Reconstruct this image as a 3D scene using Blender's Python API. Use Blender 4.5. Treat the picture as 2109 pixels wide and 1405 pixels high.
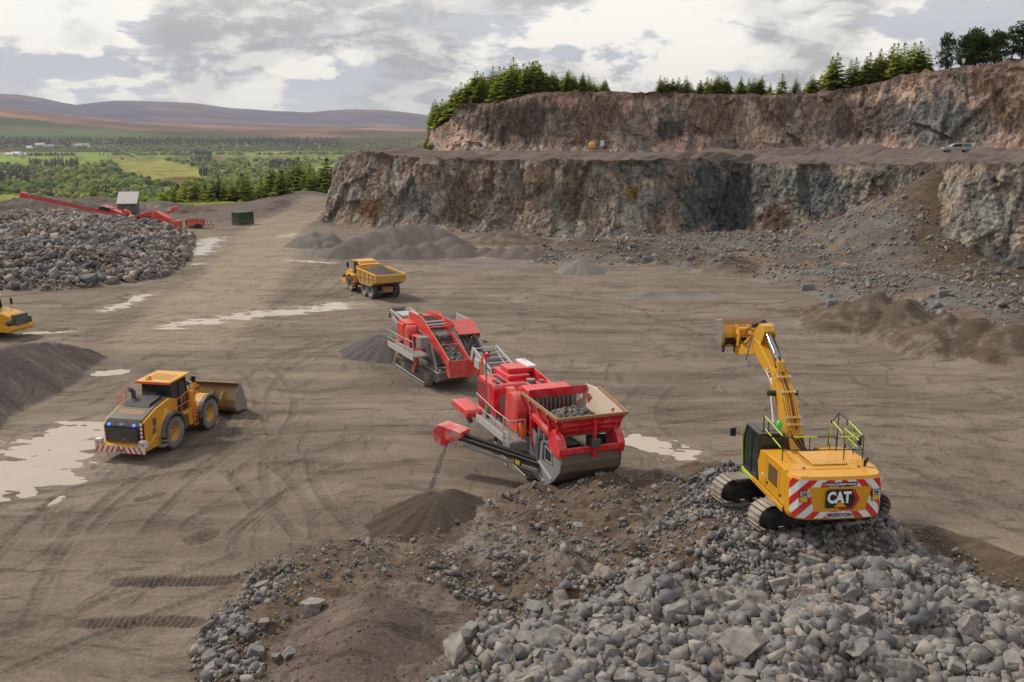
import bpy, bmesh, math, random
import numpy as np
from mathutils import Vector, Matrix, Euler
R = math.radians
scene = bpy.context.scene
for o in list(bpy.data.objects): bpy.data.objects.remove(o)
COL = scene.collection

# ------------------------------------------------------------ camera
FPX, CAMZ, HZ, CX, CY = 2000.0, 16.0, 288.0, 1054.5, 702.5
PITCH = math.atan((CY-HZ)/FPX)
cam = bpy.data.cameras.new('camera'); camo = bpy.data.objects.new('camera', cam); COL.objects.link(camo)
camo.location = (0, 0, CAMZ); camo.rotation_euler = (math.pi/2-PITCH, 0, 0)
cam.sensor_width = 36; cam.lens = 36*FPX/2109; cam.clip_start = .5; cam.clip_end = 60000
scene.camera = camo
scene.render.resolution_x = 1024; scene.render.resolution_y = 682
vs = scene.view_settings
vs.view_transform = 'Standard'; vs.look = 'None'; vs.exposure = 0.0; vs.gamma = 1; vs.use_curve_mapping = False

# ------------------------------------------------------------ node helpers
class NT:
    def __init__(s, nt):
        s.nt = nt; s.n = nt.nodes; s.l = nt.links
        s.n.clear()
    def new(s, t, **kw):
        nd = s.n.new(t)
        for k, v in kw.items(): setattr(nd, k, v)
        return nd
    def put(s, sock, v):
        if isinstance(v, bpy.types.NodeSocket): s.l.new(v, sock)
        elif isinstance(v, (tuple, list)) and len(v) == 3 and sock.type == 'RGBA': sock.default_value = (*v, 1)
        else: sock.default_value = v
    def math(s, op, a, b=0.0, c=0.0, clamp=False):
        nd = s.new('ShaderNodeMath', operation=op, use_clamp=clamp)
        for i, v in enumerate((a, b, c)):
            s.put(nd.inputs[i], v)
        return nd.outputs[0]
    def mix(s, f, a, b, blend='MIX'):
        nd = s.new('ShaderNodeMix', data_type='RGBA', blend_type=blend)
        s.put(nd.inputs[0], f); s.put(nd.inputs[6], a); s.put(nd.inputs[7], b)
        return nd.outputs[2]
    def noise(s, vec, scale, detail=4, rough=.55, dist=0, dim='3D'):
        nd = s.new('ShaderNodeTexNoise', noise_dimensions=dim)
        if vec is not None: s.put(nd.inputs['Vector'], vec)
        nd.inputs['Scale'].default_value = scale; nd.inputs['Detail'].default_value = detail
        nd.inputs['Roughness'].default_value = rough; nd.inputs['Distortion'].default_value = dist
        return nd.outputs[0]
    def voro(s, vec, scale, out=0, feature='F1'):
        nd = s.new('ShaderNodeTexVoronoi', feature=feature)
        if vec is not None: s.put(nd.inputs['Vector'], vec)
        nd.inputs['Scale'].default_value = scale
        return nd.outputs[out]
    def ramp(s, f, lo, hi, a=0.0, b=1.0):
        nd = s.new('ShaderNodeMapRange'); nd.clamp = True; nd.interpolation_type = 'SMOOTHSTEP'
        s.put(nd.inputs[0], f)
        for i, v in enumerate((lo, hi, a, b)): s.put(nd.inputs[i+1], v)
        return nd.outputs[0]
    def mapping(s, vec, sc=(1, 1, 1), rot=(0, 0, 0), loc=(0, 0, 0)):
        nd = s.new('ShaderNodeMapping'); s.put(nd.inputs[0], vec)
        nd.inputs[1].default_value = loc; nd.inputs[2].default_value = rot; nd.inputs[3].default_value = sc
        return nd.outputs[0]
    def bump(s, h, strength=.5, dist=.05, normal=None):
        nd = s.new('ShaderNodeBump'); s.put(nd.inputs['Height'], h)
        nd.inputs['Strength'].default_value = strength; nd.inputs['Distance'].default_value = dist
        if normal is not None: s.put(nd.inputs['Normal'], normal)
        return nd.outputs[0]

# ------------------------------------------------------------ world: bright broken cloud, sun behind it ahead and to the left
SUN_EL, SUN_AZ = 44.0, -58.0         # azimuth measured from +Y towards +X
world = bpy.data.worlds.new('World'); scene.world = world; world.use_nodes = True
w = NT(world.node_tree)
out = w.new('ShaderNodeOutputWorld'); bg = w.new('ShaderNodeBackground'); w.l.new(bg.outputs[0], out.inputs[0])
bg.inputs[1].default_value = 0.1
sky = w.new('ShaderNodeTexSky', sky_type='NISHITA'); sky.sun_disc = False
sky.sun_elevation = R(SUN_EL); sky.sun_rotation = R(SUN_AZ)
tc = w.new('ShaderNodeTexCoord').outputs['Generated']
sep = w.new('ShaderNodeSeparateXYZ'); w.l.new(tc, sep.inputs[0]); dz = sep.outputs[2]; dx = sep.outputs[0]
v1 = w.mapping(tc, (1, 1, 2.6), (0, 0, 0), (3.1, 0.4, 0.2))
v2 = w.mapping(tc, (1, 1, 2.2), (0, R(-8), 0), (0.3, 2.4, 1.2))
warp = w.new('ShaderNodeVectorMath', operation='ADD')
wn = w.new('ShaderNodeTexNoise'); w.l.new(v1, wn.inputs[0]); wn.inputs['Scale'].default_value = 9; wn.inputs['Detail'].default_value = 4
wsc = w.new('ShaderNodeVectorMath', operation='SCALE'); w.l.new(wn.outputs[1], wsc.inputs[0]); wsc.inputs['Scale'].default_value = .07
w.l.new(v1, warp.inputs[0]); w.l.new(wsc.outputs[0], warp.inputs[1])
big = w.noise(warp.outputs[0], 6.5, 3, .5)                       # cloud banks
det = w.noise(warp.outputs[0], 19.0, 9, .62)                      # billows
grey = w.noise(v2, 8.5, 6, .58)                                   # thick grey undersides
shape = w.math('ADD', w.math('MULTIPLY', big, .50), w.math('MULTIPLY', det, .50))
aa = w.math('DIVIDE', dx, w.math('MAXIMUM', sep.outputs[1], .05))
def bank(px, py, rx, ry, amt):      # a cloud bank at a bearing and height: soft ellipse
    u = w.math('DIVIDE', w.math('SUBTRACT', aa, (px-1054.5)/2000), rx/2000); v = w.math('DIVIDE', w.math('SUBTRACT', dz, (288-py)/2000), ry/2000)
    return w.math('MULTIPLY', w.ramp(w.math('ADD', w.math('MULTIPLY', u, u), w.math('MULTIPLY', v, v)), 1.0, .0), amt)
for q in [(150, 40, 420, 110, .10), (1320, 90, 330, 110, .10), (1750, 130, 260, 60, .05), (330, 175, 130, 50, .05), (650, 140, 160, 40, .03), (60, 165, 260, 45, -.10), (760, 215, 260, 60, -.09), (1900, 100, 200, 70, -.05)]: shape = w.math('ADD', shape, bank(*q))
lit = w.ramp(shape, .47, .535)                                   # bright cloud against dull gap
gs_ = grey
for q in [(620, 60, 330, 90, .11), (900, 130, 260, 60, .06), (1000, 20, 300, 50, .08), (1800, 20, 420, 60, .11), (1560, 150, 200, 40, .04), (150, 40, 380, 100, -.10), (1330, 90, 260, 80, -.10), (300, 190, 150, 40, -.05)]: gs_ = w.math('ADD', gs_, bank(*q))
thick = w.ramp(gs_, .47, .62)
billow = w.ramp(det, .42, .60)
gapcol = w.mix(w.ramp(dz, .0, .09), (5.9, 6.1, 6.6), (5.0, 5.3, 5.9))
whitec = w.mix(w.ramp(dz, .0, .12), (9.2, 8.8, 8.0), (10.4, 10.0, 9.3))
greyc = w.mix(billow, (3.5, 3.5, 3.7), (7.3, 7.1, 6.8))
cl = w.mix(lit, gapcol, whitec)
cl = w.mix(w.math('MULTIPLY', thick, .85), cl, greyc)
# glow of the hidden sun, wide and soft
cl = w.mix(w.math('MULTIPLY', w.ramp(dz, .05, .18), .35), cl, (10.2, 10.0, 9.5))
# a pale clear strip just over the far hills
cl = w.mix(w.math('MULTIPLY', w.ramp(dz, .026, .008), w.ramp(det, .42, .56)), cl, (8.0, 7.9, 7.6))
clear = w.ramp(w.noise(v2, 4.0, 5, .55), .60, .74)
# high overcast is duller away from the sun
cl = w.mix(w.ramp(dz, .25, .8), cl, (6.9, 6.9, 7.0))
# the vault behind the camera is heavier cloud
skymix = w.mix(w.math('MULTIPLY', clear, .08), cl, sky.outputs[0])
w.l.new(skymix, bg.inputs[0])

sun = bpy.data.lights.new('sun', 'SUN'); sun.energy = 3.3; sun.angle = R(6); sun.color = (1, .92, .80)
suno = bpy.data.objects.new('sun', sun); COL.objects.link(suno)
sd = Vector((math.sin(R(SUN_AZ))*math.cos(R(SUN_EL)), math.cos(R(SUN_AZ))*math.cos(R(SUN_EL)), math.sin(R(SUN_EL))))
suno.rotation_euler = sd.to_track_quat('Z', 'Y').to_euler(); suno.location = (0, 0, 80)

# ------------------------------------------------------------ pixel <-> world
def ray(px, py):
    x = (px-CX)/FPX; u = (CY-py)/FPX
    return x, math.cos(PITCH)+u*math.sin(PITCH), -math.sin(PITCH)+u*math.cos(PITCH)
def G(px, py, z=0.0):
    d = ray(px, py); t = (z-CAMZ)/d[2]; return (d[0]*t, d[1]*t)
def AT(px, py, Y):
    d = ray(px, py); t = Y/d[1]; return (d[0]*t, Y, CAMZ+d[2]*t)
def rowz(py, Y): return AT(CX, py, Y)[2]
def PX(x, y, z):
    z = np.asarray(z, float)-CAMZ
    fw = y*math.cos(PITCH)-z*math.sin(PITCH); up = y*math.sin(PITCH)+z*math.cos(PITCH)
    fw = np.where(fw < .1, .1, fw)
    return CX+FPX*x/fw, CY-FPX*up/fw

# ------------------------------------------------------------ numpy noise
_rs = np.random.RandomState(7); _perm = np.concatenate([_rs.permutation(256)]*3)
_grad = _rs.normal(size=(256, 3)); _grad /= np.linalg.norm(_grad, axis=1)[:, None]
def pn(x, y, z=0.0):
    x, y, z = np.broadcast_arrays(np.asarray(x, float), np.asarray(y, float), np.asarray(z, float))
    xi = np.floor(x).astype(int); yi = np.floor(y).astype(int); zi = np.floor(z).astype(int)
    xf = x-xi; yf = y-yi; zf = z-zi
    u = xf*xf*xf*(xf*(xf*6-15)+10); v = yf*yf*yf*(yf*(yf*6-15)+10); t = zf*zf*zf*(zf*(zf*6-15)+10)
    r = 0
    for a in (0, 1):
        wa = u if a else 1-u; pa = _perm[(xi+a) & 255]
        for b in (0, 1):
            wb = v if b else 1-v; pb = _perm[pa+((yi+b) & 255)]
            for c in (0, 1):
                wc = t if c else 1-t
                g = _grad[_perm[pb+((zi+c) & 255)]]
                r = r+wa*wb*wc*(g[..., 0]*(xf-a)+g[..., 1]*(yf-b)+g[..., 2]*(zf-c))
    return r*1.6
def fbm(x, y, z=0.0, o=4, g=.5):
    s = 0; a = 1; f = 1
    for i in range(o):
        s = s+a*pn(x*f+i*17.3, y*f+i*5.1, z*f+i*9.7); a *= g; f *= 2.03
    return s
def hsh(i, j, k):
    h = (i*374761393+j*668265263+k*2147483647) & 0xffffffff
    h = ((h ^ (h >> 13))*1274126177) & 0xffffffff
    return ((h ^ (h >> 16)) & 0xffffff)/float(0xffffff)
def cells(u, v, seed=0):
    """nearest jittered cell: F1, F2, three random numbers of the cell, offset from its centre"""
    ui = np.floor(u).astype(np.int64); vi = np.floor(v).astype(np.int64)
    b1 = np.full(u.shape, 9.); b2 = np.full(u.shape, 9.); ci = np.zeros_like(ui); cj = np.zeros_like(vi); ox = np.zeros(u.shape); oy = np.zeros(u.shape)
    for a in (-1, 0, 1):
        for b in (-1, 0, 1):
            i = ui+a; j = vi+b
            px = i+hsh(i, j, seed+1); py = j+hsh(i, j, seed+2)
            dx_ = u-px; dy_ = v-py; d = np.sqrt(dx_*dx_+dy_*dy_)
            m = d < b1
            b2 = np.where(m, b1, np.minimum(b2, d)); b1 = np.where(m, d, b1)
            ci = np.where(m, i, ci); cj = np.where(m, j, cj); ox = np.where(m, dx_, ox); oy = np.where(m, dy_, oy)
    return b1, b2, hsh(ci, cj, seed+3), hsh(ci, cj, seed+4), hsh(ci, cj, seed+5), ox, oy
def facet(u, v, s, seed=0, tilt=1.0):
    b1, b2, r1, r2, r3, ox, oy = cells(u/s, v/s, seed)
    return (r1-.5)+tilt*(ox*(r2-.5)+oy*(r3-.5))*2
def sstep(x, a, b):
    t = np.clip((x-a)/(b-a), 0, 1); return t*t*(3-2*t)
def polydist(x, y, poly):
    """signed distance, positive inside"""
    P = np.array(poly, float); n = len(P); d = np.full(x.shape, 1e9); ins = np.zeros(x.shape, bool)
    for i in range(n):
        a = P[i]; b = P[(i+1) % n]; e = b-a; wx = x-a[0]; wy = y-a[1]
        t = np.clip((wx*e[0]+wy*e[1])/(e@e+1e-9), 0, 1)
        d = np.minimum(d, np.hypot(wx-t*e[0], wy-t*e[1]))
        c = ((a[1] > y) != (b[1] > y)) & (x < (b[0]-a[0])*(y-a[1])/(b[1]-a[1]+1e-12)+a[0])
        ins ^= c
    return np.where(ins, d, -d)
def linedist(x, y, pts):
    """distance to polyline and interpolated third value"""
    d = np.full(np.shape(x), 1e9); val = np.zeros(np.shape(x)); s0 = 0; arc = np.zeros(np.shape(x))
    for a, b in zip(pts[:-1], pts[1:]):
        ex, ey = b[0]-a[0], b[1]-a[1]; L2 = ex*ex+ey*ey+1e-9; t = np.clip(((x-a[0])*ex+(y-a[1])*ey)/L2, 0, 1)
        q = np.hypot(x-a[0]-t*ex, y-a[1]-t*ey); m = q < d
        d = np.where(m, q, d); L = math.sqrt(L2)
        if len(a) > 2: val = np.where(m, a[2]+t*(b[2]-a[2]), val)
        arc = np.where(m, s0+t*L, arc); s0 += L
    return d, val, arc
def polyG(pts, z=0): return [G(a, b, z) for a, b in pts]

# ------------------------------------------------------------ object helpers
def tag(o, label=None, cat=None, group=None, kind=None):
    if label: o['label'] = label
    if cat: o['category'] = cat
    if group: o['group'] = group
    if kind: o['kind'] = kind
    return o
def mesh_np(name, verts, faces, mat, col=None, smooth=False, parent=None):
    verts = np.asarray(verts, np.float32); faces = np.asarray(faces, np.int32); k = faces.shape[1]
    me = bpy.data.meshes.new(name)
    me.vertices.add(len(verts)); me.vertices.foreach_set('co', verts.ravel())
    me.loops.add(faces.size); me.loops.foreach_set('vertex_index', faces.ravel())
    me.polygons.add(len(faces)); me.polygons.foreach_set('loop_start', np.arange(0, faces.size, k, dtype=np.int32))
    me.polygons.foreach_set('loop_total', np.full(len(faces), k, np.int32))
    if smooth: me.polygons.foreach_set('use_smooth', np.ones(len(faces), bool))
    me.update(calc_edges=True)
    if col is not None:
        at = me.color_attributes.new('Col', 'FLOAT_COLOR', 'POINT')
        c = np.ones((len(verts), 4), np.float32); c[:, :3] = col; at.data.foreach_set('color', c.ravel())
    if mat: me.materials.append(mat)
    o = bpy.data.objects.new(name, me); COL.objects.link(o)
    if parent: o.parent = parent
    return o
def gridfaces(nr, nc):
    i = np.arange(nr-1)[:, None]*nc+np.arange(nc-1)[None, :]
    return np.stack([i, i+1, i+nc+1, i+nc], -1).reshape(-1, 4)
def empty(name, loc, rz=0.0, **kw):
    o = bpy.data.objects.new(name, None); COL.objects.link(o); o.location = loc; o.rotation_euler = (0, 0, rz); o.empty_display_size = .2
    tag(o, **kw); return o

# ------------------------------------------------------------ materials
def newmat(name):
    m = bpy.data.materials.new(name); m.use_nodes = True; t = NT(m.node_tree)
    o = t.new('ShaderNodeOutputMaterial'); b = t.new('ShaderNodeBsdfPrincipled'); t.l.new(b.outputs[0], o.inputs[0])
    return m, t, b
def attr(t, name='Col'):
    a = t.new('ShaderNodeAttribute'); a.attribute_name = name; return a.outputs['Color']
def objco(t): return t.new('ShaderNodeTexCoord').outputs['Object']
def wpos(t): return t.new('ShaderNodeNewGeometry').outputs['Position']

def earth_mat(name, gravel=1.0, sc=1.0, streak=0.0):
    m, t, b = newmat(name); P = wpos(t); c = attr(t)
    n1 = t.noise(P, .35*sc, 6, .6); n2 = t.noise(P, 6*sc, 5, .65); n3 = t.noise(P, 38*sc, 3, .7)
    f = t.math('ADD', t.math('MULTIPLY', n2, .55), t.math('MULTIPLY', n3, .45))
    c = t.mix(t.ramp(f, .3, .7), t.mix(1, c, (.70, .70, .71), 'MULTIPLY'), t.mix(1, c, (1.26, 1.26, 1.25), 'MULTIPLY'))
    c = t.mix(t.ramp(n1, .35, .7), t.mix(1, c, (.86, .85, .86), 'MULTIPLY'), c)
    if streak:
        wp = t.new('ShaderNodeVectorMath', operation='ADD'); t.l.new(P, wp.inputs[0]); wn = t.new('ShaderNodeTexNoise'); t.l.new(P, wn.inputs[0]); wn.inputs['Scale'].default_value = .05; sc_ = t.new('ShaderNodeVectorMath', operation='SCALE'); t.l.new(wn.outputs[1], sc_.inputs[0]); sc_.inputs['Scale'].default_value = 14; t.l.new(sc_.outputs[0], wp.inputs[1])
        s1 = t.noise(t.mapping(wp.outputs[0], (.16, 1.0, 1), (0, 0, R(8))), .9, 7, .68); s2 = t.noise(t.mapping(wp.outputs[0], (.9, .14, 1), (0, 0, R(-28))), 1.1, 6, .66)
        st_ = t.math('MAXIMUM', t.ramp(s1, .54, .70), t.math('MULTIPLY', t.ramp(s2, .55, .70), .8))
        c = t.mix(t.math('MULTIPLY', st_, .5*streak), c, (.085, .066, .050))
        c = t.mix(t.math('MULTIPLY', t.ramp(s1, .46, .34), .35*streak), c, (.27, .225, .18))
    vd = t.voro(P, 5.5*sc); vc = t.voro(P, 5.5*sc, 1)
    sp = t.new('ShaderNodeSeparateColor'); t.l.new(vc, sp.inputs[0])
    st = t.math('MULTIPLY', t.ramp(vd, .22, .14), t.ramp(sp.outputs[0], 1-.30*gravel, 1-.28*gravel))
    c = t.mix(st, c, t.mix(sp.outputs[1], (.16, .155, .15), (.33, .30, .28)))
    b.inputs['Roughness'].default_value = .92
    t.l.new(c, b.inputs['Base Color'])
    h = t.math('ADD', t.math('ADD', t.math('MULTIPLY', n2, .7), t.math('MULTIPLY', n3, .25)), t.math('MULTIPLY', st, .25))
    if streak: h = t.math('SUBTRACT', h, t.math('MULTIPLY', st_, 1.1))
    t.l.new(t.bump(h, .9, .12), b.inputs['Normal'])
    b.inputs['Specular IOR Level'].default_value = .25
    return m
def rockface_mat():
    m, t, b = newmat('rock face'); P = wpos(t); c = attr(t)
    Pv = t.mapping(P, (1, 1, .35), (0, R(12), 0))
    n1 = t.noise(Pv, .9, 8, .68, .6); n2 = t.noise(P, 3.2, 6, .7); v = t.voro(t.mapping(P, (1, 1, .6)), 1.1, 0, 'DISTANCE_TO_EDGE')
    c = t.mix(t.ramp(n1, .38, .66), t.mix(1, c, (.64, .63, .64), 'MULTIPLY'), t.mix(1, c, (1.3, 1.27, 1.22), 'MULTIPLY'))
    c = t.mix(t.ramp(n2, .35, .68), t.mix(1, c, (.72, .72, .73), 'MULTIPLY'), c)
    ck = t.noise(t.mapping(P, (1, 1, .16), (0, R(9), R(20))), .75, 5, .62, .8); ck2 = t.noise(t.mapping(P, (.4, .4, 1), (R(24), 0, 0)), 1.1, 5, .62, .8)
    cr_ = t.math('MINIMUM', t.ramp(t.math('ABSOLUTE', t.math('SUBTRACT', ck, .5)), .0, .016), t.ramp(t.math('ABSOLUTE', t.math('SUBTRACT', ck2, .52)), .0, .010))
    c = t.mix(cr_, t.mix(1, c, (.68, .66, .65), 'MULTIPLY'), c)
    t.l.new(c, b.inputs['Base Color']); b.inputs['Roughness'].default_value = .9; b.inputs['Specular IOR Level'].default_value = .25
    h = t.math('ADD', t.math('ADD', t.math('MULTIPLY', n1, .6), t.math('MULTIPLY', n2, .4)), t.math('MULTIPLY', cr_, .3))
    t.l.new(t.bump(h, .9, .45), b.inputs['Normal'])
    return m
def rock_mat(name, single):
    m, t, b = newmat(name)
    if single:
        oi = t.new('ShaderNodeObjectInfo').outputs['Random']
        P = t.new('ShaderNodeVectorMath', operation='ADD'); t.l.new(objco(t), P.inputs[0])
        cx = t.new('ShaderNodeCombineXYZ'); t.l.new(t.math('MULTIPLY', oi, 37), cx.inputs[0]); t.l.new(cx.outputs[0], P.inputs[1]); P = P.outputs[0]
        cr = t.new('ShaderNodeValToRGB'); t.l.new(oi, cr.inputs[0]); e = cr.color_ramp
        cols = [(0.17, 0.17, 0.176), (0.252, 0.233, 0.221), (0.208, 0.202, 0.195), (0.315, 0.296, 0.271), (0.189, 0.189, 0.202), (0.265, 0.221, 0.195), (0.214, 0.221, 0.214), (0.302, 0.277, 0.258)]
        e.elements[0].color = (*cols[0], 1); e.elements[1].color = (*cols[-1], 1); e.elements[1].position = .97
        for i, cc in enumerate(cols[1:-1]):
            q = e.elements.new((i+1)/7.3); q.color = (*cc, 1)
        c = cr.outputs[0]; k = 1.0
    else:
        P = wpos(t); c = attr(t); k = 1.0
    n1 = t.noise(P, 1.3, 5, .62, .4); n2 = t.noise(P, 16, 5, .68)
    vein = t.noise(t.mapping(P, (1, 1, 5), (R(35), R(20), 0)), 3.0, 4, .6, 1.0)
    c = t.mix(t.ramp(n1, .35, .68), t.mix(1, c, (.74, .74, .77), 'MULTIPLY'), t.mix(1, c, (1.22, 1.17, 1.10), 'MULTIPLY'))
    c = t.mix(t.ramp(vein, .56, .68), c, t.mix(.5, c, (.27, .21, .165)))
    c = t.mix(t.ramp(n2, .4, .66), t.mix(1, c, (.78, .78, .78), 'MULTIPLY'), c)
    t.l.new(c, b.inputs['Base Color']); b.inputs['Roughness'].default_value = .82; b.inputs['Specular IOR Level'].default_value = .35
    h = t.math('ADD', t.math('MULTIPLY', n1, .7), t.math('MULTIPLY', n2, .3))
    t.l.new(t.bump(h, .35, .03), b.inputs['Normal'])
    return m
M = {}
M['earth'] = earth_mat('earth', streak=1.0); M['gravel'] = earth_mat('gravel', .5, 1.6); M['face'] = rockface_mat()
M['rock'] = rock_mat('rock single', True); M['rubble'] = rock_mat('rock rubble', False)
def water_mat():
    m, t, b = newmat('muddy water'); P = wpos(t)
    n = t.noise(P, .6, 3, .5)
    t.l.new(t.mix(n, (.36, .295, .235), (.46, .38, .31)), b.inputs['Base Color'])
    b.inputs['Roughness'].default_value = .14; b.inputs['IOR'].default_value = 1.33
    t.l.new(t.bump(t.noise(P, 5, 3, .5), .08, .02), b.inputs['Normal'])
    return m
M['water'] = water_mat()
def land_mat():
    m, t, b = newmat('valley land'); P = wpos(t); c = attr(t)
    n1 = t.noise(P, .012, 8, .65); n2 = t.noise(P, .08, 5, .7)
    c = t.mix(t.ramp(n1, .36, .64), t.mix(1, c, (.72, .74, .76), 'MULTIPLY'), t.mix(1, c, (1.22, 1.18, 1.12), 'MULTIPLY'))
    c = t.mix(t.ramp(n2, .4, .65), t.mix(1, c, (.68, .70, .70), 'MULTIPLY'), c)
    t.l.new(c, b.inputs['Base Color']); b.inputs['Roughness'].default_value = 1; b.inputs['Specular IOR Level'].default_value = 0
    return m
M['land'] = land_mat()
def hill_mat():
    m, t, b = newmat('moor'); P = wpos(t); c = attr(t)
    n1 = t.noise(t.mapping(P, (1, 1, 3)), .0012, 8, .62, .5); n2 = t.noise(P, .006, 6, .7)
    c = t.mix(t.ramp(n1, .4, .62), t.mix(1, c, (.70, .75, .80), 'MULTIPLY'), t.mix(1, c, (1.35, 1.2, 1.05), 'MULTIPLY'))
    c = t.mix(t.ramp(n2, .42, .62), t.mix(1, c, (.78, .78, .8), 'MULTIPLY'), c)
    t.l.new(c, b.inputs['Base Color']); b.inputs['Roughness'].default_value = 1; b.inputs['Specular IOR Level'].default_value = 0
    return m
M['moor'] = hill_mat()
def leaf_mat(name, a, bcol, single=True):
    m, t, b = newmat(name); P = wpos(t)
    n = t.noise(P, .9, 3, .6)
    if single:
        oi = t.new('ShaderNodeObjectInfo').outputs['Random']; f = t.math('ADD', t.math('MULTIPLY', oi, .6), t.math('MULTIPLY', n, .5), clamp=True)
        c = t.mix(f, a, bcol)
    else:
        c = t.mix(t.ramp(n, .3, .7), t.mix(1, attr(t), (.7, .7, .7), 'MULTIPLY'), attr(t))
    t.l.new(c, b.inputs['Base Color']); b.inputs['Roughness'].default_value = .7; b.inputs['Specular IOR Level'].default_value = .2
    # thin needles let some light through
    tr = t.new('ShaderNodeBsdfTranslucent'); t.put(tr.inputs[0], t.mix(1, c, (1.5, 1.7, .7), 'MULTIPLY'))
    mx = t.new('ShaderNodeMixShader'); mx.inputs[0].default_value = .52
    o = [n_ for n_ in t.n if n_.type == 'OUTPUT_MATERIAL'][0]
    t.l.new(b.outputs[0], mx.inputs[1]); t.l.new(tr.outputs[0], mx.inputs[2]); t.l.new(mx.outputs[0], o.inputs[0])
    return m
M['spruce'] = leaf_mat('spruce needles', (.18, .20, .055), (.34, .34, .10))
M['spruce_dark'] = leaf_mat('dark needles', (.022, .040, .018), (.05, .075, .028))
M['leaf'] = leaf_mat('spring leaves', (.15, .20, .045), (.27, .31, .08))
M['woods'] = leaf_mat('distant woods', 0, 0, False)
def plain(name, c, rough=.5, metal=0.0, spec=.5):
    m, t, b = newmat(name); t.put(b.inputs['Base Color'], c); b.inputs['Roughness'].default_value = rough; b.inputs['Metallic'].default_value = metal; b.inputs['Specular IOR Level'].default_value = spec
    return m
def paint(name, c, rough=.38, dust=.5, dust_sheen_col=(.28, .225, .17), metal=0.0, grime=1.0):
    m, t, b = newmat(name); P = objco(t); N = t.new('ShaderNodeNewGeometry').outputs['Normal']
    s = t.new('ShaderNodeSeparateXYZ'); t.l.new(N, s.inputs[0])
    n1 = t.noise(P, 1.7, 6, .65); n2 = t.noise(P, 11, 5, .7)
    run = t.noise(t.mapping(P, (9, 9, 1)), 1.0, 4, .6)
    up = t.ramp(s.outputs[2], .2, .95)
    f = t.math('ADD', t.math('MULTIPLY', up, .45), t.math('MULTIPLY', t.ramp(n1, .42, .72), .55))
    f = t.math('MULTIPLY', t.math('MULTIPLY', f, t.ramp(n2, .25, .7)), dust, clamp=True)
    sp_ = t.new('ShaderNodeSeparateXYZ'); t.l.new(P, sp_.inputs[0]); f = t.math('ADD', f, t.math('MULTIPLY', t.math('MULTIPLY', t.ramp(sp_.outputs[2], 1.9, .4), t.ramp(n1, .38, .62)), .5*grime), clamp=True)
    base = t.mix(t.math('MULTIPLY', t.ramp(run, .5, .75), .42*grime), c, t.mix(.6, c, (.06, .05, .045)))
    cc = t.mix(f, base, dust_sheen_col)
    t.l.new(cc, b.inputs['Base Color'])
    t.l.new(t.ramp(f, 0, .6, rough, .85), b.inputs['Roughness']); b.inputs['Metallic'].default_value = metal
    t.l.new(t.bump(n2, .15, .01), b.inputs['Normal'])
    return m
M['yellow'] = paint('yellow paint', (.60, .29, .012), .32, .36, (.36, .26, .14))
M['yellow_worn'] = paint('worn yellow paint', (.50, .27, .035), .5, 1.0, (.27, .19, .12))
M['dusty_yellow'] = paint('dusty yellow paint', (.46, .26, .06), .6, 1.7, (.31, .225, .14))
M['bucket'] = paint('scraped bucket steel', (.30, .17, .05), .55, 1.5, (.17, .125, .09))
M['yellow_clean'] = paint('glossy yellow paint', (.62, .29, .010), .25, .2, (.40, .28, .15), grime=.5)
M['amber'] = paint('dusty amber paint', (.72, .36, .04), .45, .7, (.36, .27, .18))
M['red'] = paint('red paint', (.62, .010, .022), .30, .75, (.56, .38, .34))  # pale pink is dust plus a sky highlight painted onto upper faces
M['red_old'] = paint('orange red paint', (.58, .032, .025), .38, .85, (.48, .30, .25))  # dust tone here also paints a pale sheen on the tops
M['grey_paint'] = paint('grey paint', (.20, .20, .21), .5, .7)
M['pale_steel'] = paint('pale grey steel', (.42, .41, .40), .45, .5)
M['steel'] = paint('worn steel', (.24, .235, .235), .5, .6, metal=.3)
M['chrome'] = plain('chrome rod', (.75, .75, .76), .18, 1.0)
M['black'] = paint('black steel', (.014, .014, .016), .45, .12, grime=.15)
M['darkgrey'] = paint('dark grey steel', (.06, .063, .07), .5, .45)
M['rubber'] = paint('rubber', (.028, .027, .027), .85, .95, (.19, .165, .145))
M['tyre_side'] = paint('dusty tyre wall', (.13, .125, .12), .9, .9, (.26, .235, .21))
M['track'] = paint('track shoes', (.22, .19, .16), .6, 1.0, (.42, .36, .30), metal=.2)
M['rust'] = paint('rusty steel', (.30, .15, .07), .7, .7, (.30, .20, .12), metal=.1)
M['liner'] = paint('worn hopper plate', (.36, .30, .25), .55, .8, (.40, .27, .15), metal=.1)
M['mudsteel'] = paint('muddy steel plate', (.17, .13, .10), .6, .9, (.22, .165, .12), metal=.1)
M['belt'] = paint('conveyor belt', (.035, .033, .032), .8, .7)
M['white'] = paint('white panel', (.72, .71, .70), .4, .3)
M['stripe_red'] = paint('red stripe', (.58, .014, .014), .4, .12)
M['stripe_white'] = paint('white stripe', (.70, .70, .69), .4, .15)
M['glass'] = plain('tinted glass', (.02, .03, .03), .06)
M['lime'] = plain('lime yellow', (.42, .56, .04), .5)
M['orange'] = paint('orange rail', (.75, .13, .02), .45, .2)
M['green'] = paint('green sheet metal', (.022, .062, .035), .5, .35)
M['bluelamp'] = None
def emis(name, c, s):
    m, t, b = newmat(name); t.put(b.inputs['Base Color'], (.02, .02, .03)); t.put(b.inputs['Emission Color'], c); b.inputs['Emission Strength'].default_value = s; return m
M['bluelamp'] = emis('lit blue lamp', (.06, .12, 1.0), 3.0)
M['logo_black'] = plain('logo black', (.012, .013, .016), .4)
M['logo_white'] = plain('logo white', (.75, .76, .78), .4)
M['logo_red'] = plain('logo dark red', (.33, .012, .018), .4)
M['logo_blue'] = plain('lettering blue', (.02, .03, .12), .4)
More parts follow.
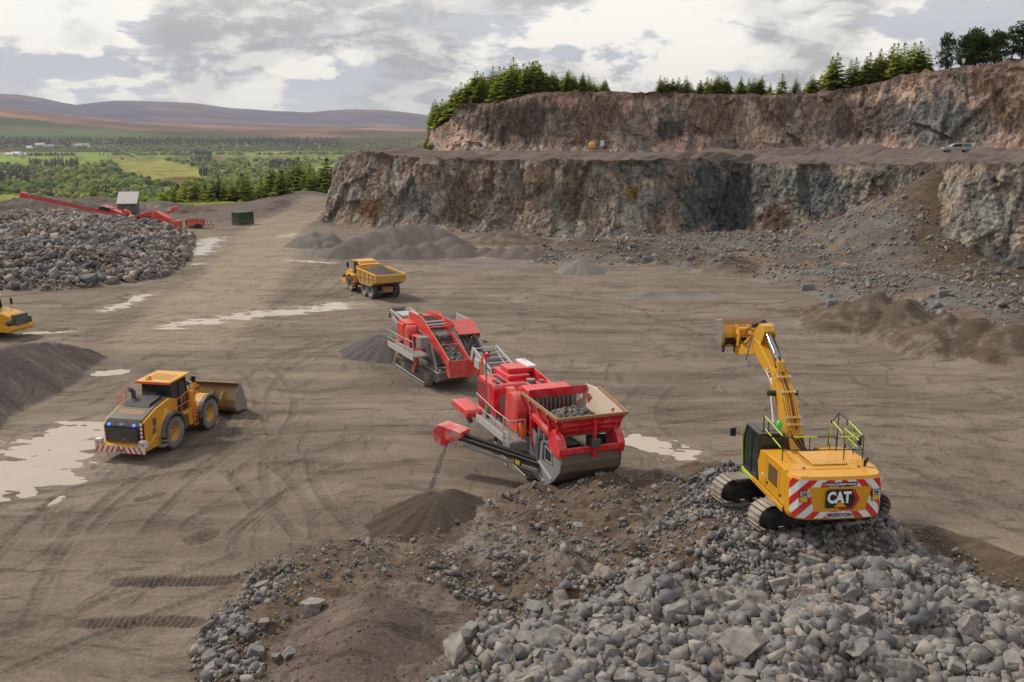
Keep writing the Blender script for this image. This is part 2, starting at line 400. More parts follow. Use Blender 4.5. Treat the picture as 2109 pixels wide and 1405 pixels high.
M['bark'] = paint('bark', (.09, .065, .05), .9, .3)
# ============================================================ LAND
RP_FRONT = polyG([(425, 1300), (470, 1195), (620, 1122), (760, 1112), (860, 1092), (960, 1035), (1060, 1000), (1200, 985), (1390, 975), (1500, 962), (1620, 975), (1850, 1085), (1975, 1160), (2160, 1260)]) + [(22, 20), (-2, 20), (-9, 23)]
EXO = (11.0, 35.25)
BROWN = [polyG(q, .9) for q in ([(520, 1225), (640, 1150), (800, 1130), (830, 1165), (700, 1215), (560, 1262)], [(980, 1040), (1120, 1010), (1330, 1020), (1385, 1050), (1330, 1110), (1180, 1130), (1060, 1090)], [(1230, 1150), (1480, 1120), (1520, 1160), (1360, 1215), (1200, 1190)], [(470, 1300), (560, 1260), (640, 1280), (560, 1330)], [(1390, 1205), (1440, 1190), (1460, 1230), (1400, 1240)])]
HEAP_L = polyG([(-500, 610), (0, 598), (140, 600), (330, 577), (385, 545), (402, 510), (392, 482), (330, 476), (200, 474), (0, 474), (-500, 474)])
TALUS = polyG([(1080, 545), (1150, 505), (1400, 492), (1560, 480), (1800, 470), (2300, 500), (2300, 800), (2109, 735), (1960, 690), (1800, 650), (1640, 600), (1500, 565), (1330, 548), (1180, 548)])
# mounds: centre x, y, radius x, radius y, height, rotation (degrees)
def mnd(px, py, z, rx, ry, h, rot=0):
    a = G(px, py, z); return (a[0], a[1], rx, ry, h, rot)
MOUNDS = [
    mnd(1500, 548, .6, 4.5, 4.5, 1.9), mnd(1440, 540, .6, 4.0, 4, 1.7, 20), mnd(1390, 535, .6, 5, 4, 1.3), mnd(1120, 520, .5, 6, 4, 1.7), mnd(1040, 495, .5, 9, 5, 2.3),
    mnd(1300, 520, .5, 8, 5, 1.8), mnd(1210, 510, .5, 7, 5, 1.8),
    mnd(1740, 655, .5, 4.2, 6.2, 2.1, -30), mnd(1810, 655, .6, 3.4, 6.8, 2.7, -30), mnd(1870, 665, .6, 3.0, 6.8, 2.5, -32), mnd(1690, 640, .3, 5.5, 2.2, .9, 0),
    mnd(1950, 700, .8, 4.4, 4.0, 2.9), mnd(2020, 715, .5, 4.4, 3.6, 2.2), mnd(2100, 725, .5, 4.8, 3.8, 2.2), mnd(1885, 705, .3, 2.5, 2.6, 1.1),
    mnd(1500, 628, .1, 11, 1.6, .35, -3), mnd(1620, 640, .1, 7, 1.4, .4, 3),
    mnd(480, 418, 1, 30, 5, 1.0), mnd(200, 425, 1, 22, 6, 3.2), mnd(30, 428, 1, 24, 6, 4.2), mnd(330, 428, 1, 14, 5, 2.6),
    mnd(575, 425, 1.5, 5, 12, 2.4), mnd(672, 440, 1, 3.2, 13, 2.6, 6),
    mnd(1930, 1105, .3, 2.6, 1.3, .75, -38), mnd(2010, 1140, .3, 2.8, 1.4, .85, -35), mnd(2100, 1180, .3, 2.8, 1.5, .9, -32), mnd(2180, 1215, .3, 2.8, 1.5, .8, -32),
    (G(1210, 985, .6)[0], G(1210, 985, .6)[1], 2.2, 1.4, .8, 10),
]
PILE_LEFT = [(-31.5, 70.5, .9), (-33, 67, 2.3), (-33.4, 61, 2.9), (-33.6, 55, 2.6), (-32.3, 47, 3.2), (-31, 36, 3.4)]
PUDDLES = [  # px polygon centre line with half widths, sunk into the ground
    ([(40, 985), (120, 925), (190, 885)], 2.6, .7), ([(370, 668), (500, 650), (600, 640), (712, 628)], 1.7, .9), ([(402, 522), (430, 500), (440, 490)], 1.9, .9),
    ([(575, 488), (600, 482)], 1.5, .9), ([(220, 640), (300, 606)], .9, .8), ([(60, 686), (150, 682)], .7, .8), ([(205, 768), (243, 765)], .55, .6), ([(1310, 905), (1400, 935)], .9, .5), ([(380, 545), (412, 543)], .8, .8), ([(590, 535), (680, 541)], .8, .6)]
PUD = [([G(*q) for q in l], w_, s_) for l, w_, s_ in PUDDLES]
PUDZ = -.05
ROAD = [G(672, 402, 3.4), G(640, 417, 3.0), G(610, 437, 1.6), G(585, 452, .7), G(560, 475), G(540, 520), G(470, 600), G(360, 700)]
_rr = random.Random(4)
RUTS = []   # circle arcs of tyre tracks: cx, cy, radius, a0, a1, width, depth
def rut(px, py, qx, qy, bend, wd=.55, dp=.05, gauge=2.3, pair=True):
    a = np.array(G(px, py)); b = np.array(G(qx, qy)); c = (a+b)/2; d = b-a; L = np.hypot(*d); n = np.array([-d[1], d[0]])/L
    for s in ((0, gauge) if pair else (0,)):
        p = [(tuple((1-t)*(1-t)*a+2*t*(1-t)*(c+n*bend*L)+t*t*b+n*s)) for t in np.linspace(0, 1, 9)]
        RUTS.append((p, wd, dp))
for q in [(1260, 890, 2109, 800, .06), (1400, 700, 2109, 690, -.05), (1000, 690, 1500, 640, .05), (820, 640, 1400, 600, -.08), (880, 620, 1250, 680, .2), (450, 700, 800, 640, .1), (400, 760, 700, 700, -.1), (560, 900, 720, 700, .2), (480, 980, 560, 760, -.2),
          (650, 1110, 560, 960, -.12), (730, 1090, 640, 930, .1), (100, 1150, 330, 960, .1), (60, 1290, 240, 1010, .08), (30, 1380, 560, 1180, .02), (1850, 960, 2109, 1050, .04), (1840, 1000, 2109, 1100, .03), (1800, 900, 2109, 960, .05),
          (620, 470, 500, 640, .1), (640, 460, 560, 640, .14), (420, 570, 560, 480, .14), (150, 640, 480, 560, .05), (60, 720, 420, 640, .05), (1320, 800, 1480, 1000, -.3), (1180, 760, 1420, 720, -.2), (1500, 830, 2109, 860, .05), (200, 830, 420, 720, .1), (1700, 760, 2109, 780, -.06), (950, 590, 1350, 640, .07),
          (1450, 790, 1900, 740, .1), (1640, 900, 2109, 830, .07), (1270, 640, 1480, 720, .2), (700, 620, 900, 560, .1), (300, 1100, 520, 900, .06), (480, 1100, 700, 960, .1)]:
    rut(*q)
TRACKPADS = [(polyG([(250, 1198), (500, 1195)]), .42), (polyG([(180, 1283), (330, 1278), (400, 1282)]), .40), (polyG([(430, 1100), (405, 1112)]), .5), (polyG([(330, 1018), (290, 1028)]), .3)]

def ridge_rows(x):
    near = np.interp(x, [-900, 0, 90, 180, 260, 340, 420, 520, 700, 900, 1400], [225, 231, 238, 246, 254, 258, 260, 262, 264, 268, 272])
    far = np.interp(x, [-900, -200, 0, 50, 100, 140, 165, 200, 240, 300, 400, 440, 480, 520, 560, 640, 680, 730, 790, 830, 900, 1400], [212, 204, 209, 210, 216, 223, 226, 222, 217.5, 217.5, 219.5, 224, 229, 230.5, 233, 236, 232, 229.5, 230.5, 234, 242, 246])
    return near, far
FIELDS = [([(-60, 308), (190, 309), (235, 318), (228, 334), (120, 346), (-60, 332)], (.22, .29, .06)), ([(235, 332), (330, 329), (430, 350), (425, 372), (330, 378), (250, 352)], (.30, .29, .085)), ([(505, 318), (600, 303), (620, 312), (520, 324)], (.33, .36, .09)),
          ([(325, 388), (385, 380), (400, 395), (340, 402)], (.23, .30, .06)), ([(420, 322), (480, 322), (470, 334), (425, 334)], (.20, .14, .08)), ([(650, 345), (690, 338), (690, 352), (640, 352)], (.32, .36, .09)), ([(330, 372), (400, 362), (412, 372), (350, 382)], (.19, .12, .06)),
          ([(250, 345), (330, 345), (325, 352), (255, 352)], (.32, .29, .11)), ([(-400, 300), (-100, 305), (-80, 335), (-400, 330)], (.22, .29, .06))]

def ground(x, y):
    x = np.asarray(x, float); y = np.asarray(y, float)
    r = np.hypot(x, y); az = np.arctan2(x, y)
    z = .22*pn(x/22, y/22, .3)+.05*fbm(x/5, y/5, 1.1, 3)
    inq = sstep(r, 260, 225)
    z = z+sstep(y, 185, 245)*3.4*np.exp(-((x+50)/11.)**2)*sstep(y, 330, 260)
    # beyond the quarry edge the hill falls to the valley, rises again to the moors
    e = np.maximum(y-238, 0)*(y > 0)+np.maximum(-x-150, 0)*(y > 0)*.8
    drop = -68*(1-np.exp(-e/300.))
    drop = drop+9*np.exp(-((x+78)/48.)**2-((y-330)/60.)**2)
    z = z+np.where(r > 230, drop, 0)*sstep(r, 228, 246)
    far = r > 900
    if far.any():
        xf = CX+FPX*np.tan(np.clip(az, -1.2, 1.2))*1.02; nr, fr = ridge_rows(xf)
        def zr(row, rr): return CAMZ+(HZ-row)/FPX*rr
        n1 = fbm(x/700, y/700, 2.2, 4)
        zz = np.where(r < 4500, -68+7*pn(x/260, y/260, 4.)+4*pn(x/90, y/90), 0)
        a0 = -62.; a1 = zr(292+4*n1, 6000.); a2 = zr(nr, 8200.); a3 = zr(nr+17, 9600.); a4 = zr(fr, 14000.)
        h = np.where(r < 6000, a0+(a1-a0)*sstep(r, 4500, 6000), np.where(r < 8200, a1+(a2-a1)*((r-6000)/2200.)**1.0, np.where(r < 9600, a2+(a3-a2)*sstep(r, 8200, 9600), np.where(r < 14000, a3+(a4-a3)*sstep(r, 9200, 14000), a4*(1-.6*sstep(r, 14500, 26000))))))
        h = h+np.where((r > 5500), 12*fbm(x/500, y/500, 3.3, 4)*sstep(np.abs(r-14000), 0, 1500)*sstep(np.abs(r-8200), 0, 900), 0)
        m = sstep(r, 4300, 4600)
        z = np.where(far, z*(1-sstep(r, 900, 1400))+sstep(r, 900, 1400)*(zz*(1-m)+h*m), z)
    near = r < 262
    if near.any():
        xn = x[near]; yn = y[near]; zn = z[near]; pxx, pyy = PX(xn, yn, zn)
        # foreground blast heap
        d = polydist(xn, yn, RP_FRONT)
        top = np.interp(xn, [-12, -6, 0, 5, 8, 12, 16, 22], [.7, .9, 1.1, 1.6, 2.0, 2.15, 1.9, 1.8])
        front = sstep(yn, 34, 25)
        top = top+front*.55*sstep(xn, 0, 6)
        hh = np.clip(d*.62, 0, None); hh = top*(1-np.exp(-hh/top))
        hh = hh*(1+.35*fbm(xn/3.1, yn/3.1, 5., 3))+.24*sstep(d, .2, 1.5)*fbm(xn/1.3, yn/1.3, 7.7, 4)
        pad = sstep(np.hypot(xn-EXO[0], yn-EXO[1]), 4.6, 2.6)
        hh = hh*(1-pad)+pad*2.02
        hh = hh*sstep(np.hypot((xn-1.6)*1.1, yn-44.6), 1.2, 3.2)
        zn = zn+np.maximum(hh, 0)*(d > 0)
        # brown gravel mound at the bottom edge
        cx, cy = AT(775, 1270, 29.0)[:2]
        q = np.hypot((xn-cx)/3.3, (yn-cy+1.2)/3.9); mm = 2.35*np.clip(1-q, 0, 1)**.9*(1+.08*pn(xn*.8, yn*.8))
        zn = np.maximum(zn, mm*(q < 1))
        # boulder heap on the left
        d = polydist(xn, yn, HEAP_L)
        t = np.clip(d/15., 0, 1); hh = 4.0*(1-(1-t)**1.7)*(.85+.35*pn(xn/14, yn/14, 2.)+.12*pn(xn/5, yn/5, 3.))
        zn = zn+np.where(d > 0, hh, 0)
        # rubble apron and slope against the face
        d = polydist(xn, yn, TALUS)
        hh = np.clip(d*.16, 0, 1.6)+.45*sstep(d, 0, 4)*fbm(xn/6, yn/6, 1.7, 4)
        zn = zn+np.where(d > 0, np.maximum(hh, 0), 0)
        c1 = AT(1845, 398, 140); c2 = AT(1925, 345, 131)
        q = np.hypot((xn-c1[0])/1.35, (yn-c1[1]))
        zn = np.maximum(zn, 8.6-q*.58+.9*fbm(xn/5, yn/5, 8.8, 5))
        q = np.hypot((xn-c2[0])*1.15, (yn-c2[1])*.9)
        zn = np.maximum(zn, 12.2-q*.62+.25*fbm(xn/4, yn/4, 6.8, 4))
        c3 = AT(1700, 470, 148); q = np.hypot((xn-c3[0])/1.9, (yn-c3[1]))
        zn = np.maximum(zn, 3.9-q*.42+.8*fbm(xn/4, yn/4, 4.8, 5))
        zroad = zn.copy()
        for (mx_, my_, rx, ry, h_, rot) in MOUNDS:
            ca, sa = math.cos(R(rot)), math.sin(R(rot)); u = (xn-mx_)*ca+(yn-my_)*sa; v = -(xn-mx_)*sa+(yn-my_)*ca
            q = np.sqrt((u/rx)**2+(v/ry)**2)
            k = q < 1.35
            if k.any():
                qq = q[k]*(1+.16*pn(xn[k]/2.2, yn[k]/2.2, mx_)); add = h_*np.clip(1-qq, 0, 1)**.85*(1+.1*pn(xn[k], yn[k]))
                zn[k] = np.maximum(zn[k], zn[k]*.4+add)
        dr, _, _ = linedist(xn, yn, ROAD); mr = sstep(dr, 7.5, 4.2)*(yn > 120); zn = zn*(1-mr)+zroad*mr
        # long stone dust pile on the left
        d, h_, arc = linedist(xn, yn, PILE_LEFT)
        prof = h_*(1+.10*pn(arc/3.0, 0.0, 4.4))-d*.66+.10*pn(arc*.9+d*.15, d*.15, 2.)
        zn = np.maximum(zn, np.where(d < 9, np.maximum(prof, -9), -9))
        # undulating ground, ruts, puddle hollows
        flat = sstep(zn, .55, .25)
        sx, sy = xn*.35+yn*.12, yn
        zn = zn+flat*(.030*fbm(xn/1.2, yn/1.2, 2.9, 3)+.035*np.abs(pn(xn/9+yn/30, yn/1.6, 3.))*sstep(yn, 45, 70))
        for p, wd, dp in RUTS:
            bx0, by0 = np.min(p, 0)-1; bx1, by1 = np.max(p, 0)+1
            k = (xn > bx0) & (xn < bx1) & (yn > by0) & (yn < by1)
            if not k.any(): continue
            d, _, arc = linedist(xn[k], yn[k], p)
            cut = -dp*sstep(d, wd*.55, wd*.3)+dp*.7*np.exp(-((d-wd*.7)/(wd*.18))**2)
            lug = .018*np.sign(np.sin(arc*2*math.pi/.42+d*5))*(d < wd*.5)
            fade = .5+.5*sstep(pn(arc/6, p[0][0]), -.35, .3)
            zn[k] += (cut+lug*(yn[k] < 60))*flat[k]*fade
        for p, wd in TRACKPADS:
            d, _, arc = linedist(xn, yn, p); zn += np.where(d < wd, -.045+.03*np.sign(np.sin(arc*2*math.pi/.2+d*2)), 0)
        for l, w_, s_ in PUD:
            lo = np.min(l, 0)-w_*3; hi = np.max(l, 0)+w_*3
            k = (xn > lo[0]) & (xn < hi[0]) & (yn > lo[1]) & (yn < hi[1]) & (zn < 1.2)
            if not k.any(): continue
            d, _, arc = linedist(xn[k], yn[k], l)
            wv = w_*(1+.8*fbm(xn[k]/3.2, yn[k]/1.3, 9., 4)+(.9*pn(xn[k]/6, yn[k]/.8, 4.) if yn[k].min() > 60 else 0))
            m = sstep(d, wv*2.2, wv*.9); zt = PUDZ+.035+(-.10+.13*fbm(xn[k]/1.6, yn[k]/.7, 12., 4))*sstep(d, wv*1.15, wv*.8)
            zn[k] = zn[k]*(1-m)+zt*m
        z[near] = zn
    return z

def mixc(c, m, col): return c*(1-m[..., None])+np.array(col)*m[..., None]
def ground_color(x, y, z):
    r = np.hypot(x, y); n = fbm(x/7, y/7, 3.7, 4); n2 = fbm(x/1.6, y/1.6, 5.1, 3); pxx, pyy = PX(x, y, z)
    c = np.ones(x.shape+(3,))*np.array((.185, .146, .112))
    c = mixc(c, .55*sstep(n, .0, .5), (.125, .098, .076)); c = mixc(c, .5*sstep(n, -.1, -.5), (.235, .19, .145))
    st = fbm(x/16+y/60, y/2.2, 8.3, 4); c = mixc(c, .42*sstep(st, .08, .45), (.115, .092, .072)); c = mixc(c, .28*sstep(-st, .12, .5), (.25, .205, .16))
    c = mixc(c, .5*sstep(n2, .25, .6)*sstep(r, 80, 40), (.13, .105, .085))
    for cx_, cy_, rx, ry in [(1380, 610, 160, 10), (1010, 545, 130, 14), (700, 520, 130, 12)]:   # spilt grey stone
        q = np.hypot((pxx-cx_)/rx, (pyy-cy_)/ry)+.3*n2; c = mixc(c, .55*sstep(q, 1.1, .4), (.17, .155, .155))
    # haul road
    for p, wd, dp in RUTS:
        bx0, by0 = np.min(p, 0)-1; bx1, by1 = np.max(p, 0)+1
        k = (x > bx0) & (x < bx1) & (y > by0) & (y < by1)
        if k.any():
            d, _, arc = linedist(x[k], y[k], p); m = sstep(d, wd*.55, wd*.35)*(.18+.26*sstep(pn(arc/5, p[0][1]), -.3, .3)); c[k] = mixc(c[k], m, (.10, .08, .062))
    for p, wd in TRACKPADS:
        d, _, arc = linedist(x, y, p); c = mixc(c, .75*sstep(d, wd*1.1, wd*.8), (.085, .066, .050))
    # damp pale silt round the puddles
    for l, w_, s_ in PUD:
        d, _, _ = linedist(x, y, l); c = mixc(c, .6*s_*sstep(d, w_*2.6, w_*1.0)*sstep(n2, -.5, .1), (.33, .28, .235))
    # heaps
    d = polydist(x, y, RP_FRONT); mott = fbm(x/2.4, y/2.4, 12.3, 3)
    c = mixc(c, sstep(d, -.4, .5), (.12, .086, .060)); c = mixc(c, sstep(d, .2, 1)*sstep(mott, .0, .35)*.7, (.21, .175, .145))
    c = mixc(c, .8*sstep(polydist(x, y, polyG([(905, 1290), (1010, 1235), (1180, 1225), (1330, 1190), (1500, 1160), (1440, 1120), (1390, 1040), (1480, 945), (1600, 960), (1860, 1090), (1990, 1165), (2180, 1270), (2240, 1500), (880, 1500)], 1.5)), -.3, .6), (.10, .092, .085))  # soil darkened under dense rock, shade of the gaps put into the colour
    for q in BROWN: c = mixc(c, .85*sstep(polydist(x, y, q)+.5*n2, -.1, .5), (.125, .085, .058))
    d = polydist(x, y, HEAP_L); c = mixc(c, sstep(d, 0, 2), (.12, .10, .09))
    d = polydist(x, y, TALUS); c = mixc(c, sstep(d, 0, 3), (.125, .105, .09)); k = (r < 260) & (d < 6) & (z > 2.2) & (x > 20); c = mixc(c, k*1., (.135, .105, .082))
    q = sstep(fbm(x/9, y/9, 31., 3), .05, .3)*(d > 0); c = mixc(c, .6*q, (.16, .165, .165)); q = sstep(fbm(x/7, y/7, 41., 3), .2, .4)*(d > 0); c = mixc(c, .6*q, (.22, .15, .105))
    c2 = AT(1925, 345, 131); dd = np.abs((x-c2[0])-(-(y-c2[1]))*(-.12)); c = mixc(c, sstep(dd+1.5*n2, 6.5, 4.)*(z > .8)*(y > 95)*(x > 35), (.105, .072, .048))
    for i, (mx_, my_, rx, ry, h_, rot) in enumerate(MOUNDS):
        q = np.hypot(x-mx_, y-my_)/max(rx, ry); c = mixc(c, .8*sstep(q, 1.15, .8)*(z > .25)*sstep(n2, -.6, .1), (.105, .074, .052) if (i < 17 or i > 22) else (.14, .115, .105))
    d, _, _ = linedist(x, y, ROAD); c = mixc(c, .8*sstep(d, 6, 9)*sstep(y, 182, 196)*(r < 262)*(x > -75), (.10, .076, .062)); c = mixc(c, .8*sstep(d, 6.5, 4)*(y > 60), (.29, .23, .165))
    d, h_, arc = linedist(x, y, PILE_LEFT); m = (d < 9)*sstep(h_-d*.66+.15*n2, -.1, .15); c = mixc(c, m*1., (.105, .083, .078)); c = mixc(c, m*.5*sstep(np.sin(arc*1.6+d*.4)+n2, .4, 1.2), (.16, .13, .118))
    cx, cy = AT(775, 1270, 29.0)[:2]; q = np.hypot((x-cx)/3.3, (y-cy+1.2)/3.9); c = mixc(c, sstep(q+.1*n2, 1.0, .85), (.16, .118, .095))
    # grass and scrub past the edge
    c = c*np.where((r < 255) & (z < .9), 1.1, 1.0)[..., None]
    gs = sstep(r, 248, 262)
    c = mixc(c, gs, (.075, .095, .032)); c = mixc(c, gs*sstep(n, -.1, .3)*.5, (.13, .12, .06))
    return c
def land_color(x, y, z):
    r = np.hypot(x, y); pxx, pyy = PX(x, y, z)
    n = fbm(x/160, y/160, 3.3, 5); n2 = fbm(x/40, y/40, 5.3, 4)
    c = np.ones(x.shape+(3,))*np.array((.18, .22, .055)); c = mixc(c, .6*sstep(n, 0, .4), (.28, .25, .09)); c = mixc(c, .5*sstep(n2, .1, .5), (.09, .11, .04))
    wob = 4*fbm(x/120, y/120, 9., 3)
    for poly, colr in FIELDS:
        d = polydist(pxx+wob*2, pyy+wob*.5, poly); c = mixc(c, sstep(d, -.5, 1.2)*(r > 700), colr)
    c = mixc(c, .4*sstep(fbm(x/90, y/30, 1., 3), .1, .4)*(pyy > 325)*(pyy < 372)*(pxx > 235)*(pxx < 430), (.17, .12, .06))
    return c
def hill_color(x, y, z):
    r = np.hypot(x, y); pxx, pyy = PX(x, y, z); n = fbm(x/900, y/900, 3.3, 5); n2 = fbm(x/1500, y/500, 7.3, 5)
    c = np.ones(x.shape+(3,))*np.array((.065, .072, .040))                         # dark plantation belt
    c = mixc(c, sstep(n, -.1, .3)*.5, (.10, .085, .045))
    c = mixc(c, sstep(r, 6000, 6300)*sstep(pxx, 420, 250)*sstep(r+500*n, 7600, 7000)*sstep(pyy, 262, 270), (.08, .115, .04))
    moor = sstep(r+700*n, 6900, 7600); c = mixc(c, moor, (.22, .115, .085)); c = mixc(c, moor*sstep(n2, .0, .35)*.7, (.32, .21, .13)); c = mixc(c, moor*sstep(-n2, .05, .4)*.7, (.10, .07, .075))
    farm = sstep(r, 9800, 11000); c = mixc(c, farm*.92, (.068, .062, .125)); c = mixc(c, farm*.6*sstep(n2, .12, .4), (.19, .13, .12))  # blue-violet of the far ridge is distance haze painted into its colour
    return c

# one polar sheet: rows of radius, columns of bearing; fine inside the view
fine = np.linspace(-.62, .62, 940); side = np.concatenate([np.linspace(.66, math.pi, 26)])
azs = np.concatenate([-side[::-1], fine, side])
rows = [1.0, 4, 8, 12, 16, 20, 22.5]
while rows[-1] < 245: rr_ = rows[-1]; rows.append(rr_+min(max(rr_*rr_/15000., .045), .34))
iq = len(rows)-1
while rows[-1] < 700: rows.append(rows[-1]*1.012)
while rows[-1] < 5000: rows.append(rows[-1]*1.02)
ih = len(rows)-1
while rows[-1] < 30000: rows.append(rows[-1]*1.014)
rows = np.array(rows); nc = len(azs)
RR, AA = np.meshgrid(rows, azs, indexing='ij'); GX = RR*np.sin(AA); GY = RR*np.cos(AA); GZ = ground(GX, GY)
def sheet(name, i0, i1, fcol, mat, step=1):
    idx = np.arange(i0, i1+1, 1); cs = np.arange(0, nc, step)
    if cs[-1] != nc-1: cs = np.append(cs, nc-1)
    X = GX[np.ix_(idx, cs)]; Y = GY[np.ix_(idx, cs)]; Z = GZ[np.ix_(idx, cs)]
    o = mesh_np(name, np.stack([X, Y, Z], -1).reshape(-1, 3), gridfaces(len(idx), len(cs))[:, ::-1], mat, fcol(X.ravel(), Y.ravel(), Z.ravel()), smooth=True)
    return tag(o, kind='structure')
sheet('quarry_floor', 0, iq, ground_color, M['earth'])
sheet('valley', iq, ih, land_color, M['land'])
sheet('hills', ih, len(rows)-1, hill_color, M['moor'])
def hgt(x, y):
    return float(ground(np.array([float(x)]), np.array([float(y)]))[0])

# water lying in the hollows
for l, w_, s_ in PUD:
    P_ = np.array(l); pts = []
    n = len(P_); d = P_[-1]-P_[0]; L = np.hypot(*d); u = d/L; v = np.array([-u[1], u[0]]); c = (P_[0]+P_[-1])/2
    # sheet follows the hollow; the shoreline is where the ground rises through it
    a = L/2+w_*2.0; b = w_*2.0+max(abs((q-c)@v) for q in P_)
    ring = [(c[0]+u[0]*a*math.cos(t)+v[0]*b*math.sin(t), c[1]+u[1]*a*math.cos(t)+v[1]*b*math.sin(t), PUDZ) for t in np.linspace(0, 2*math.pi, 40, endpoint=False)]
    bm = bmesh.new(); bm.faces.new([bm.verts.new(q) for q in ring]); me = bpy.data.meshes.new('puddle'); bm.to_mesh(me); bm.free(); me.materials.append(M['water'])
    o = bpy.data.objects.new('puddle', me); COL.objects.link(o); tag(o, kind='structure')

# ------------------------------------------------------------ rock faces
def resample(pts, step):
    P_ = np.array(pts, float); seg = np.hypot(*(P_[1:, :2]-P_[:-1, :2]).T); s = np.concatenate([[0], np.cumsum(seg)]); n = int(s[-1]/step)
    t = np.linspace(0, s[-1], n); return np.stack([np.interp(t, s, P_[:, k]) for k in range(P_.shape[1])], -1), t
def palette(u, v, n, base, seed, patches):
    c = np.ones(u.shape+(3,))*np.array(base)
    for k, (colr, s, lo, hi, amt) in enumerate(patches):
        m = fbm(u/s[0], v/s[1], seed+k*3.7, 4); c = mixc(c, amt*sstep(m, lo, hi), colr)
    b1, b2, r1, r2, r3, ox, oy = cells(u/2.6+.6*pn(u/2, v/2, seed), v/3.2, 51)
    c = c*.82+.18*c.mean(-1, keepdims=True); return c*np.array((1.0, .99, .97))*(2.2 if seed < 5 else 2.6)*(.84+.32*r1)[..., None]
def face(name, ctrl, batter, step, nv, base, seed, patches, extra=None, below=3.0, amp=1.0):
    """ctrl: px, base depth, top row (photo pixels). A path of stations, the wall rises from the floor to the rim."""
    A, t = resample(ctrl, step)      # x, y, zbase, ztop
    for k in range(A.shape[1]):      # round the corners of the path a little
        ker = np.ones(9)/9; A[:, k] = np.convolve(np.pad(A[:, k], 4, mode='edge'), ker, 'valid')
    tx = np.gradient(A[:, 0]); ty = np.gradient(A[:, 1]); L = np.hypot(tx, ty)+1e-9; nx, ny = ty/L, -tx/L    # outward = right of travel
    v = np.linspace(0, 1, nv)[:, None]; U = np.repeat(t[None, :], nv, 0)
    zb = A[:, 2][None]-below; zt = A[:, 3][None]; Z = zb+(zt-zb)*v
    hgt_ = Z-A[:, 2][None]; warp = .9*pn(U/5, Z/5, seed)
    D = amp*.78*(1.35*facet(U+warp, Z*.45+warp, 7.5, int(seed)*7+1, .8)+.70*facet(U+1.5*Z*.25, Z*.45, 2.9, int(seed)*7+2, 1.2)+.30*facet(U, Z*.75+warp, 1.05, int(seed)*7+3, 1.2)+.16*facet(U, Z, .42, int(seed)*7+4, 1.2)+.35*fbm(U/1.4, Z/3.2, seed+2, 4)+1.2*pn(U/13, Z/20, seed+5))
    toe = np.exp(-np.clip(hgt_, 0, None)/1.6)*1.3; rim = sstep(v, .93, 1.0)*1.0
    out_ = D*sstep(v, 1.0, .93)+(1-v)*(zt-zb)*batter+toe
    if extra is not None: out_ = out_+extra(U, Z, A)
    X = A[:, 0][None]+nx[None]*out_; Y = A[:, 1][None]+ny[None]*out_
    Z = Z+.12*fbm(U/2, v*4, seed, 3)*sstep(v, 0, .2)-rim*.0
    Z[-1] += .5*fbm(t/2.4, 0*t, seed+9, 4)
    c = palette(U, Z, None, base, seed, patches)
    pxx, pyy = PX(X, Y, Z)
    return X, Y, Z, c, U, v, pxx, pyy, A
def finish_face(name, X, Y, Z, c):
    o = mesh_np(name, np.stack([X, Y, Z], -1).reshape(-1, 3), gridfaces(*X.shape), M['face'], c.reshape(-1, 3), smooth=False)
    return tag(o, kind='structure')
def st(px, brow, Y, trow, zb=0.0): a = AT(px, brow, Y); return (a[0], Y, zb, rowz(trow, Y))
LOW = [(-22, 330, 0, 11.6), (-30, 262, 0, 11.4), (-35, 222, 0, 11.6)]+[st(*q) for q in [(694, 455, 199, 345), (715, 455, 194, 322), (745, 460, 189, 309), (790, 465, 185, 316), (860, 468, 181, 325), (1000, 475, 174, 329), (1150, 490, 167, 329), (1290, 490, 162, 330), (1400, 490, 164, 327), (1480, 488, 166, 332), (1520, 480, 167.5, 334), (1560, 478, 164, 334), (1640, 480, 156, 336), (1720, 480, 152, 337), (1850, 480, 145, 338), (1925, 500, 138, 338), (1965, 600, 119, 336), (2040, 620, 115, 334), (2120, 640, 112, 338), (2300, 640, 108, 338), (2700, 640, 96, 338)]]
X, Y, Z, c, U, v, pxx, pyy, A = face('lower', LOW, .26, .19, 105, (.165, .128, .098), 3.0,
    [((.115, .118, .122), (9, 7), .02, .3, .8), ((.23, .185, .135), (6, 9), .05, .4, .7), ((.20, .13, .085), (5, 6), .22, .42, .7), ((.19, .195, .18), (3.5, 6), .15, .4, .6), ((.07, .062, .056), (2.5, 5), .2, .5, .65)])
def patch(c, pxx, pyy, cx_, cy_, rx, ry, col, amt=.9, nz=.5, s=9.):
    q = np.hypot((pxx-cx_)/rx, (pyy-cy_)/ry)+nz*fbm(pxx/s/4, pyy/s/4, cx_, 3); return mixc(c, amt*sstep(q, 1.15, .7), col)
for a in [(1470, 400, 90, 80, (.125, .137, .142)), (1500, 440, 40, 55, (.085, .095, .10)), (1600, 380, 60, 50, (.20, .205, .195)), (1690, 400, 60, 60, (.165, .175, .175)), (1590, 455, 40, 30, (.11, .065, .045)), (1320, 345, 60, 25, (.20, .205, .20)), (2035, 430, 75, 75, (.34, .335, .30)), (2070, 370, 40, 40, (.33, .28, .23)), (2060, 560, 60, 50, (.11, .12, .115)),
          (1180, 400, 40, 50, (.20, .165, .12)), (960, 420, 60, 50, (.21, .175, .13)), (760, 430, 30, 25, (.25, .135, .075)), (1830, 360, 60, 28, (.19, .19, .17)), (1900, 345, 50, 20, (.12, .095, .085)), (1540, 360, 60, 25, (.145, .14, .135)), (1300, 400, 14, 20, (.24, .17, .05)), (1990, 600, 30, 30, (.24, .15, .10))]:
    c = patch(c, pxx, pyy, *a)
low_sc = (pyy < 344)
c = mixc(c, .7*sstep(1-v+0*U, .07, .0), (.15, .115, .095))
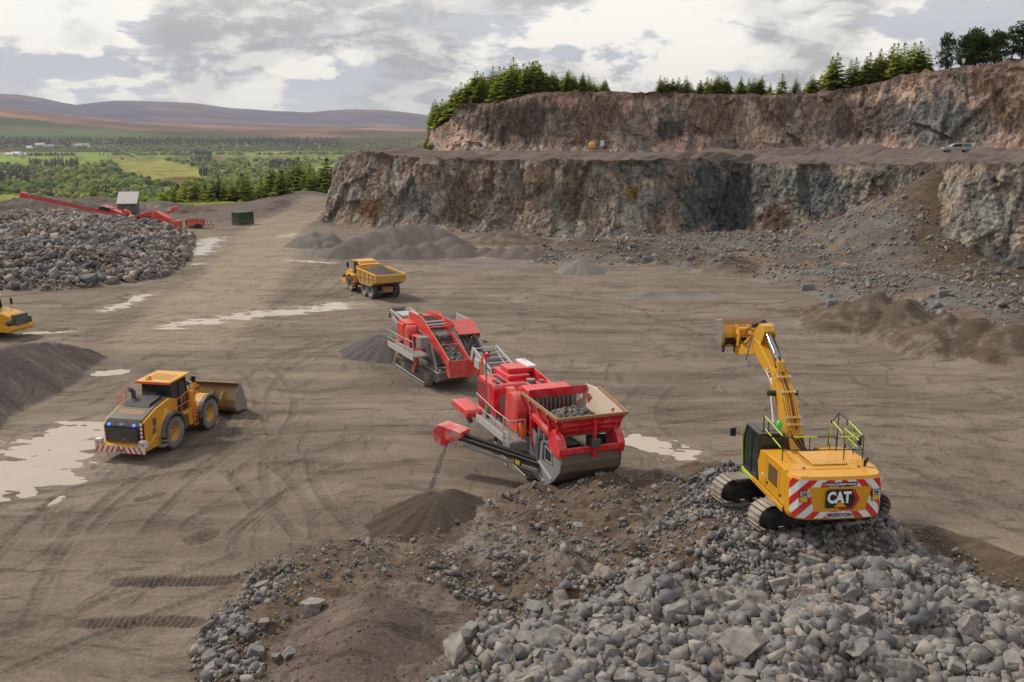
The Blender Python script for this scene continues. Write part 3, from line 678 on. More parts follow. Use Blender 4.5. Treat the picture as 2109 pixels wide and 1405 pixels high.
finish_face('lower_rock_face', X, Y, Z, c); LX, LY, LZ = X[-1], Y[-1], Z[-1]

UPP = [(70, 420, 13, 24), (20, 360, 13, 24), (-12, 300, 13, 22), (-22, 262, 13, 19.5)]+[st(a, b, Y_, t_, 13.6) for a, b, Y_, t_ in [(905, 303, 238, 262), (925, 303, 231, 250), (945, 303, 226, 219), (975, 303, 223, 213), (1010, 303, 219, 212), (1050, 303, 216, 204), (1110, 303, 213, 190), (1250, 300, 208, 188), (1340, 300, 206, 190), (1500, 300, 202, 194), (1620, 300, 198, 194), (1680, 300, 196, 189), (1740, 298, 194, 182), (1800, 297, 190, 170), (1850, 296, 186, 153), (1960, 296, 178, 138), (2109, 295, 170, 120), (2300, 295, 162, 112), (2800, 295, 150, 110)]]
X, Y, Z, c, U, v, pxx, pyy, A = face('upper', UPP, .22, .24, 90, (.175, .128, .10), 11.0,
    [((.25, .185, .14), (8, 9), .0, .3, .8), ((.27, .165, .12), (5, 7), .15, .4, .7), ((.125, .11, .11), (5, 7), .1, .4, .7), ((.08, .07, .065), (3, 4), .25, .5, .7)], amp=.85)
for a in [(1050, 250, 100, 45, (.13, .105, .09)), (1230, 240, 60, 50, (.25, .185, .145)), (1200, 280, 20, 20, (.30, .17, .13)), (1460, 240, 60, 40, (.27, .20, .15)), (1600, 225, 40, 40, (.27, .20, .15)), (1830, 240, 50, 40, (.17, .165, .165)), (1930, 240, 60, 60, (.17, .18, .185)), (2000, 255, 40, 45, (.20, .20, .175)), (2060, 170, 60, 30, (.23, .15, .11)), (1760, 250, 60, 45, (.15, .115, .095)), (2080, 230, 40, 50, (.26, .18, .13)), (1380, 270, 30, 22, (.10, .085, .08))]:
    c = patch(c, pxx, pyy, *a)
c = mixc(c, .75*sstep(1-v+0*U, .14, .02), (.16, .105, .08))
finish_face('upper_rock_face', X, Y, Z, c); UX, UY, UZ = X[-1], Y[-1], Z[-1]; UA = A

# bench between the two faces: loft from the lower rim back to the foot of the upper face
def loft(name, front, back, nv, zf, mat, colf):
    """front, back: arrays of xyz resampled to the same count"""
    n = 700
    def rs(a):
        s = np.concatenate([[0], np.cumsum(np.hypot(np.diff(a[:, 0]), np.diff(a[:, 1])))]); t = np.linspace(0, s[-1], n); return np.stack([np.interp(t, s, a[:, k]) for k in range(3)], -1)
    f_, b_ = rs(front), rs(back); v = np.linspace(0, 1, nv)[:, None, None]; P_ = f_[None]*(1-v)+b_[None]*v; v = v[..., 0]
    P_[..., 2] += zf(P_[..., 0], P_[..., 1], v)
    c = colf(P_[..., 0], P_[..., 1], P_[..., 2], v)
    o = mesh_np(name, P_.reshape(-1, 3), gridfaces(nv, n), mat, c.reshape(-1, 3), smooth=True); return tag(o, kind='structure')
k0 = int(np.argmin(LY[:200]*0+np.abs(LX[:200]+40)))
fr = np.stack([LX, LY+.25, LZ-.02], -1)
bk = np.stack([UA[:, 0], UA[:, 1]+1.5, 0*UA[:, 0]+13.7], -1)
sel = UA[:, 1] < 300
def bz(x, y, v):
    b = .05*fbm(x/3, y/3, 2., 3)
    b = b+1.15*np.exp(-((v-.13)/.055)**2)*(.75+.5*pn(x/7, 1.))          # berm along the rim
    b = b+(.9+.9*sstep(x, 35, 60))*np.exp(-((v-.62)/.10)**2)*sstep(x, 18, 40)*(.8+.5*pn(x/6, 3.))   # windrow beyond the track
    b = b+.9*sstep(v, .86, 1.0)*(.6+.6*pn(x/4, 7.))
    return b
def bc(x, y, z, v):
    c = np.ones(x.shape+(3,))*np.array((.145, .112, .097)); n = fbm(x/4, y/4, 3., 4)
    c = mixc(c, .6*sstep(n, 0, .4), (.12, .088, .078)); c = mixc(c, .75*np.exp(-((v+0*x-.34)/.08)**2), (.24, .195, .16)); return c
loft('quarry_bench', fr[:, :], np.concatenate([bk[sel]]), 90, bz, M['earth'], bc)
# hilltop behind the upper rim
fr = np.stack([UX, UY+.2, UZ-.02], -1)
nb = np.stack([UA[:, 0]*1.9+10, UA[:, 1]+170, UZ-6], -1)
nb[:, 2] = np.where(nb[:, 0] < 40, UZ-22, nb[:, 2])
def tz(x, y, v):
    return 1.4*fbm(x/14, y/14, 5., 3)*sstep(v, 0, .1)+.3*fbm(x/3, y/3, 2., 3)*sstep(v, 0, .03)+(5.2*np.exp(-((x+4)/17.)**2)*sstep(v, .0, .12)*sstep(v, .5, .2)+1.5*np.exp(-((x-95)/18.)**2)*sstep(v, .0, .1))
def tcx(x, y, z, v):
    c = np.ones(x.shape+(3,))*np.array((.075, .09, .03)); n = fbm(x/3, y/3, 3., 4)
    c = mixc(c, .9*sstep(v+.04*n+0*x, .06, .03), (.17, .12, .095)); return c
TOPN = (fr, nb)
hilltop = loft('hilltop', fr, nb, 90, tz, M['earth'], tcx)
# wooded left flank of the hill, falling to the bench and valley
# ============================================================ MACHINES
class MB:
    """collects shapes with several materials, then links them as one mesh"""
    def __init__(s): s.v = []; s.f = []; s.m = []; s.mats = []; s.sm = []
    def mi(s, m):
        if m not in s.mats: s.mats.append(m)
        return s.mats.index(m)
    def add(s, vs_, fs, m, smooth=False):
        n = len(s.v); s.v += [tuple(q) for q in vs_]; k = s.mi(m)
        for f in fs: s.f.append([n+i for i in f]); s.m.append(k); s.sm.append(smooth)
        return s
    def box(s, c, d, m, rot=None):
        hx, hy, hz_ = d[0]/2, d[1]/2, d[2]/2
        vs_ = [Vector((x, y, z)) for x in (-hx, hx) for y in (-hy, hy) for z in (-hz_, hz_)]
        if rot: e = Euler([R(a) for a in rot]).to_matrix(); vs_ = [e @ q for q in vs_]
        vs_ = [q+Vector(c) for q in vs_]
        return s.add(vs_, [(0, 1, 3, 2), (4, 6, 7, 5), (0, 4, 5, 1), (2, 3, 7, 6), (0, 2, 6, 4), (1, 5, 7, 3)], m)
    def bx(s, x0, x1, y0, y1, z0, z1, m): return s.box(((x0+x1)/2, (y0+y1)/2, (z0+z1)/2), (x1-x0, y1-y0, z1-z0), m)
    def prism(s, pts, a0, a1, m, ax='y', taper=None):
        """polygon in the two other axes extruded along ax. pts (x,z) for y, (x,y) for z, (y,z) for x"""
        def mk(p, a):
            return (p[0], a, p[1]) if ax == 'y' else ((p[0], p[1], a) if ax == 'z' else (a, p[0], p[1]))
        n = len(pts); vs_ = [mk(p, a0) for p in pts]+[mk(p, a1) for p in (taper or pts)]
        ar = sum(pts[i][0]*pts[(i+1) % n][1]-pts[(i+1) % n][0]*pts[i][1] for i in range(n))
        fl = (ar > 0) != (a1 > a0)
        if ax == 'y': fl = not fl
        A = list(range(n)); B = [n+i for i in range(n)]
        fs = [A[::-1], B]+[(i, (i+1) % n, n+(i+1) % n, n+i) for i in range(n)]
        if fl: fs = [list(reversed(f)) for f in fs]
        return s.add(vs_, fs, m)
    def tube(s, pts, r, m, n=8, cap=True):
        pts = [Vector(p) for p in pts]; rs = r if isinstance(r, (list, tuple)) else [r]*len(pts); rings = []
        for i, p in enumerate(pts):
            d = (pts[min(i+1, len(pts)-1)]-pts[max(i-1, 0)]).normalized()
            a = d.cross(Vector((0, 0, 1)) if abs(d.z) < .95 else Vector((1, 0, 0))).normalized(); b = d.cross(a)
            rings.append([p+(a*math.cos(2*math.pi*k/n)+b*math.sin(2*math.pi*k/n))*rs[i] for k in range(n)])
        vs_ = [q for r_ in rings for q in r_]
        fs = [(i*n+k, (i+1)*n+k, (i+1)*n+(k+1) % n, i*n+(k+1) % n) for i in range(len(pts)-1) for k in range(n)]
        s.add(vs_, fs, m, smooth=n > 5)
        if cap: s.add(rings[0], [list(range(n))], m); s.add(rings[-1], [list(range(n))[::-1]], m)
        return s
    def bar(s, a, b, w, h, m):
        """rectangular bar, w sideways, h in the vertical sense"""
        a, b = Vector(a), Vector(b); d = (b-a).normalized(); u = d.cross(Vector((0, 0, 1)) if abs(d.z) < .97 else Vector((1, 0, 0))).normalized(); v = u.cross(d)
        vs_ = [p+u*i*w/2+v*j*h/2 for p in (a, b) for i, j in ((-1, -1), (1, -1), (1, 1), (-1, 1))]
        return s.add(vs_, [(0, 1, 2, 3), (7, 6, 5, 4), (0, 4, 5, 1), (1, 5, 6, 2), (2, 6, 7, 3), (3, 7, 4, 0)], m)
    def lathe(s, prof, m, n=36, ax='y', c=(0, 0, 0), smooth=True):
        """profile of (radius, along) spun round axis"""
        vs_ = []
        for r, a in prof:
            for k in range(n):
                t = 2*math.pi*k/n; u, v = r*math.cos(t), r*math.sin(t)
                q = (u, a, v) if ax == 'y' else ((u, v, a) if ax == 'z' else (a, u, v)); vs_.append((q[0]+c[0], q[1]+c[1], q[2]+c[2]))
        fs = [(i*n+k, i*n+(k+1) % n, (i+1)*n+(k+1) % n, (i+1)*n+k) for i in range(len(prof)-1) for k in range(n)]
        return s.add(vs_, fs, m, smooth)
    def quad(s, pts, m): return s.add(pts, [list(range(len(pts)))], m)
    def plate(s, pts, th, m):
        """flat polygon given thickness along its normal"""
        P_ = [Vector(p) for p in pts]; nrm = (P_[1]-P_[0]).cross(P_[2]-P_[0]).normalized()*th/2; n = len(P_)
        vs_ = [p+nrm for p in P_]+[p-nrm for p in P_]
        return s.add(vs_, [list(range(n)), [n+i for i in range(n)][::-1]]+[(i, n+i, n+(i+1) % n, (i+1) % n) for i in range(n)], m)
    def rail(s, path, posts, r, m, h0=0):
        s.tube(path, r, m, 6)
        for p, q in posts: s.tube([p, q], r, m, 6)
        return s
    def build(s, name, parent=None, bevel=0.0, loc=None, rot=None, **kw):
        me = bpy.data.meshes.new(name); me.from_pydata(s.v, [], s.f)
        for m in s.mats: me.materials.append(m)
        me.polygons.foreach_set('material_index', s.m); me.polygons.foreach_set('use_smooth', s.sm)
        bm = bmesh.new(); bm.from_mesh(me); bmesh.ops.recalc_face_normals(bm, faces=bm.faces); bm.to_mesh(me); bm.free()
        o = bpy.data.objects.new(name, me); COL.objects.link(o)
        if parent: o.parent = parent
        if loc: o.location = loc
        if rot: o.rotation_euler = rot
        if bevel:
            b = o.modifiers.new('bevel', 'BEVEL'); b.width = bevel; b.segments = 2; b.limit_method = 'ANGLE'; b.angle_limit = R(35); b.harden_normals = False
        return tag(o, **kw) if kw else o

def text_mesh(name, s, size, mat, parent, origin, xdir, zdir, lift=.006, depth=.004, bold=0.0, width=None, align='CENTER'):
    cu = bpy.data.curves.new('lettering', 'FONT'); cu.body = s; cu.size = size; cu.align_x = align; cu.align_y = 'CENTER'; cu.extrude = depth; cu.offset = bold; cu.resolution_u = 3
    to = bpy.data.objects.new('lettering', cu); COL.objects.link(to); bpy.context.view_layer.update()
    dg = bpy.context.evaluated_depsgraph_get(); me = bpy.data.meshes.new_from_object(to.evaluated_get(dg)); bpy.data.objects.remove(to)
    me.name = name; me.materials.clear(); me.materials.append(mat)
    co = np.empty(len(me.vertices)*3); me.vertices.foreach_get('co', co); co = co.reshape(-1, 3)
    sx = 1.0
    if width: sx = width/(co[:, 0].max()-co[:, 0].min())
    X_ = Vector(xdir).normalized(); Z_ = Vector(zdir).normalized(); N_ = X_.cross(Z_)
    o_ = np.array(origin); c2 = o_+np.outer(co[:, 0]*sx, X_)+np.outer(co[:, 1], Z_)+np.outer(co[:, 2]+lift+depth, N_)
    me.vertices.foreach_set('co', c2.ravel()); me.update()
    o = bpy.data.objects.new(name, me); COL.objects.link(o); o.parent = parent; return o

def wheel(parent, c, rad, wid, side, rimmat, lugs=26, rimr=.52):
    """hub and rim with the tyre as its child. side=+1 outer face towards +y"""
    m = MB(); s = side
    m.lathe([(.03, .10*s), (rad*.13, .10*s), (rad*.16, .04*s), (rad*.20, -.02*s), (rad*.34, -.05*s), (rad*.42, wid*.22*s), (rad*rimr, wid*.34*s), (rad*rimr, wid*.40*s), (rad*(rimr+.03), wid*.40*s)], rimmat, 30)
    for k in range(12):
        a = 2*math.pi*k/12; m.tube([(rad*.27*math.cos(a), -.05*s, rad*.27*math.sin(a)), (rad*.27*math.cos(a), .03*s, rad*.27*math.sin(a))], .03, M['darkgrey'], 5)
    h = m.build('wheel', parent, loc=c)
    t = MB(); w = wid/2; r = rad
    t.lathe([(r*.50, -w*.8*s), (r*.62, -w*.98*s), (r*.80, -w*s), (r*.90, -w*.93*s), (r*.93, -w*.80*s), (r*.93, w*.80*s), (r*.90, w*.93*s)], M['rubber'], 48)
    t.lathe([(r*.90, w*.93*s), (r*.80, w*s), (r*.62, w*.98*s), (r*(rimr+.005), w*.80*s)], M['tyre_side'], 48)
    for k in range(lugs):
        for q in (-1, 1):
            a = 2*math.pi*(k+(.5 if q > 0 else 0))/lugs; da = math.pi/lugs*.62
            vs_ = []
            for rr2 in (r*.90, r*1.0):
                for yy, sh in ((0.04*q*w, .5*da), (w*.98*q, -.25*da)):
                    for e in (-1, 1): vs_.append(((rr2-(.03 if abs(yy) > w*.5 else 0)*r)*math.cos(a+sh+e*da), yy, (rr2-(.03 if abs(yy) > w*.5 else 0)*r)*math.sin(a+sh+e*da)))
            t.add(vs_, [(0, 1, 3, 2), (4, 6, 7, 5), (0, 4, 5, 1), (2, 3, 7, 6), (0, 2, 6, 4), (1, 5, 7, 3)], M['rubber'])
    t.build('tyre', h); return h

def crawler(parent, x0, x1, yc, w, h, frame_mat, shoe_mat, pitch=.2, sag=.03, out=None):
    """track chain of shoes, with the frame and rollers as children"""
    r = h/2-.02; t = MB(); path = []
    L = x1-x0-2*r; 
    def pt(s_):
        # along stadium
        seg = [L, math.pi*r, L, math.pi*r]
        s_ %= sum(seg)
        if s_ < L: return (x0+r+s_, h-.03-sag*math.sin(math.pi*s_/L)**2, 0)
        s_ -= L
        if s_ < math.pi*r: a = s_/r; return (x1-r+r*math.sin(a), h/2+(r-.01)*math.cos(a), a)
        s_ -= math.pi*r
        if s_ < L: return (x1-r-s_, .03, math.pi)
        s_ -= L; a = s_/r; return (x0+r-r*math.sin(a), h/2-(r-.01)*math.cos(a), math.pi+a)
    tot = 2*L+2*math.pi*r; n = int(tot/pitch)
    for k in range(n):
        x, z, a = pt(k*tot/n); t.box((x, yc, z), (tot/n*.86, w, .035), shoe_mat, (0, math.degrees(a), 0))
        dx_, dz_ = math.sin(a), math.cos(a)
        t.box((x+dx_*.035-math.cos(a)*pitch*.33, yc, z+dz_*.035+math.sin(a)*pitch*.33), (.022, w, .05), shoe_mat, (0, math.degrees(a), 0))
    tr = t.build('track', parent)
    f_ = MB(); f_.prism([(x0+r*.75, h*.20), (x1-r*.75, h*.20), (x1-r*.8, h*.80), (x0+r*.8, h*.80)], yc-w*.30, yc+w*.30, frame_mat)
    f_.prism([(x0+r*1.6, h*.30), (x1-r*1.6, h*.30), (x1-r*1.8, h*.66), (x0+r*1.8, h*.66)], yc-w*.36, yc+w*.36, frame_mat)
    for xe in (x0+r, x1-r):
        f_.lathe([(.05, -w*.32), (r*.35, -w*.33), (r*.75, -w*.18), (r*.80, -w*.14), (r*.80, w*.14), (r*.75, w*.18), (r*.35, w*.33), (.05, w*.32)], frame_mat, 20, c=(xe, yc, h/2))
    k = int(L/.55)
    for i in range(k): f_.lathe([(.04, -w*.3), (.11, -w*.3), (.11, w*.3), (.04, w*.3)], frame_mat, 10, c=(x0+r+(i+.5)*L/k, yc, .16))
    f_.build('track_frame', tr, bevel=.012)
    return tr

def hose(m, a, b, sag, r, mat, n=7):
    a, b = Vector(a), Vector(b); m.tube([a.lerp(b, i/n)+Vector((0, 0, -sag*4*(i/n)*(1-i/n))) for i in range(n+1)], r, mat, 5)

def clip(poly, a, b):
    """keep the part of a 2D polygon left of line a->b"""
    o = []; n = len(poly)
    f_ = lambda p: (b[0]-a[0])*(p[1]-a[1])-(b[1]-a[1])*(p[0]-a[0])
    for i in range(n):
        p, q = poly[i], poly[(i+1) % n]; fp, fq = f_(p), f_(q)
        if fp >= 0: o.append(p)
        if fp*fq < 0: t = fp/(fp-fq); o.append((p[0]+t*(q[0]-p[0]), p[1]+t*(q[1]-p[1])))
    return o
def clipc(poly, conv):
    for i in range(len(conv)):
        poly = clip(poly, conv[i], conv[(i+1) % len(conv)])
        if len(poly) < 3: return []
    return poly

# ------------------------------------------------------------ excavator
def excavator():
    root = empty('excavator', (EXO[0], EXO[1], 2.02), R(95), label='large yellow tracked excavator standing on the grey rubble heap with its boom raised', cat='excavator')
    X = MB
    # undercarriage lies across: build in a turned frame baked into coordinates
    def turn(o, a):
        me = o.data; rot = Matrix.Rotation(a, 4, 'Z'); me.transform(rot)
    ta = R(15.8-95)
    for yc in (-1.42, 1.42):
        tr = crawler(root, -2.75, 2.75, yc, .78, 1.14, M['black'], M['track'], .19)
        turn(tr, ta)
        for c in tr.children: turn(c, ta)
    m = X(); m.bx(-.75, .75, -1.25, 1.25, .42, .86, M['black']); m.lathe([(.72, .80), (.72, 1.18), (.05, 1.18)], M['black'], 28, 'z'); m.prism([(-1.3, .35), (1.3, .35), (.9, .7), (-.9, .7)], -.35, .35, M['black'])
    u = m.build('undercarriage', root, .02); turn(u, ta)
    Y = M['yellow_clean']
    # revolving frame and side bodies
    m = X(); m.bx(-2.7, 1.75, -1.5, 1.5, 1.16, 1.30, M['black']); m.bx(-2.6, .55, 1.46, 1.53, 1.16, 1.34, Y); m.bx(.55, 1.8, 1.40, 1.52, 1.16, 1.30, M['lime']); m.build('deck', root, .02)
    m = X(); m.prism([(-2.72, 1.36), (-.10, 1.36), (.12, 2.00), (-.10, 2.50), (-.55, 2.60), (-2.72, 2.62)], .62, 1.50, Y); m.build('side_body', root, .045)
    m = X(); m.prism([(-2.72, 1.36), (1.05, 1.36), (1.15, 1.9), (.7, 2.30), (-.55, 2.56), (-2.72, 2.62)], -1.50, -.70, Y); m.build('side_body', root, .045)
    m = X(); m.prism([(-2.72, 1.32), (-.72, 1.32), (-.72, 2.50), (-1.0, 2.60), (-2.72, 2.63)], -.70, .62, Y); m.bx(-2.4, -.95, -.62, .52, 2.61, 2.672, Y); m.build('engine_hood', root, .03)
    # seams, vents, handles on the left side
    m = X()
    for i in range(11): m.bx(-1.95+i*.085, -1.92+i*.085, 1.50, 1.512, 1.75, 2.35, M['darkgrey'])
    for xx in (-2.15, -.85): m.bx(xx-.006, xx+.006, 1.498, 1.506, 1.40, 2.54, M['darkgrey'])
    for xx, zz in ((-1.0, 1.62), (-2.3, 1.62), (-.5, 1.75)): m.bx(xx-.05, xx+.05, 1.50, 1.52, zz-.04, zz+.04, M['white'] if xx > -.6 else M['black'])
    m.build('panel_seams', root); m = X(); m.bx(-2.45, -.9, .535, .545, 2.665, 2.676, M['darkgrey']); m.bx(-2.46, -2.44, -.62, .54, 2.665, 2.676, M['darkgrey'])
    for yy in (-.9, .9): m.lathe([(.0, 2.655), (.045, 2.655), (.045, 2.62)], M['darkgrey'], 10, 'z', (-2.62, yy, 0))
    m.build('panel_seams', root)
    # counterweight: plan outline with turned-in ends
    plan = [(-2.72, -1.50), (-2.72, 1.50), (-3.10, 1.46), (-3.36, 1.28), (-3.46, .95), (-3.50, 0), (-3.46, -.95), (-3.36, -1.28), (-3.10, -1.46)]
    m = X(); m.prism(plan, 1.30, 2.46, Y, 'z'); top = [(a*.985-.0, b*.955) for a, b in plan]; m.prism(plan, 2.46, 2.60, Y, 'z', taper=top)
    bot = [(a if a > -2.8 else a+.12, b*.96) for a, b in plan]; m.prism(bot, 1.14, 1.30, Y, 'z', taper=plan)
    cw = m.build('counterweight', root, .02)
    # striped border, a polygon map wrapped round the rear
    arc = [(-2.86, 1.488), (-3.10, 1.46), (-3.36, 1.28), (-3.46, .95), (-3.50, 0), (-3.46, -.95), (-3.36, -1.28), (-3.10, -1.46), (-2.86, -1.488)]
    sarr = [0]
    for a, b in zip(arc[:-1], arc[1:]): sarr.append(sarr[-1]+math.dist(a, b))
    S = sarr[-1]
    def surf(s_, z, off):
        s_ = min(max(s_, 0), S)
        for i in range(len(arc)-1):
            if s_ <= sarr[i+1]+1e-9: break
        t = (s_-sarr[i])/(sarr[i+1]-sarr[i]); a, b = arc[i], arc[i+1]; dx_, dy_ = b[0]-a[0], b[1]-a[1]; L = math.hypot(dx_, dy_)
        return (a[0]+t*dx_+dy_/L*off, a[1]+t*dy_-dx_/L*off, z)
    def wrap(m, poly, off, mat):
        for i in range(len(arc)-1):
            q = clipc(poly, [(sarr[i], -9), (sarr[i+1], -9), (sarr[i+1], 9), (sarr[i], 9)])
            if len(q) >= 3: m.add([surf(a+(1e-6 if a < (sarr[i]+sarr[i+1])/2 else -1e-6), b, off) for a, b in q], [list(range(len(q)))], mat)
    z0, z1 = 1.24, 2.50; mid = S/2; inner_t = 1.02; inner_b = .82
    outer = [(.22, z0+.18), (.42, z0), (S-.42, z0), (S-.22, z0+.18), (S-.12, z1-.2), (S-.25, z1), (.25, z1), (.12, z1-.2)]
    it, ib = 2.27, 1.46
    parts_ = [  # convex pieces of the ring round the yellow window
        [(mid-inner_b, ib), (mid-inner_b, z0), (mid+inner_b, z0), (mid+inner_b, ib)], [(mid-inner_t, z1), (mid-inner_t, it), (mid+inner_t, it), (mid+inner_t, z1)],
        [(0, z0), (mid-inner_b, z0), (mid-inner_b, ib), (mid-inner_t, it), (mid-inner_t, z1), (0, z1)], [(mid+inner_b, z0), (S, z0), (S, z1), (mid+inner_t, z1), (mid+inner_t, it), (mid+inner_b, ib)]]
    m = X()
    for pi, P_ in enumerate(parts_):
        if pi == 2: tri = [[(0, z0), (mid-inner_b, z0), (mid-inner_b, ib), (0, ib)], [(0, ib), (mid-inner_b, ib), (mid-inner_t, it), (0, it)], [(0, it), (mid-inner_t, it), (mid-inner_t, z1), (0, z1)]]
        elif pi == 3: tri = [[(mid+inner_b, z0), (S, z0), (S, ib), (mid+inner_b, ib)], [(mid+inner_b, ib), (S, ib), (S, it), (mid+inner_t, it)], [(mid+inner_t, it), (S, it), (S, z1), (mid+inner_t, z1)]]
        else: tri = [P_]
        for T in tri:
            T = clipc(T, outer)
            if len(T) < 3: continue
            wrap(m, T, .006, M['stripe_white'])
            for k in range(-14, 16):
                for sg in (-1, 1):
                    b0 = mid+sg*(k*.56+.06); sl = .95
                    st_ = [(b0, z0-.1), (b0+sg*.26, z0-.1), (b0+sg*(.26+sl*0), z0-.1)]
                    lo_, hi_ = z0-.1, z1+.1; dxs = -sg*(-1)*(hi_-lo_)*1.05*1
                    st_ = [(b0, lo_), (b0+.27, lo_), (b0+.27-sg*-1*(-(hi_-lo_)*.95)*1, hi_), (b0-sg*-1*(-(hi_-lo_)*.95)*1, hi_)]
                    # left half leans one way, right half the other
                    half = [(0, -9), (mid, -9), (mid, 9), (0, 9)] if sg < 0 else [(mid, -9), (S, -9), (S, 9), (mid, 9)]
                    q = clipc(st_, half)
                    if len(q) >= 3: q = clipc(q, T) if True else q
                    if len(q) >= 3: wrap(m, q, .010, M['stripe_red'])
    m.build('warning_stripes', cw)
    m = X(); wrap(m, [(mid-.62, 2.29), (mid+.52, 2.29), (mid+.52, 2.43), (mid-.62, 2.43)], .013, M['logo_black']); wrap(m, [(mid-.60, 2.31), (mid-.51, 2.31), (mid-.51, 2.41), (mid-.60, 2.41)], .016, M['orange'])
    m.build('name_plate', cw); m = X(); wrap(m, [(mid-.42, 1.255), (mid+.42, 1.255), (mid+.42, 1.435), (mid-.42, 1.435)], .013, M['stripe_white']); m.build('name_plate', cw)
    yb = -1  # on the rear the text runs towards -y
    def rx(y, off=.0): return -3.50+abs(y)*.042-off
    text_mesh('lettering', 'STEVENS EQUIPMENT RENTAL', .088, M['logo_white'], cw, (-3.515, .01, 2.36), (0, -1, 0), (0, 0, 1), .004, width=.98, bold=.002)
    text_mesh('lettering', 'BREEDON', .16, M['logo_blue'], cw, (-3.518, 0, 1.35), (0, -1, 0), (0, 0, 1), .006, width=.78, bold=.004)
    m = X(); e = -3.506
    def emb(pts, d, mat): m.plate([(e-d, -a, b) for a, b in pts], .012, mat)
    cxp, czp = .07, 1.87   # centre on the window (to the right)
    emb([(-.02, 1.52), (.42, 1.52), (.62, 1.86), (.44, 2.19), (.10, 2.19), (-.02, 1.7)], .008, M['logo_red']); emb([(.02, 1.545), (.405, 1.545), (.59, 1.86), (.42, 2.165), (.1, 2.165)], .012, plain('emblem red', (.42, .02, .03), .4)); emb([(.1, 1.6), (.37, 1.6), (.52, 1.86), (.39, 2.10), (.1, 2.10)], .016, M['logo_red'])
    emb([(-.48, 1.63), (-.44, 1.59), (.34, 1.59), (.47, 1.86), (.34, 2.20), (-.40, 2.20), (-.48, 2.10)], .020, M['logo_black'])
    m.build('emblem', cw)
    text_mesh('lettering', 'CAT', .50, M['logo_white'], cw, (e-.028, .055, 1.92), (0, -1, 0), (0, 0, 1), .004, bold=.022, width=.76)
    m = X(); m.plate([(e-.046, .28-.06, 1.625), (e-.046, -.20, 1.625), (e-.046, .01, 1.82)], .01, M['yellow_clean']); m.build('emblem', cw)
    for sy, ty in ((1, 1.16), (-1, -1.14)):
        m = X(); a = -3.415; px_ = -3.43
        u = Vector((.26, -1*1.0, 0)).normalized() if sy < 0 else Vector((-.26, -1, 0)).normalized()
        nn = Vector((-1, 0, 0))
        cxy = Vector((-3.435, ty, 0)); 
        def qd(z0_, z1_, mt, o_, w_=.13): m.plate([tuple(cxy+u*-w_+Vector((-o_, 0, z0_))), tuple(cxy+u*w_+Vector((-o_, 0, z0_))), tuple(cxy+u*w_+Vector((-o_, 0, z1_))), tuple(cxy+u*-w_+Vector((-o_, 0, z1_)))], .006, mt)
        qd(1.78, 2.16, M['logo_black'], .035); qd(1.80, 1.96, M['amber'], .042, .11); qd(1.985, 2.14, M['white'], .042, .11)
        pl = m.build('number_plate', cw)
        text_mesh('lettering', '58', .16, M['logo_black'], pl, (-3.435-.05, ty, 2.06), tuple(u), (0, 0, 1), .004, width=.17, bold=.004)
    # cab
    K = M['black']; cab = X(); x0, x1, y0, y1, zb, zt = .16, 1.86, .55, 1.48, 1.30, 2.98
    prof = [(x0, zb), (x1-.15, zb), (x1, 1.75), (x1-.02, 2.45), (x1-.28, zt), (x0+.02, zt), (x0-.03, 2.4)]
    def pillar(a, b, w=.09): cab.bar(a, b, w, w, K)
    for yy in (y0+.04, y1-.04):
        for i in range(len(prof)): a, b = prof[i], prof[(i+1) % len(prof)]; pillar((a[0], yy, a[1]), (b[0], yy, b[1]))
        pillar((.95, yy, zb), (.92, yy, zt)); pillar((x0, yy, 1.95), (.95, yy, 1.95), .05)
    for a in prof: pillar((a[0], y0+.04, a[1]), (a[0], y1-.04, a[1]), .08)
    cab.bx(x0-.02, x1-.26, y0, y1, zt-.02, zt+.07, M['darkgrey']); cab.bx(x0+.25, x1-.6, y0+.15, y1-.15, zt+.07, zt+.10, M['darkgrey']); cab.bx(x0-.02, x0+.03, y0, y1, zb, 1.95, K); cab.bx(x0, x1-.2, y0, y1, zb, zb+.08, K)
    cabo = cab.build('cab', root, .015)
    g = X(); yy = y1-.03; g.prism([(x0+.04, zb+.06), (x1-.2, zb+.06), (x1-.05, 1.78), (x1-.07, 2.42), (x1-.32, zt-.05), (x0+.06, zt-.05)], yy-.006, yy+.006, M['glass']); g.prism([(x0+.04, zb+.06), (x1-.2, zb+.06), (x1-.05, 1.78), (x1-.07, 2.42), (x1-.32, zt-.05), (x0+.06, zt-.05)], y0+.02, y0+.03, M['glass']); g.bx(x0+.0, x0+.015, y0+.08, y1-.08, 2.0, zt-.08, M['glass']); g.build('window', cabo)
    m = X(); m.bx(.6, 1.05, .8, 1.2, 1.6, 2.25, K); m.bx(.5, .62, .82, 1.18, 2.0, 2.6, K); m.build('seat', cabo, .03)
    m = X(); m.tube([(x1-.05, y1+.02, 1.55), (x1+.02, y1+.05, 2.75)], .028, M['lime'], 6); m.tube([(x1-.15, y1, 2.5), (x1+.0, y1+.35, 2.6)], .015, K, 5); m.build('grab_rail', cabo)
    m = X(); m.box((x1+.0, y1+.40, 2.62), (.05, .20, .32), K); m.build('mirror', cabo, .02)
    m = X(); m.lathe([(.0, zt+.30), (.08, zt+.30), (.10, zt+.12), (.10, zt+.07)], M['lime'], 12, 'z', (.9, y0-.02, 0)); m.build('beacon', cabo)
    for b_ in cabo.children:
        if b_.name.startswith('beacon'): b_.data.materials[0] = plain('green lens', (.02, .60, .05), .3)
    # handrails on top, black tube with lime tape
    m = X(); r = .019
    def trail(pts, posts=(), tape=()):
        m.tube(pts, r, K, 6)
        for a, b in posts: m.tube([a, b], r, K, 6)
        for a, b in tape: m.tube([a, b], r*1.18, M['lime'], 6)
    
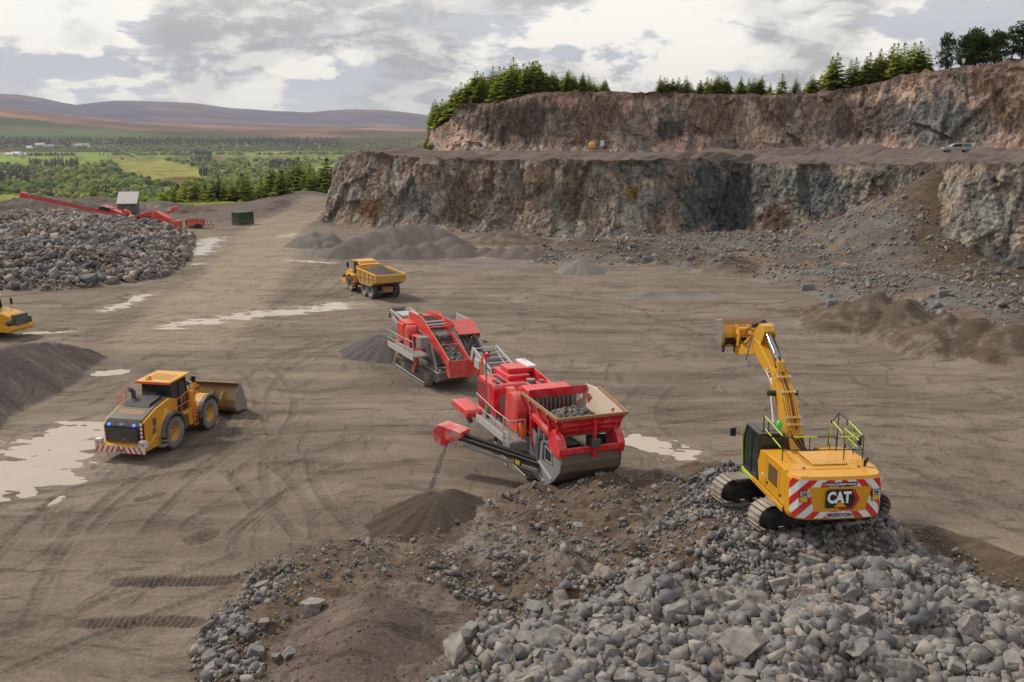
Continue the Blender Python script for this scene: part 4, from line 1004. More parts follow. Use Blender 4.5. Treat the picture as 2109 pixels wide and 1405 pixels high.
    A, B, C_, D_ = (.25, 1.30, 3.10), (-1.75, 1.30, 3.42), (-1.95, -1.30, 3.42), (-.2, -1.30, 3.62)
    L_ = lambda p, q, t: tuple(p[i]+(q[i]-p[i])*t for i in range(3))
    A2, B2 = (.25, 1.30, 2.72), (-1.75, 1.30, 2.85); C2, D2 = (-1.95, -1.30, 2.95), (-.2, -1.30, 3.1)
    A = (.25, 1.30, 3.62); A2 = (.25, 1.30, 3.2)
    trail([A, B, C_], [(A, (.25, 1.30, 2.62)), (B, (-1.75, 1.30, 2.6)), (L_(A, B, .25), (-.25, 1.30, 2.6)), (C_, (-1.95, -1.30, 2.6)), (L_(B, C_, .33), L_(B, C_, .33)[:2]+(2.95,)), (L_(B, C_, .66), L_(B, C_, .66)[:2]+(2.95,))], [(L_(A, B, .05), L_(A, B, .95)), (L_(B, C_, .12), L_(B, C_, .42)), (L_(B, C_, .68), L_(B, C_, .95))])
    trail([A2, (-1.75, 1.3, 2.98), (-1.95, -1.3, 2.98)], (), [(L_(A2, (-1.75, 1.3, 2.98), .1), L_(A2, (-1.75, 1.3, 2.98), .4)), (L_(A2, (-1.75, 1.3, 2.98), .5), L_(A2, (-1.75, 1.3, 2.98), .9))])
    E1, E2, F1 = (-.55, -1.30, 3.62), (.3, -1.35, 3.62), (.9, -1.35, 3.1)
    trail([C_, E1, E2, F1, (1.1, -1.35, 2.1)], [(E1, (-.55, -1.3, 2.6)), ((-1.2, -1.3, 3.52), (-1.2, -1.3, 2.6)), (E2, (.3, -1.35, 2.4))], [(L_(C_, E1, .1), L_(C_, E1, .9)), ((-.55, -1.3, 3.4), (-.55, -1.3, 2.75)), ((-1.6, -1.3, 3.2), (-.4, -1.3, 3.25)), ((-1.2, -1.3, 3.35), (-1.2, -1.3, 2.8))])
    trail([(-1.95, -1.3, 2.98), (-.4, -1.3, 3.1)], (), [((-1.5, -1.3, 2.93), (-.6, -1.3, 3.05))])
    trail([(-1.75, -.75, 3.42), (-.55, -.75, 3.62)], [((-.55, -.75, 3.62), (-.55, -.75, 2.6)), ((-1.75, -.75, 3.42), (-1.75, -.75, 2.6))], [((-1.6, -.75, 3.44), (-.7, -.75, 3.6)), ((-.55, -.75, 3.5), (-.55, -.75, 2.8))])
    m.build('handrail', root)
    m = X(); m.tube([(-2.55, -1.12, 2.6), (-2.6, -1.12, 2.78)], .05, K, 8); m.tube([(-2.6, -1.12, 2.78), (-2.5, -1.22, 2.86)], .07, K, 8); m.build('exhaust', root)
    m = X(); m.box((-.9, -1.62, 2.95), (.16, .1, .3), K); m.tube([(-.9, -1.3, 3.2), (-.9, -1.6, 3.05)], .015, K, 5); m.build('mirror', root, .02)
    # boom
    bm_ = X(); lower = [(.10, 1.45), (.42, 1.35), (1.25, 2.45), (2.10, 3.58), (3.30, 4.60), (5.35, 5.55), (5.62, 5.72), (5.62, 5.98), (5.30, 6.02), (4.6, 5.92), (2.75, 4.95), (1.55, 4.05), (.75, 2.95), (.05, 1.75)]
    bm_.prism(lower, -.30, .30, M['yellow'])
    boom = bm_.build('boom', root, .03)
    m = X(); 
    def offs(i, t):  # point along the top edge
        return None
    top = [(.05, 1.80), (.75, 2.97), (1.55, 4.07), (2.75, 4.97), (4.3, 5.78)]
    for yy, rr_, o_ in ((-.22, .026, .05), (-.14, .026, .05), (-.03, .026, .05), (.05, .026, .05), (.15, .026, .05), (.22, .026, .05)):
        m.tube([(x-o_*.6, yy, z+o_) for x, z in top[1:4]], rr_, M['yellow'] if yy != -.03 else K, 6)
        m.tube([(.55, yy*.2-.0, 2.72), (.75, yy, 3.05)], rr_, M['yellow'], 5)
    for t_, (x, z) in (('a', (1.02, 3.40)), ('b', (1.70, 4.24)), ('c', (2.3, 4.70)), ('d', (.86, 3.16))):
        m.box((x-.05, 0, z+.05), (.09, .50, .05), M['yellow'], (0, -52 if x < 1.6 else -38, 0)); [m.box((x-.05, q*.25, z+.055), (.12, .09, .07), M['pale_steel'], (0, -52 if x < 1.6 else -38, 0)) for q in (-1, 1)]
    for i in range(5): hose(m, (.10+i*.02, -.34-.1*(i % 2), 2.35), (.62, -.22+i*.1, 2.85), .18, .025, K)
    for s in (-1, 1): m.box((.30, s*.42, 2.05), (.25, .16, .5), M['steel']); 
    hose(m, (2.75, .15, 5.05), (3.9, .05, 5.75), -.12, .035, K); hose(m, (2.75, -.12, 5.05), (4.3, -.22, 6.1), -.15, .035, K); hose(m, (2.6, -.3, 4.9), (4.6, -.34, 6.0), .05, .025, M['yellow'])
    m.build('hydraulic_pipes', boom)
    for s in (-1, 1):   # boom cylinders
        m = X(); m.tube([(.95, s*.52, 1.35), (1.45, s*.52, 2.35)], .115, K if s > 0 else K, 12); m.tube([(1.45, s*.52, 2.35), (2.30, s*.48, 4.05)], .055, M['chrome'], 12); m.tube([(2.30, s*.30, 4.08), (2.30, s*.60, 4.08)], .12, K, 12); m.tube([(1.42, s*.52, 2.28), (1.50, s*.52, 2.44)], .14, K, 12); m.build('boom_cylinder', boom)
    m = X(); m.tube([(2.75, 0, 5.22), (3.05, 0, 5.42)], .12, K, 12); m.tube([(3.0, 0, 5.38), (4.35, 0, 6.28)], .125, M['grey_paint'], 14); m.tube([(4.25, 0, 6.21), (4.42, 0, 6.33)], .16, K, 14); m.tube([(4.4, 0, 6.32), (4.85, 0, 6.62)], .065, M['chrome'], 12)
    m.tube([(3.1, .12, 5.62), (4.3, .12, 6.42)], .025, M['chrome'], 6); m.prism([(2.55, 4.9), (3.0, 5.1), (2.85, 5.4), (2.65, 5.3)], -.13, .13, M['yellow']); m.build('stick_cylinder', boom)
    for s in (-1, 1):
        m = X(); m.plate([(2.70, s*.304, 4.35), (3.45, s*.304, 4.78), (3.4, s*.304, 4.98), (2.72, s*.304, 4.62)], .006, M['white']); dc = m.build('decal', boom)
        text_mesh('lettering', 'CAT', .2, M['logo_black'], dc, (3.07, s*.308, 4.69), (-.87*s, 0, -.5*s), (-.5, 0, .87), .004, bold=.006, width=.5)
    # stick
    st_ = X(); st_.prism([(4.62, 6.62), (4.78, 6.84), (5.15, 6.90), (5.70, 6.48), (7.2, 5.80), (8.42, 5.35), (8.46, 5.12), (8.2, 5.05), (6.3, 5.40), (5.55, 5.55), (5.2, 5.75), (4.9, 6.2)], -.24, .24, M['yellow'])
    for s in (-1, 1): st_.plate([(4.55, s*.25, 6.5), (5.1, s*.25, 6.95), (5.8, s*.25, 6.4), (5.2, s*.25, 5.7)], .04, M['yellow'])
    stick = st_.build('stick', root, .03)
    m = X(); m.tube([(5.35, 0, 6.92), (6.55, 0, 6.62)], .11, K, 12); m.tube([(6.55, 0, 6.62), (7.55, 0, 6.30)], .055, M['chrome'], 10); m.build('bucket_cylinder', stick)
    m = X()
    for s in (-1, 1): m.bar((7.55, s*.30, 6.32), (7.75, s*.30, 5.55), .08, .16, M['amber']); m.bar((7.55, s*.30, 6.32), (8.55, s*.26, 5.78), .08, .18, M['amber'])
    m.tube([(7.55, -.36, 6.32), (7.55, .36, 6.32)], .09, M['amber'], 10); hose(m, (5.9, .3, 6.3), (7.4, .34, 5.9), .3, .03, K); hose(m, (5.7, .33, 6.35), (6.0, .5, 5.2), -.05, .035, M['grey_paint'])
    m.build('bucket_linkage', stick)
    # bucket, mouth turned down and away, worn back plate towards the cab
    bk = X(); wd = .98
    prof = [(8.35, 6.62), (8.15, 6.30), (8.10, 5.75), (8.20, 5.20), (8.42, 4.85)]
    pin = [(9.50, 6.42), (9.62, 5.6), (9.3, 4.9)]
    th = .05
    for i in range(len(prof)-1):
        a, b = prof[i], prof[i+1]; bk.prism([a, b, (b[0]+th, b[1]), (a[0]+th, a[1])], -wd, wd, M['rust'] if i < 1 else M['amber'])
    bk.prism([(8.35, 6.60), (9.45, 6.45), (9.45, 6.39), (8.35, 6.54)], -wd, wd, M['amber'])
    for s in (-1, 1): bk.prism([(8.37, 6.60), (8.17, 6.28), (8.12, 5.75), (8.22, 5.2), (8.44, 4.85), (8.9, 4.95), (9.5, 6.42)], s*wd-.03, s*wd+.03, M['steel'])
    bk.prism([(8.05, 5.48), (8.10, 5.22), (8.25, 5.05), (8.3, 5.48)], -.86, .86, K)
    for yy in np.linspace(-.80, .80, 5): bk.prism([(8.02, 5.5), (8.12, 5.1), (8.35, 4.95), (8.3, 5.5)], yy-.07, yy+.07, K)
    for s in (-.3, .3): bk.prism([(7.95, 5.9), (8.05, 5.35), (8.2, 5.4), (8.2, 6.3), (7.98, 6.25)], s-.05, s+.05, M['amber'])
    bucket = bk.build('bucket', root, .012)
    for yy in (-.90, -.32, .26, .88):
        m = X(); m.prism([(8.30, 4.98), (8.36, 4.55), (8.41, 4.50), (8.46, 4.56), (8.55, 4.98)], yy-.065, yy+.065, M['darkgrey']); m.build('bucket_tooth', bucket, .01)
    def xf(o, mat):
        o.data.transform(mat)
        for c in o.children: xf(c, mat)
    hm = Matrix(((1.03, 0, 0, 0), (0, 1.11, 0, 0), (0, 0, 1.10, -.20), (0, 0, 0, 1)))
    for c in root.children:
        n = c.name.split('.')[0]
        if n in ('deck', 'side_body', 'engine_hood', 'panel_seams', 'counterweight', 'handrail', 'exhaust', 'mirror'): xf(c, hm)
        if n == 'cab': xf(c, Matrix(((1, 0, 0, 0), (0, 1.11, 0, 0), (0, 0, 1.05, -.1), (0, 0, 0, 1))))
    for v_ in boom.data.vertices: v_.co.z -= max(v_.co.x-2.3, 0)*.09
    for c in boom.children:
        for v_ in c.data.vertices: v_.co.z -= max(v_.co.x-2.3, 0)*.09
    piv = Matrix.Translation((4.9, 0, 5.75)); T = Matrix.Translation((-.55, 0, -.42)) @ piv @ Matrix.Rotation(R(3), 4, 'Y') @ piv.inverted()
    xf(stick, T); bp = Matrix.Translation((8.42, 0, 6.5)); xf(bucket, T @ bp @ Matrix.Diagonal((.82, .86, .72, 1)) @ Matrix.Translation((0, 0, .12)) @ bp.inverted())
    return root
excavator()
def frame_pt(O, h):
    ca, sa = math.cos(R(h)), math.sin(R(h))
    return lambda x, y: (O[0]+ca*x-sa*y, O[1]+sa*x+ca*y)
RS = random.Random(11)
def hull_rock(rnd, n=14, sq=(1, 1, 1), sub=0, jit=0.0):
    """a block split off along flat joints: a cube cut by random planes"""
    bm = bmesh.new(); bmesh.ops.create_cube(bm, size=1.75)
    for v in bm.verts: v.co += Vector([rnd.uniform(-.22, .22) for _ in range(3)])
    for i in range(n):
        d = Vector((rnd.gauss(0, 1), rnd.gauss(0, 1), rnd.gauss(0, 1))).normalized(); h = rnd.uniform(.42, .9)
        r = bmesh.ops.bisect_plane(bm, geom=bm.verts[:]+bm.edges[:]+bm.faces[:], plane_co=d*h, plane_no=d, clear_outer=True)
        ed = [e for e in r['geom_cut'] if isinstance(e, bmesh.types.BMEdge)]
        if ed: bmesh.ops.contextual_create(bm, geom=ed)
    for v in bm.verts: v.co = Vector((v.co.x*sq[0], v.co.y*sq[1], v.co.z*sq[2]))
    bmesh.ops.remove_doubles(bm, verts=bm.verts, dist=.04)
    if sub:
        bmesh.ops.bevel(bm, geom=list(bm.edges), offset=.028, segments=1, affect='EDGES', profile=.5)
        bmesh.ops.triangulate(bm, faces=bm.faces)
        for _ in range(sub+1): bmesh.ops.subdivide_edges(bm, edges=[e for e in bm.edges if e.calc_length() > .2], cuts=1); bmesh.ops.triangulate(bm, faces=bm.faces)
        co = np.array([v.co[:] for v in bm.verts]); s_ = rnd.uniform(0, 90)
        d = .045*fbm(co[:, 0]*2.2+s_, co[:, 1]*2.2, co[:, 2]*2.2, 4)+.035*np.round(pn(co[:, 0]*1.5+s_, co[:, 1]*1.5, co[:, 2]*3.5)*3)/3
        bm.normal_update()
        for v, q in zip(bm.verts, d): v.co += v.normal*float(q)
    bm.normal_update(); return bm
def small_rocks(k):
    out = []
    for i in range(k):
        rnd = random.Random(100+i); bm = hull_rock(rnd, rnd.choice((1, 2, 2, 3)), (1, rnd.uniform(.5, .95), rnd.uniform(.35, .85)))
        bmesh.ops.triangulate(bm, faces=bm.faces); bm.verts.index_update()
        out.append((np.array([v.co[:] for v in bm.verts]), np.array([[v.index for v in f.verts] for f in bm.faces]))); bm.free()
    return out
SMALL = small_rocks(14)
def scatter_mesh(name, pos, size, mat, col, parent=None, seed=1, tiltmax=3.2, base=SMALL):
    """many loose stones merged into one object; pos Nx3, size N, col Nx3"""
    rs = np.random.RandomState(seed); N = len(pos); which = rs.randint(0, len(base), N); V_, F_, C_ = [], [], []; off = 0
    for k, (bv, bf) in enumerate(base):
        idx = np.where(which == k)[0]
        if not len(idx): continue
        n = len(idx); a, b, c = rs.uniform(-tiltmax, tiltmax, n)*.5, rs.uniform(-tiltmax, tiltmax, n)*.5, rs.uniform(0, 6.28, n)
        ca, sa, cb, sb, cc, sc = np.cos(a), np.sin(a), np.cos(b), np.sin(b), np.cos(c), np.sin(c)
        Rm = np.empty((n, 3, 3)); Rm[:, 0] = np.stack([cc*cb, cc*sb*sa-sc*ca, cc*sb*ca+sc*sa], -1); Rm[:, 1] = np.stack([sc*cb, sc*sb*sa+cc*ca, sc*sb*ca-cc*sa], -1); Rm[:, 2] = np.stack([-sb, cb*sa, cb*ca], -1)
        v = np.einsum('nij,vj->nvi', Rm, bv)*size[idx][:, None, None]+pos[idx][:, None, :]
        V_.append(v.reshape(-1, 3)); F_.append((bf[None]+(np.arange(n)*len(bv))[:, None, None]+off).reshape(-1, 3)); C_.append(np.repeat(col[idx], len(bv), 0)); off += n*len(bv)
    return mesh_np(name, np.concatenate(V_), np.concatenate(F_), mat, np.concatenate(C_), parent=parent)
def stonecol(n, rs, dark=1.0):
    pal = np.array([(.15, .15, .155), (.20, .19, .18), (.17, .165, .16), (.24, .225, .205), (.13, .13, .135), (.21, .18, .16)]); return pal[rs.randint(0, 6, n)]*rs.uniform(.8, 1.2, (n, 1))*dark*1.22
def rail_set(m, path, low, r, mat, posts=None):
    """handrail along path (top) with mid rail and posts down to z=low"""
    m.tube(path, r, mat, 6); m.tube([(p[0], p[1], (p[2]+low)/2) for p in path], r*.9, mat, 6)
    for p in (posts or path): m.tube([p, (p[0], p[1], low)], r, mat, 6)
def belt_frame(m, a, b, w, side, beltm, hs=.22, bars=0, barm=None):
    """open conveyor: two side beams, belt between, optional cross bars"""
    a, b = Vector(a), Vector(b); d = (b-a).normalized(); s = Vector((0, 0, 1)).cross(d).normalized(); up = d.cross(s)*1
    for q in (-1, 1): m.bar(a+s*q*w/2, b+s*q*w/2, .07, hs, side)
    m.bar(a+up*.02, b+up*.02, w-.12, .05, beltm)
    for i in range(bars):
        p = a.lerp(b, (i+.5)/bars)-up*(hs*.55); m.bar(p-s*w/2, p+s*w/2, .06, .06, barm or side)

# ------------------------------------------------------------ jaw crusher
def crusher():
    O = (2.15, 44.85); root = empty('jaw_crusher', (O[0], O[1], hgt(*O)*0), R(-69), label='red and grey tracked jaw crusher with a stone filled feed hopper facing the heap', cat='crusher')
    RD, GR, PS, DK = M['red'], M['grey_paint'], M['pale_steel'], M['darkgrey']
    for yc in (-1.30, 1.30): crawler(root, -4.7, .25, yc, .52, .98, DK, M['track'], .17)
    m = MB()
    for s in (-1, 1):
        m.prism([(-6.2, 1.15), (.9, 1.0), (.9, 1.75), (-3.5, 1.85), (-6.6, 2.1)], s*1.0-.06, s*1.0+.06, GR)
        m.bar((-6.1, s*1.35, 1.95), (-2.3, s*1.62, .75), .10, .16, GR); m.bar((-4.0, s*1.5, 2.0), (-3.2, s*1.5, .9), .08, .12, GR); m.bar((-2.6, s*1.5, 1.9), (-3.2, s*1.5, .95), .08, .12, GR)
        m.bar((-4.65, s*1.62, .30), (.1, s*1.62, .22), .05, .10, PS); m.bar((-4.5, s*1.60, .62), (-1.2, s*1.60, .50), .05, .07, PS)
        for k in range(4): m.bar((-3.9+k*.8, s*1.61, .24), (-3.9+k*.8, s*1.61, .6), .05, .06, PS)
    m.bx(-5.5, .6, -.9, .9, 1.2, 1.7, DK); m.build('chassis', root, .02)
    # bowed skid pan under the feeder
    sp = [(.30, .52), (2.1, .40), (3.0, .92), (3.72, 1.55), (3.86, 1.95), (3.86, 2.72), (2.7, 2.78), (1.5, 2.4), (.55, 2.75), (.25, 1.9)]
    for s in (-1, 1):
        m = MB(); m.prism(sp, s*1.46-.035, s*1.46+.035, M['grey_paint'] if s < 0 else DK); m.bar((1.15, s*1.52, 1.45), (2.9, s*1.52, 1.0), .06, .10, PS); m.bar((.9, s*1.52, 1.0), (2.0, s*1.52, .62), .06, .10, PS); m.bar((1.35, s*1.52, 2.6), (1.15, s*1.52, 1.3), .08, .35, DK)
        if s < 0:
            m.bar((2.2, -1.53, 2.4), (2.9, -1.53, 2.25), .03, .04, PS); m.bar((2.9, -1.53, 2.25), (2.95, -1.53, 1.75), .03, .04, PS); m.bar((2.95, -1.53, 1.75), (2.2, -1.53, 1.72), .03, .04, PS); m.bar((2.2, -1.53, 1.72), (2.2, -1.53, 2.4), .03, .04, PS); m.prism([(1.75, 1.6), (2.8, 1.66), (2.75, 2.5), (1.9, 2.5)], -1.502, -1.496, M['logo_black'])
        m.build('side_plate', root, .012)
    m = MB(); pr = [(2.1, .42), (3.0, .94), (3.70, 1.55), (3.84, 1.97), (3.84, 2.52)]
    for a, b in zip(pr[:-1], pr[1:]): m.prism([a, b, (b[0]-.06, b[1]+.02), (a[0]-.06, a[1]+.04)], -1.42, 1.42, M['mudsteel'])
    m.bx(3.78, 3.80, -.02, .0, 1.7, 2.3, PS); m.build('end_plate', root)
    # feeder frame in red
    m = MB()
    for s in (-1, 1):
        m.prism([(2.9, 2.35), (3.95, 2.30), (4.05, 2.75), (3.8, 3.15), (3.2, 3.45), (2.7, 3.1)], s*1.42-.20, s*1.42+.16, RD)
        m.bar((.75, s*1.52, 3.42), (3.1, s*1.52, 3.02), .20, .26, RD); m.bar((.55, s*1.5, 1.9), (.35, s*1.5, 4.1), .12, .14, RD); m.bar((2.8, s*1.55, 2.5), (2.75, s*1.6, 4.0), .12, .16, RD); m.bar((3.3, s*1.55, 3.1), (3.75, s*1.5, 3.9), .10, .14, RD)
    m.bar((3.98, -1.55, 2.62), (3.98, 1.55, 2.62), .16, .26, RD); m.bar((4.0, .05, 2.2), (4.05, .05, 3.9), .10, .24, RD); m.build('feeder_frame', root, .03)
    m = MB(); m.bx(4.08, 4.28, -.16, .26, 2.72, 3.12, M['darkgrey']); m.build('control_box', root, .03)
    m = MB(); m.bx(.8, 2.6, -1.1, -.7, 2.5, 2.9, DK); m.tube([(1.2, -1.3, 2.3), (1.2, -1.3, 3.0)], .16, GR, 12); m.tube([(1.7, -1.3, 2.3), (1.7, -1.3, 2.8)], .12, GR, 12); m.build('oil_tank', root, .02)
    # hopper: thick lipped flared walls
    hb = {'nl': (-.15, -1.30, 3.30), 'nr': (3.35, -1.10, 3.15), 'fl': (-.5, 1.25, 3.30), 'fr': (3.35, 1.10, 3.15)}
    ht = {'nl': (-.25, -1.72, 4.28), 'nr': (3.98, -1.72, 4.10), 'fl': (-.75, 1.85, 4.32), 'fr': (3.95, 1.70, 4.08), 'fm': (.4, 2.0, 4.36)}
    L = M['liner']
    def wall(name, outm, pts, lip):
        m = MB(); P_ = [Vector(p) for p in pts]; n_ = (P_[1]-P_[0]).cross(P_[2]-P_[0]).normalized()
        cen = Vector((1.6, 0, 4.2)); n_ = n_ if (cen-P_[0]).dot(n_) > 0 else -n_
        m.add([p for p in P_]+[p-n_*.05 for p in P_], [list(range(len(P_)))], L)
        k = len(P_); m.add([p-n_*.05 for p in P_], [list(range(k))], outm)
        for i in range(k): a, b = P_[i], P_[(i+1) % k]; m.add([a, b, b-n_*.05, a-n_*.05], [(0, 1, 2, 3)], outm)
        for a, b in lip: m.bar(a, b, .12, .13, M['rust'] if name != 'x' else RD)
        return m.build(name, root, .01)
    wall('hopper_wall', RD, [hb['nl'], hb['nr'], ht['nr'], ht['nl']], [(ht['nl'], ht['nr'])])
    wall('hopper_wall', RD, [hb['fl'], hb['fr'], ht['fr'], ht['fm'], ht['fl']], [(ht['fm'], ht['fr'])])
    ew = wall('hopper_wall', RD, [hb['nr'], hb['fr'], ht['fr'], ht['nr']], [(ht['nr'], ht['fr'])])
    m = MB()
    for t0 in (.32, .62): 
        a = Vector(hb['nr']).lerp(Vector(ht['nr']), t0); b = Vector(hb['fr']).lerp(Vector(ht['fr']), t0); m.bar(a+Vector((.07, 0, 0)), b+Vector((.07, 0, 0)), .10, .11, RD)
    for t0 in (.05, .33, .66, .95): a = Vector(hb['nr']).lerp(Vector(hb['fr']), t0); b = Vector(ht['nr']).lerp(Vector(ht['fr']), t0); m.bar(a+Vector((.09, 0, 0)), b+Vector((.05, 0, -.05)), .10, .08, RD)
    m.build('hopper_rib', ew, .01)
    for k in range(5):
        m = MB(); a = Vector(hb['nl']).lerp(Vector(hb['nr']), k/4); b = Vector(ht['nl']).lerp(Vector(ht['nr']), k/4); m.bar(a-Vector((0, .08, 0)), b-Vector((0, .06, .05)), .10, .08, RD); m.build('hopper_rib', ew, .01)
    m = MB(); m.bx(-.2, 3.3, -1.1, 1.1, 3.05, 3.12, M['steel'])
    for k in range(9): m.bx(-.75, -.15, -.9+k*.22, -.86+k*.22, 3.2, 3.9, M['steel'])
    m.bx(-.6, -.5, -1.2, 1.25, 3.1, 4.1, M['steel']); m.build('feeder_grate', root)
    # jaw body and flywheel guards
    m = MB(); m.prism([(-2.9, 1.9), (-.55, 1.9), (-.45, 3.6), (-.7, 4.0), (-1.6, 4.12), (-2.7, 3.9)], -.98, 1.02, RD); m.prism([(-1.75, 4.1), (-.75, 4.0), (-.62, 4.18), (-1.75, 4.24)], -1.15, 1.15, RD)
    for y_ in (-.55, 0, .55): m.bx(-2.6, -.8, y_-.05, y_+.05, 3.9, 4.16, RD)
    m.build('jaw_body', root, .03)
    m = MB(); m.prism([(-.62, 4.0), (-.42, 4.32), (-.32, 4.36), (-.42, 3.9)], -1.3, 1.75, RD); m.build('jaw_hood', root, .03)
    for s in (-1, 1):
        pts = [(-1.95+.86*math.cos(a), 2.95+.92*math.sin(a)) for a in np.linspace(0, math.pi, 16)]+[(-2.81, 2.0), (-1.09, 2.0)]
        m = MB(); m.prism(pts, s*1.06, s*1.62, M['red_old'] if s < 0 else RD); g = m.build('flywheel_guard', root, .05)
        m = MB(); m.prism([(-1.95+.66*math.cos(a), 2.95+.70*math.sin(a)) for a in np.linspace(0, 2*math.pi, 22)[:-1]], s*1.62, s*1.635, M['red_old']); m.build('mesh_cover', g)
    m = MB(); m.prism([(-3.0, 2.3), (-2.3, 2.3), (-2.2, 3.6), (-2.6, 3.9), (-3.0, 3.9)], -1.5, -1.1, RD); m.build('side_guard', root, .03)
    # engine hood with louvres
    m = MB(); m.prism([(-7.15, 1.85), (-4.6, 1.85), (-4.6, 3.35), (-4.75, 3.55), (-6.9, 3.62), (-7.15, 3.45)], -1.55, .35, RD); hood = m.build('engine_hood', root, .07)
    m = MB()
    for k in range(10): m.bx(-7.0, -5.75, -1.565, -1.545, 2.05+k*.135, 2.11+k*.135, M['logo_black'])
    m.bx(-4.62, -4.59, -1.2, -.6, 2.2, 3.0, GR); m.bx(-5.6, -4.9, -1.3, -1.1, 3.60, 3.63, M['logo_black']); m.bx(-6.5, -5.0, -.9, -.7, 3.61, 3.64, M['logo_black']); m.bx(-4.61, -4.585, -.35, .15, 3.12, 3.3, M['amber']); m.build('louvre', hood)
    m = MB(); m.tube([(-4.2, .35, 3.0), (-4.2, .35, 3.75)], .17, GR, 14); m.tube([(-4.2, .35, 3.75), (-4.2, .35, 3.86)], .24, GR, 14); m.tube([(-3.7, .75, 3.0), (-3.7, .75, 3.9)], .13, GR, 12); m.build('air_filter', root)
    m = MB(); m.bx(-7.6, -5.2, -.5, .75, 3.40, 3.85, RD); m.bx(-6.9, -5.6, -.35, 1.05, 3.85, 4.14, RD); m.build('exhaust_housing', root, .06)
    m = MB(); m.prism([(-7.6, 3.2), (-3.0, 3.0), (-2.6, 3.3), (-2.7, 3.75), (-3.3, 3.85), (-7.0, 4.25), (-7.6, 4.2)], 1.05, 1.12, RD); m.bx(-7.4, -5.6, .75, 1.25, 4.1, 4.22, M['white']); m.build('side_screen', root, .02)
    # product conveyor running back to the second machine
    m = MB(); belt_frame(m, (-2.0, 0, 1.2), (-10.2, 0.0, 4.05), 1.25, PS, M['belt'], .34, 6)
    for s in (-1, 1): m.bar((-7.4, s*.72, 3.75), (-10.3, s*.72, 4.35), .10, .12, PS); m.bar((-10.3, s*.72, 4.35), (-10.6, s*.72, 3.6), .08, .3, PS); m.bar((-8.6, s*.72, 4.0), (-8.3, s*.72, 3.2), .07, .1, PS); m.bar((-7.4, s*.72, 3.75), (-6.0, s*.8, 2.0), .07, .1, PS)
    for k in range(5): x = -7.5-k*.68; z = 3.77+k*.14; m.bar((x, -.74, z), (x, .74, z), .10, .05, PS)
    m.bx(-10.5, -9.9, -.62, .62, 3.55, 4.05, PS); m.tube([(-10.2, -.6, 4.0), (-10.2, .6, 4.0)], .16, M['belt'], 14); m.build('main_conveyor', root, .01)
    m = MB(); m.box((-9.1, -.85, 3.7), (.8, .2, .5), M['pale_steel']); m.build('spillage_plate', root, .02); m = MB(); m.box((-9.5, .8, 3.6), (.9, .15, .6), GR); m.build('spillage_plate', root, .02)
    # near side platform and rails
    m = MB(); m.prism([(-4.9, 1.88), (-.1, 1.82), (-.1, 1.94), (-4.9, 2.0)], -2.35, -1.62, M['steel']); m.bx(-4.9, -.95, -2.42, -2.36, 1.72, 2.1, PS); m.bx(-.95, -.05, -2.42, -1.5, 1.45, 1.9, GR)
    pl = m.build('walkway', root, .01)
    m = MB(); rail_set(m, [(-4.9, -2.38, 3.2), (-3.5, -2.38, 3.1), (-2.1, -2.38, 3.0), (-.95, -2.38, 3.0)], 1.95, .024, PS); rail_set(m, [(-.85, -2.4, 3.0), (-.1, -2.4, 3.0), (-.1, -1.6, 3.0)], 1.6, .028, PS); m.tube([(-.85, -2.4, 1.9), (-.85, -2.4, .6)], .03, PS, 6); m.tube([(-.35, -2.4, 1.9), (-.35, -2.4, .6)], .03, PS, 6)
    for k in range(5): m.tube([(-.85, -2.4, .7+k*.28), (-.35, -2.4, .7+k*.28)], .02, PS, 6)
    m.build('handrail', pl)
    m = MB(); m.lathe([(.0, 2.62), (.10, 2.6), (.10, 2.0), (.0, 2.0)], plain('green bottle', (.02, .22, .06), .4), 12, 'z', (-4.3, -2.0, 0)); m.build('extinguisher', root)
    m = MB(); m.tube([(-5.3, -1.7, 1.9), (-5.3, -1.7, 4.95)], .045, M['steel'], 8); m.box((-5.3, -1.7, 5.05), (.28, .3, .22), RD); m.box((-5.3, -1.82, 5.22), (.1, .1, .1), M['logo_black']); m.box((-5.25, -1.55, 5.22), (.1, .1, .1), M['logo_black']); m.build('light_mast', root, .01)
    m = MB(); m.tube([(-7.0, -1.35, 3.5), (-7.0, -1.35, 4.55)], .07, M['orange'], 8); m.build('warning_beacon', root)
    m = MB(); m.prism([(-8.3, 1.75), (-8.0, 2.12), (-5.6, 2.12), (-5.45, 1.95), (-5.45, 1.72)], -2.75, -1.85, RD); m.bar((-7.3, -2.3, 1.7), (-6.9, -2.0, 1.0), .22, .22, DK); m.build('fuel_tank', root, .06)
    m = MB(); m.tube([(.0, -1.9, 2.9), (.25, -1.85, 2.5), (.15, -1.8, 2.1)], [.10, .2, .05], M['orange'], 8); m.build('lever_guard', root)
    # dirt conveyor folded out to the near side, with its red head box
    a, b = Vector((1.35, -1.35, 1.25)), Vector((-2.15, -4.35, 1.95))
    m = MB(); belt_frame(m, a, b, .62, M['black'], M['belt'], .18, 7, DK); d = (b-a).normalized(); s = Vector((0, 0, 1)).cross(d).normalized()
    for q in (-1, 1): m.bar(a+s*q*.4+Vector((0, 0, -.26)), b.lerp(a, .12)+s*q*.34+Vector((0, 0, -.26)), .10, .16, GR if q > 0 else GR)
    m.tube([a+Vector((0, 0, .12)), b.lerp(a, .1)+Vector((0, 0, .14))], .10, M['logo_black'], 8)
    p = a.lerp(b, .28)-s*-.45; 
    for q in (-1, 1): pp = a.lerp(b, .22)+s*q*.455+Vector((0, 0, -.12)); m.plate([pp-d*.2+Vector((0, 0, -.14)), pp+d*.2+Vector((0, 0, -.14)), pp+d*.2+Vector((0, 0, .14)), pp-d*.2+Vector((0, 0, .14))], .02, M['black'])
    dc = m.build('dirt_conveyor', root, .01)
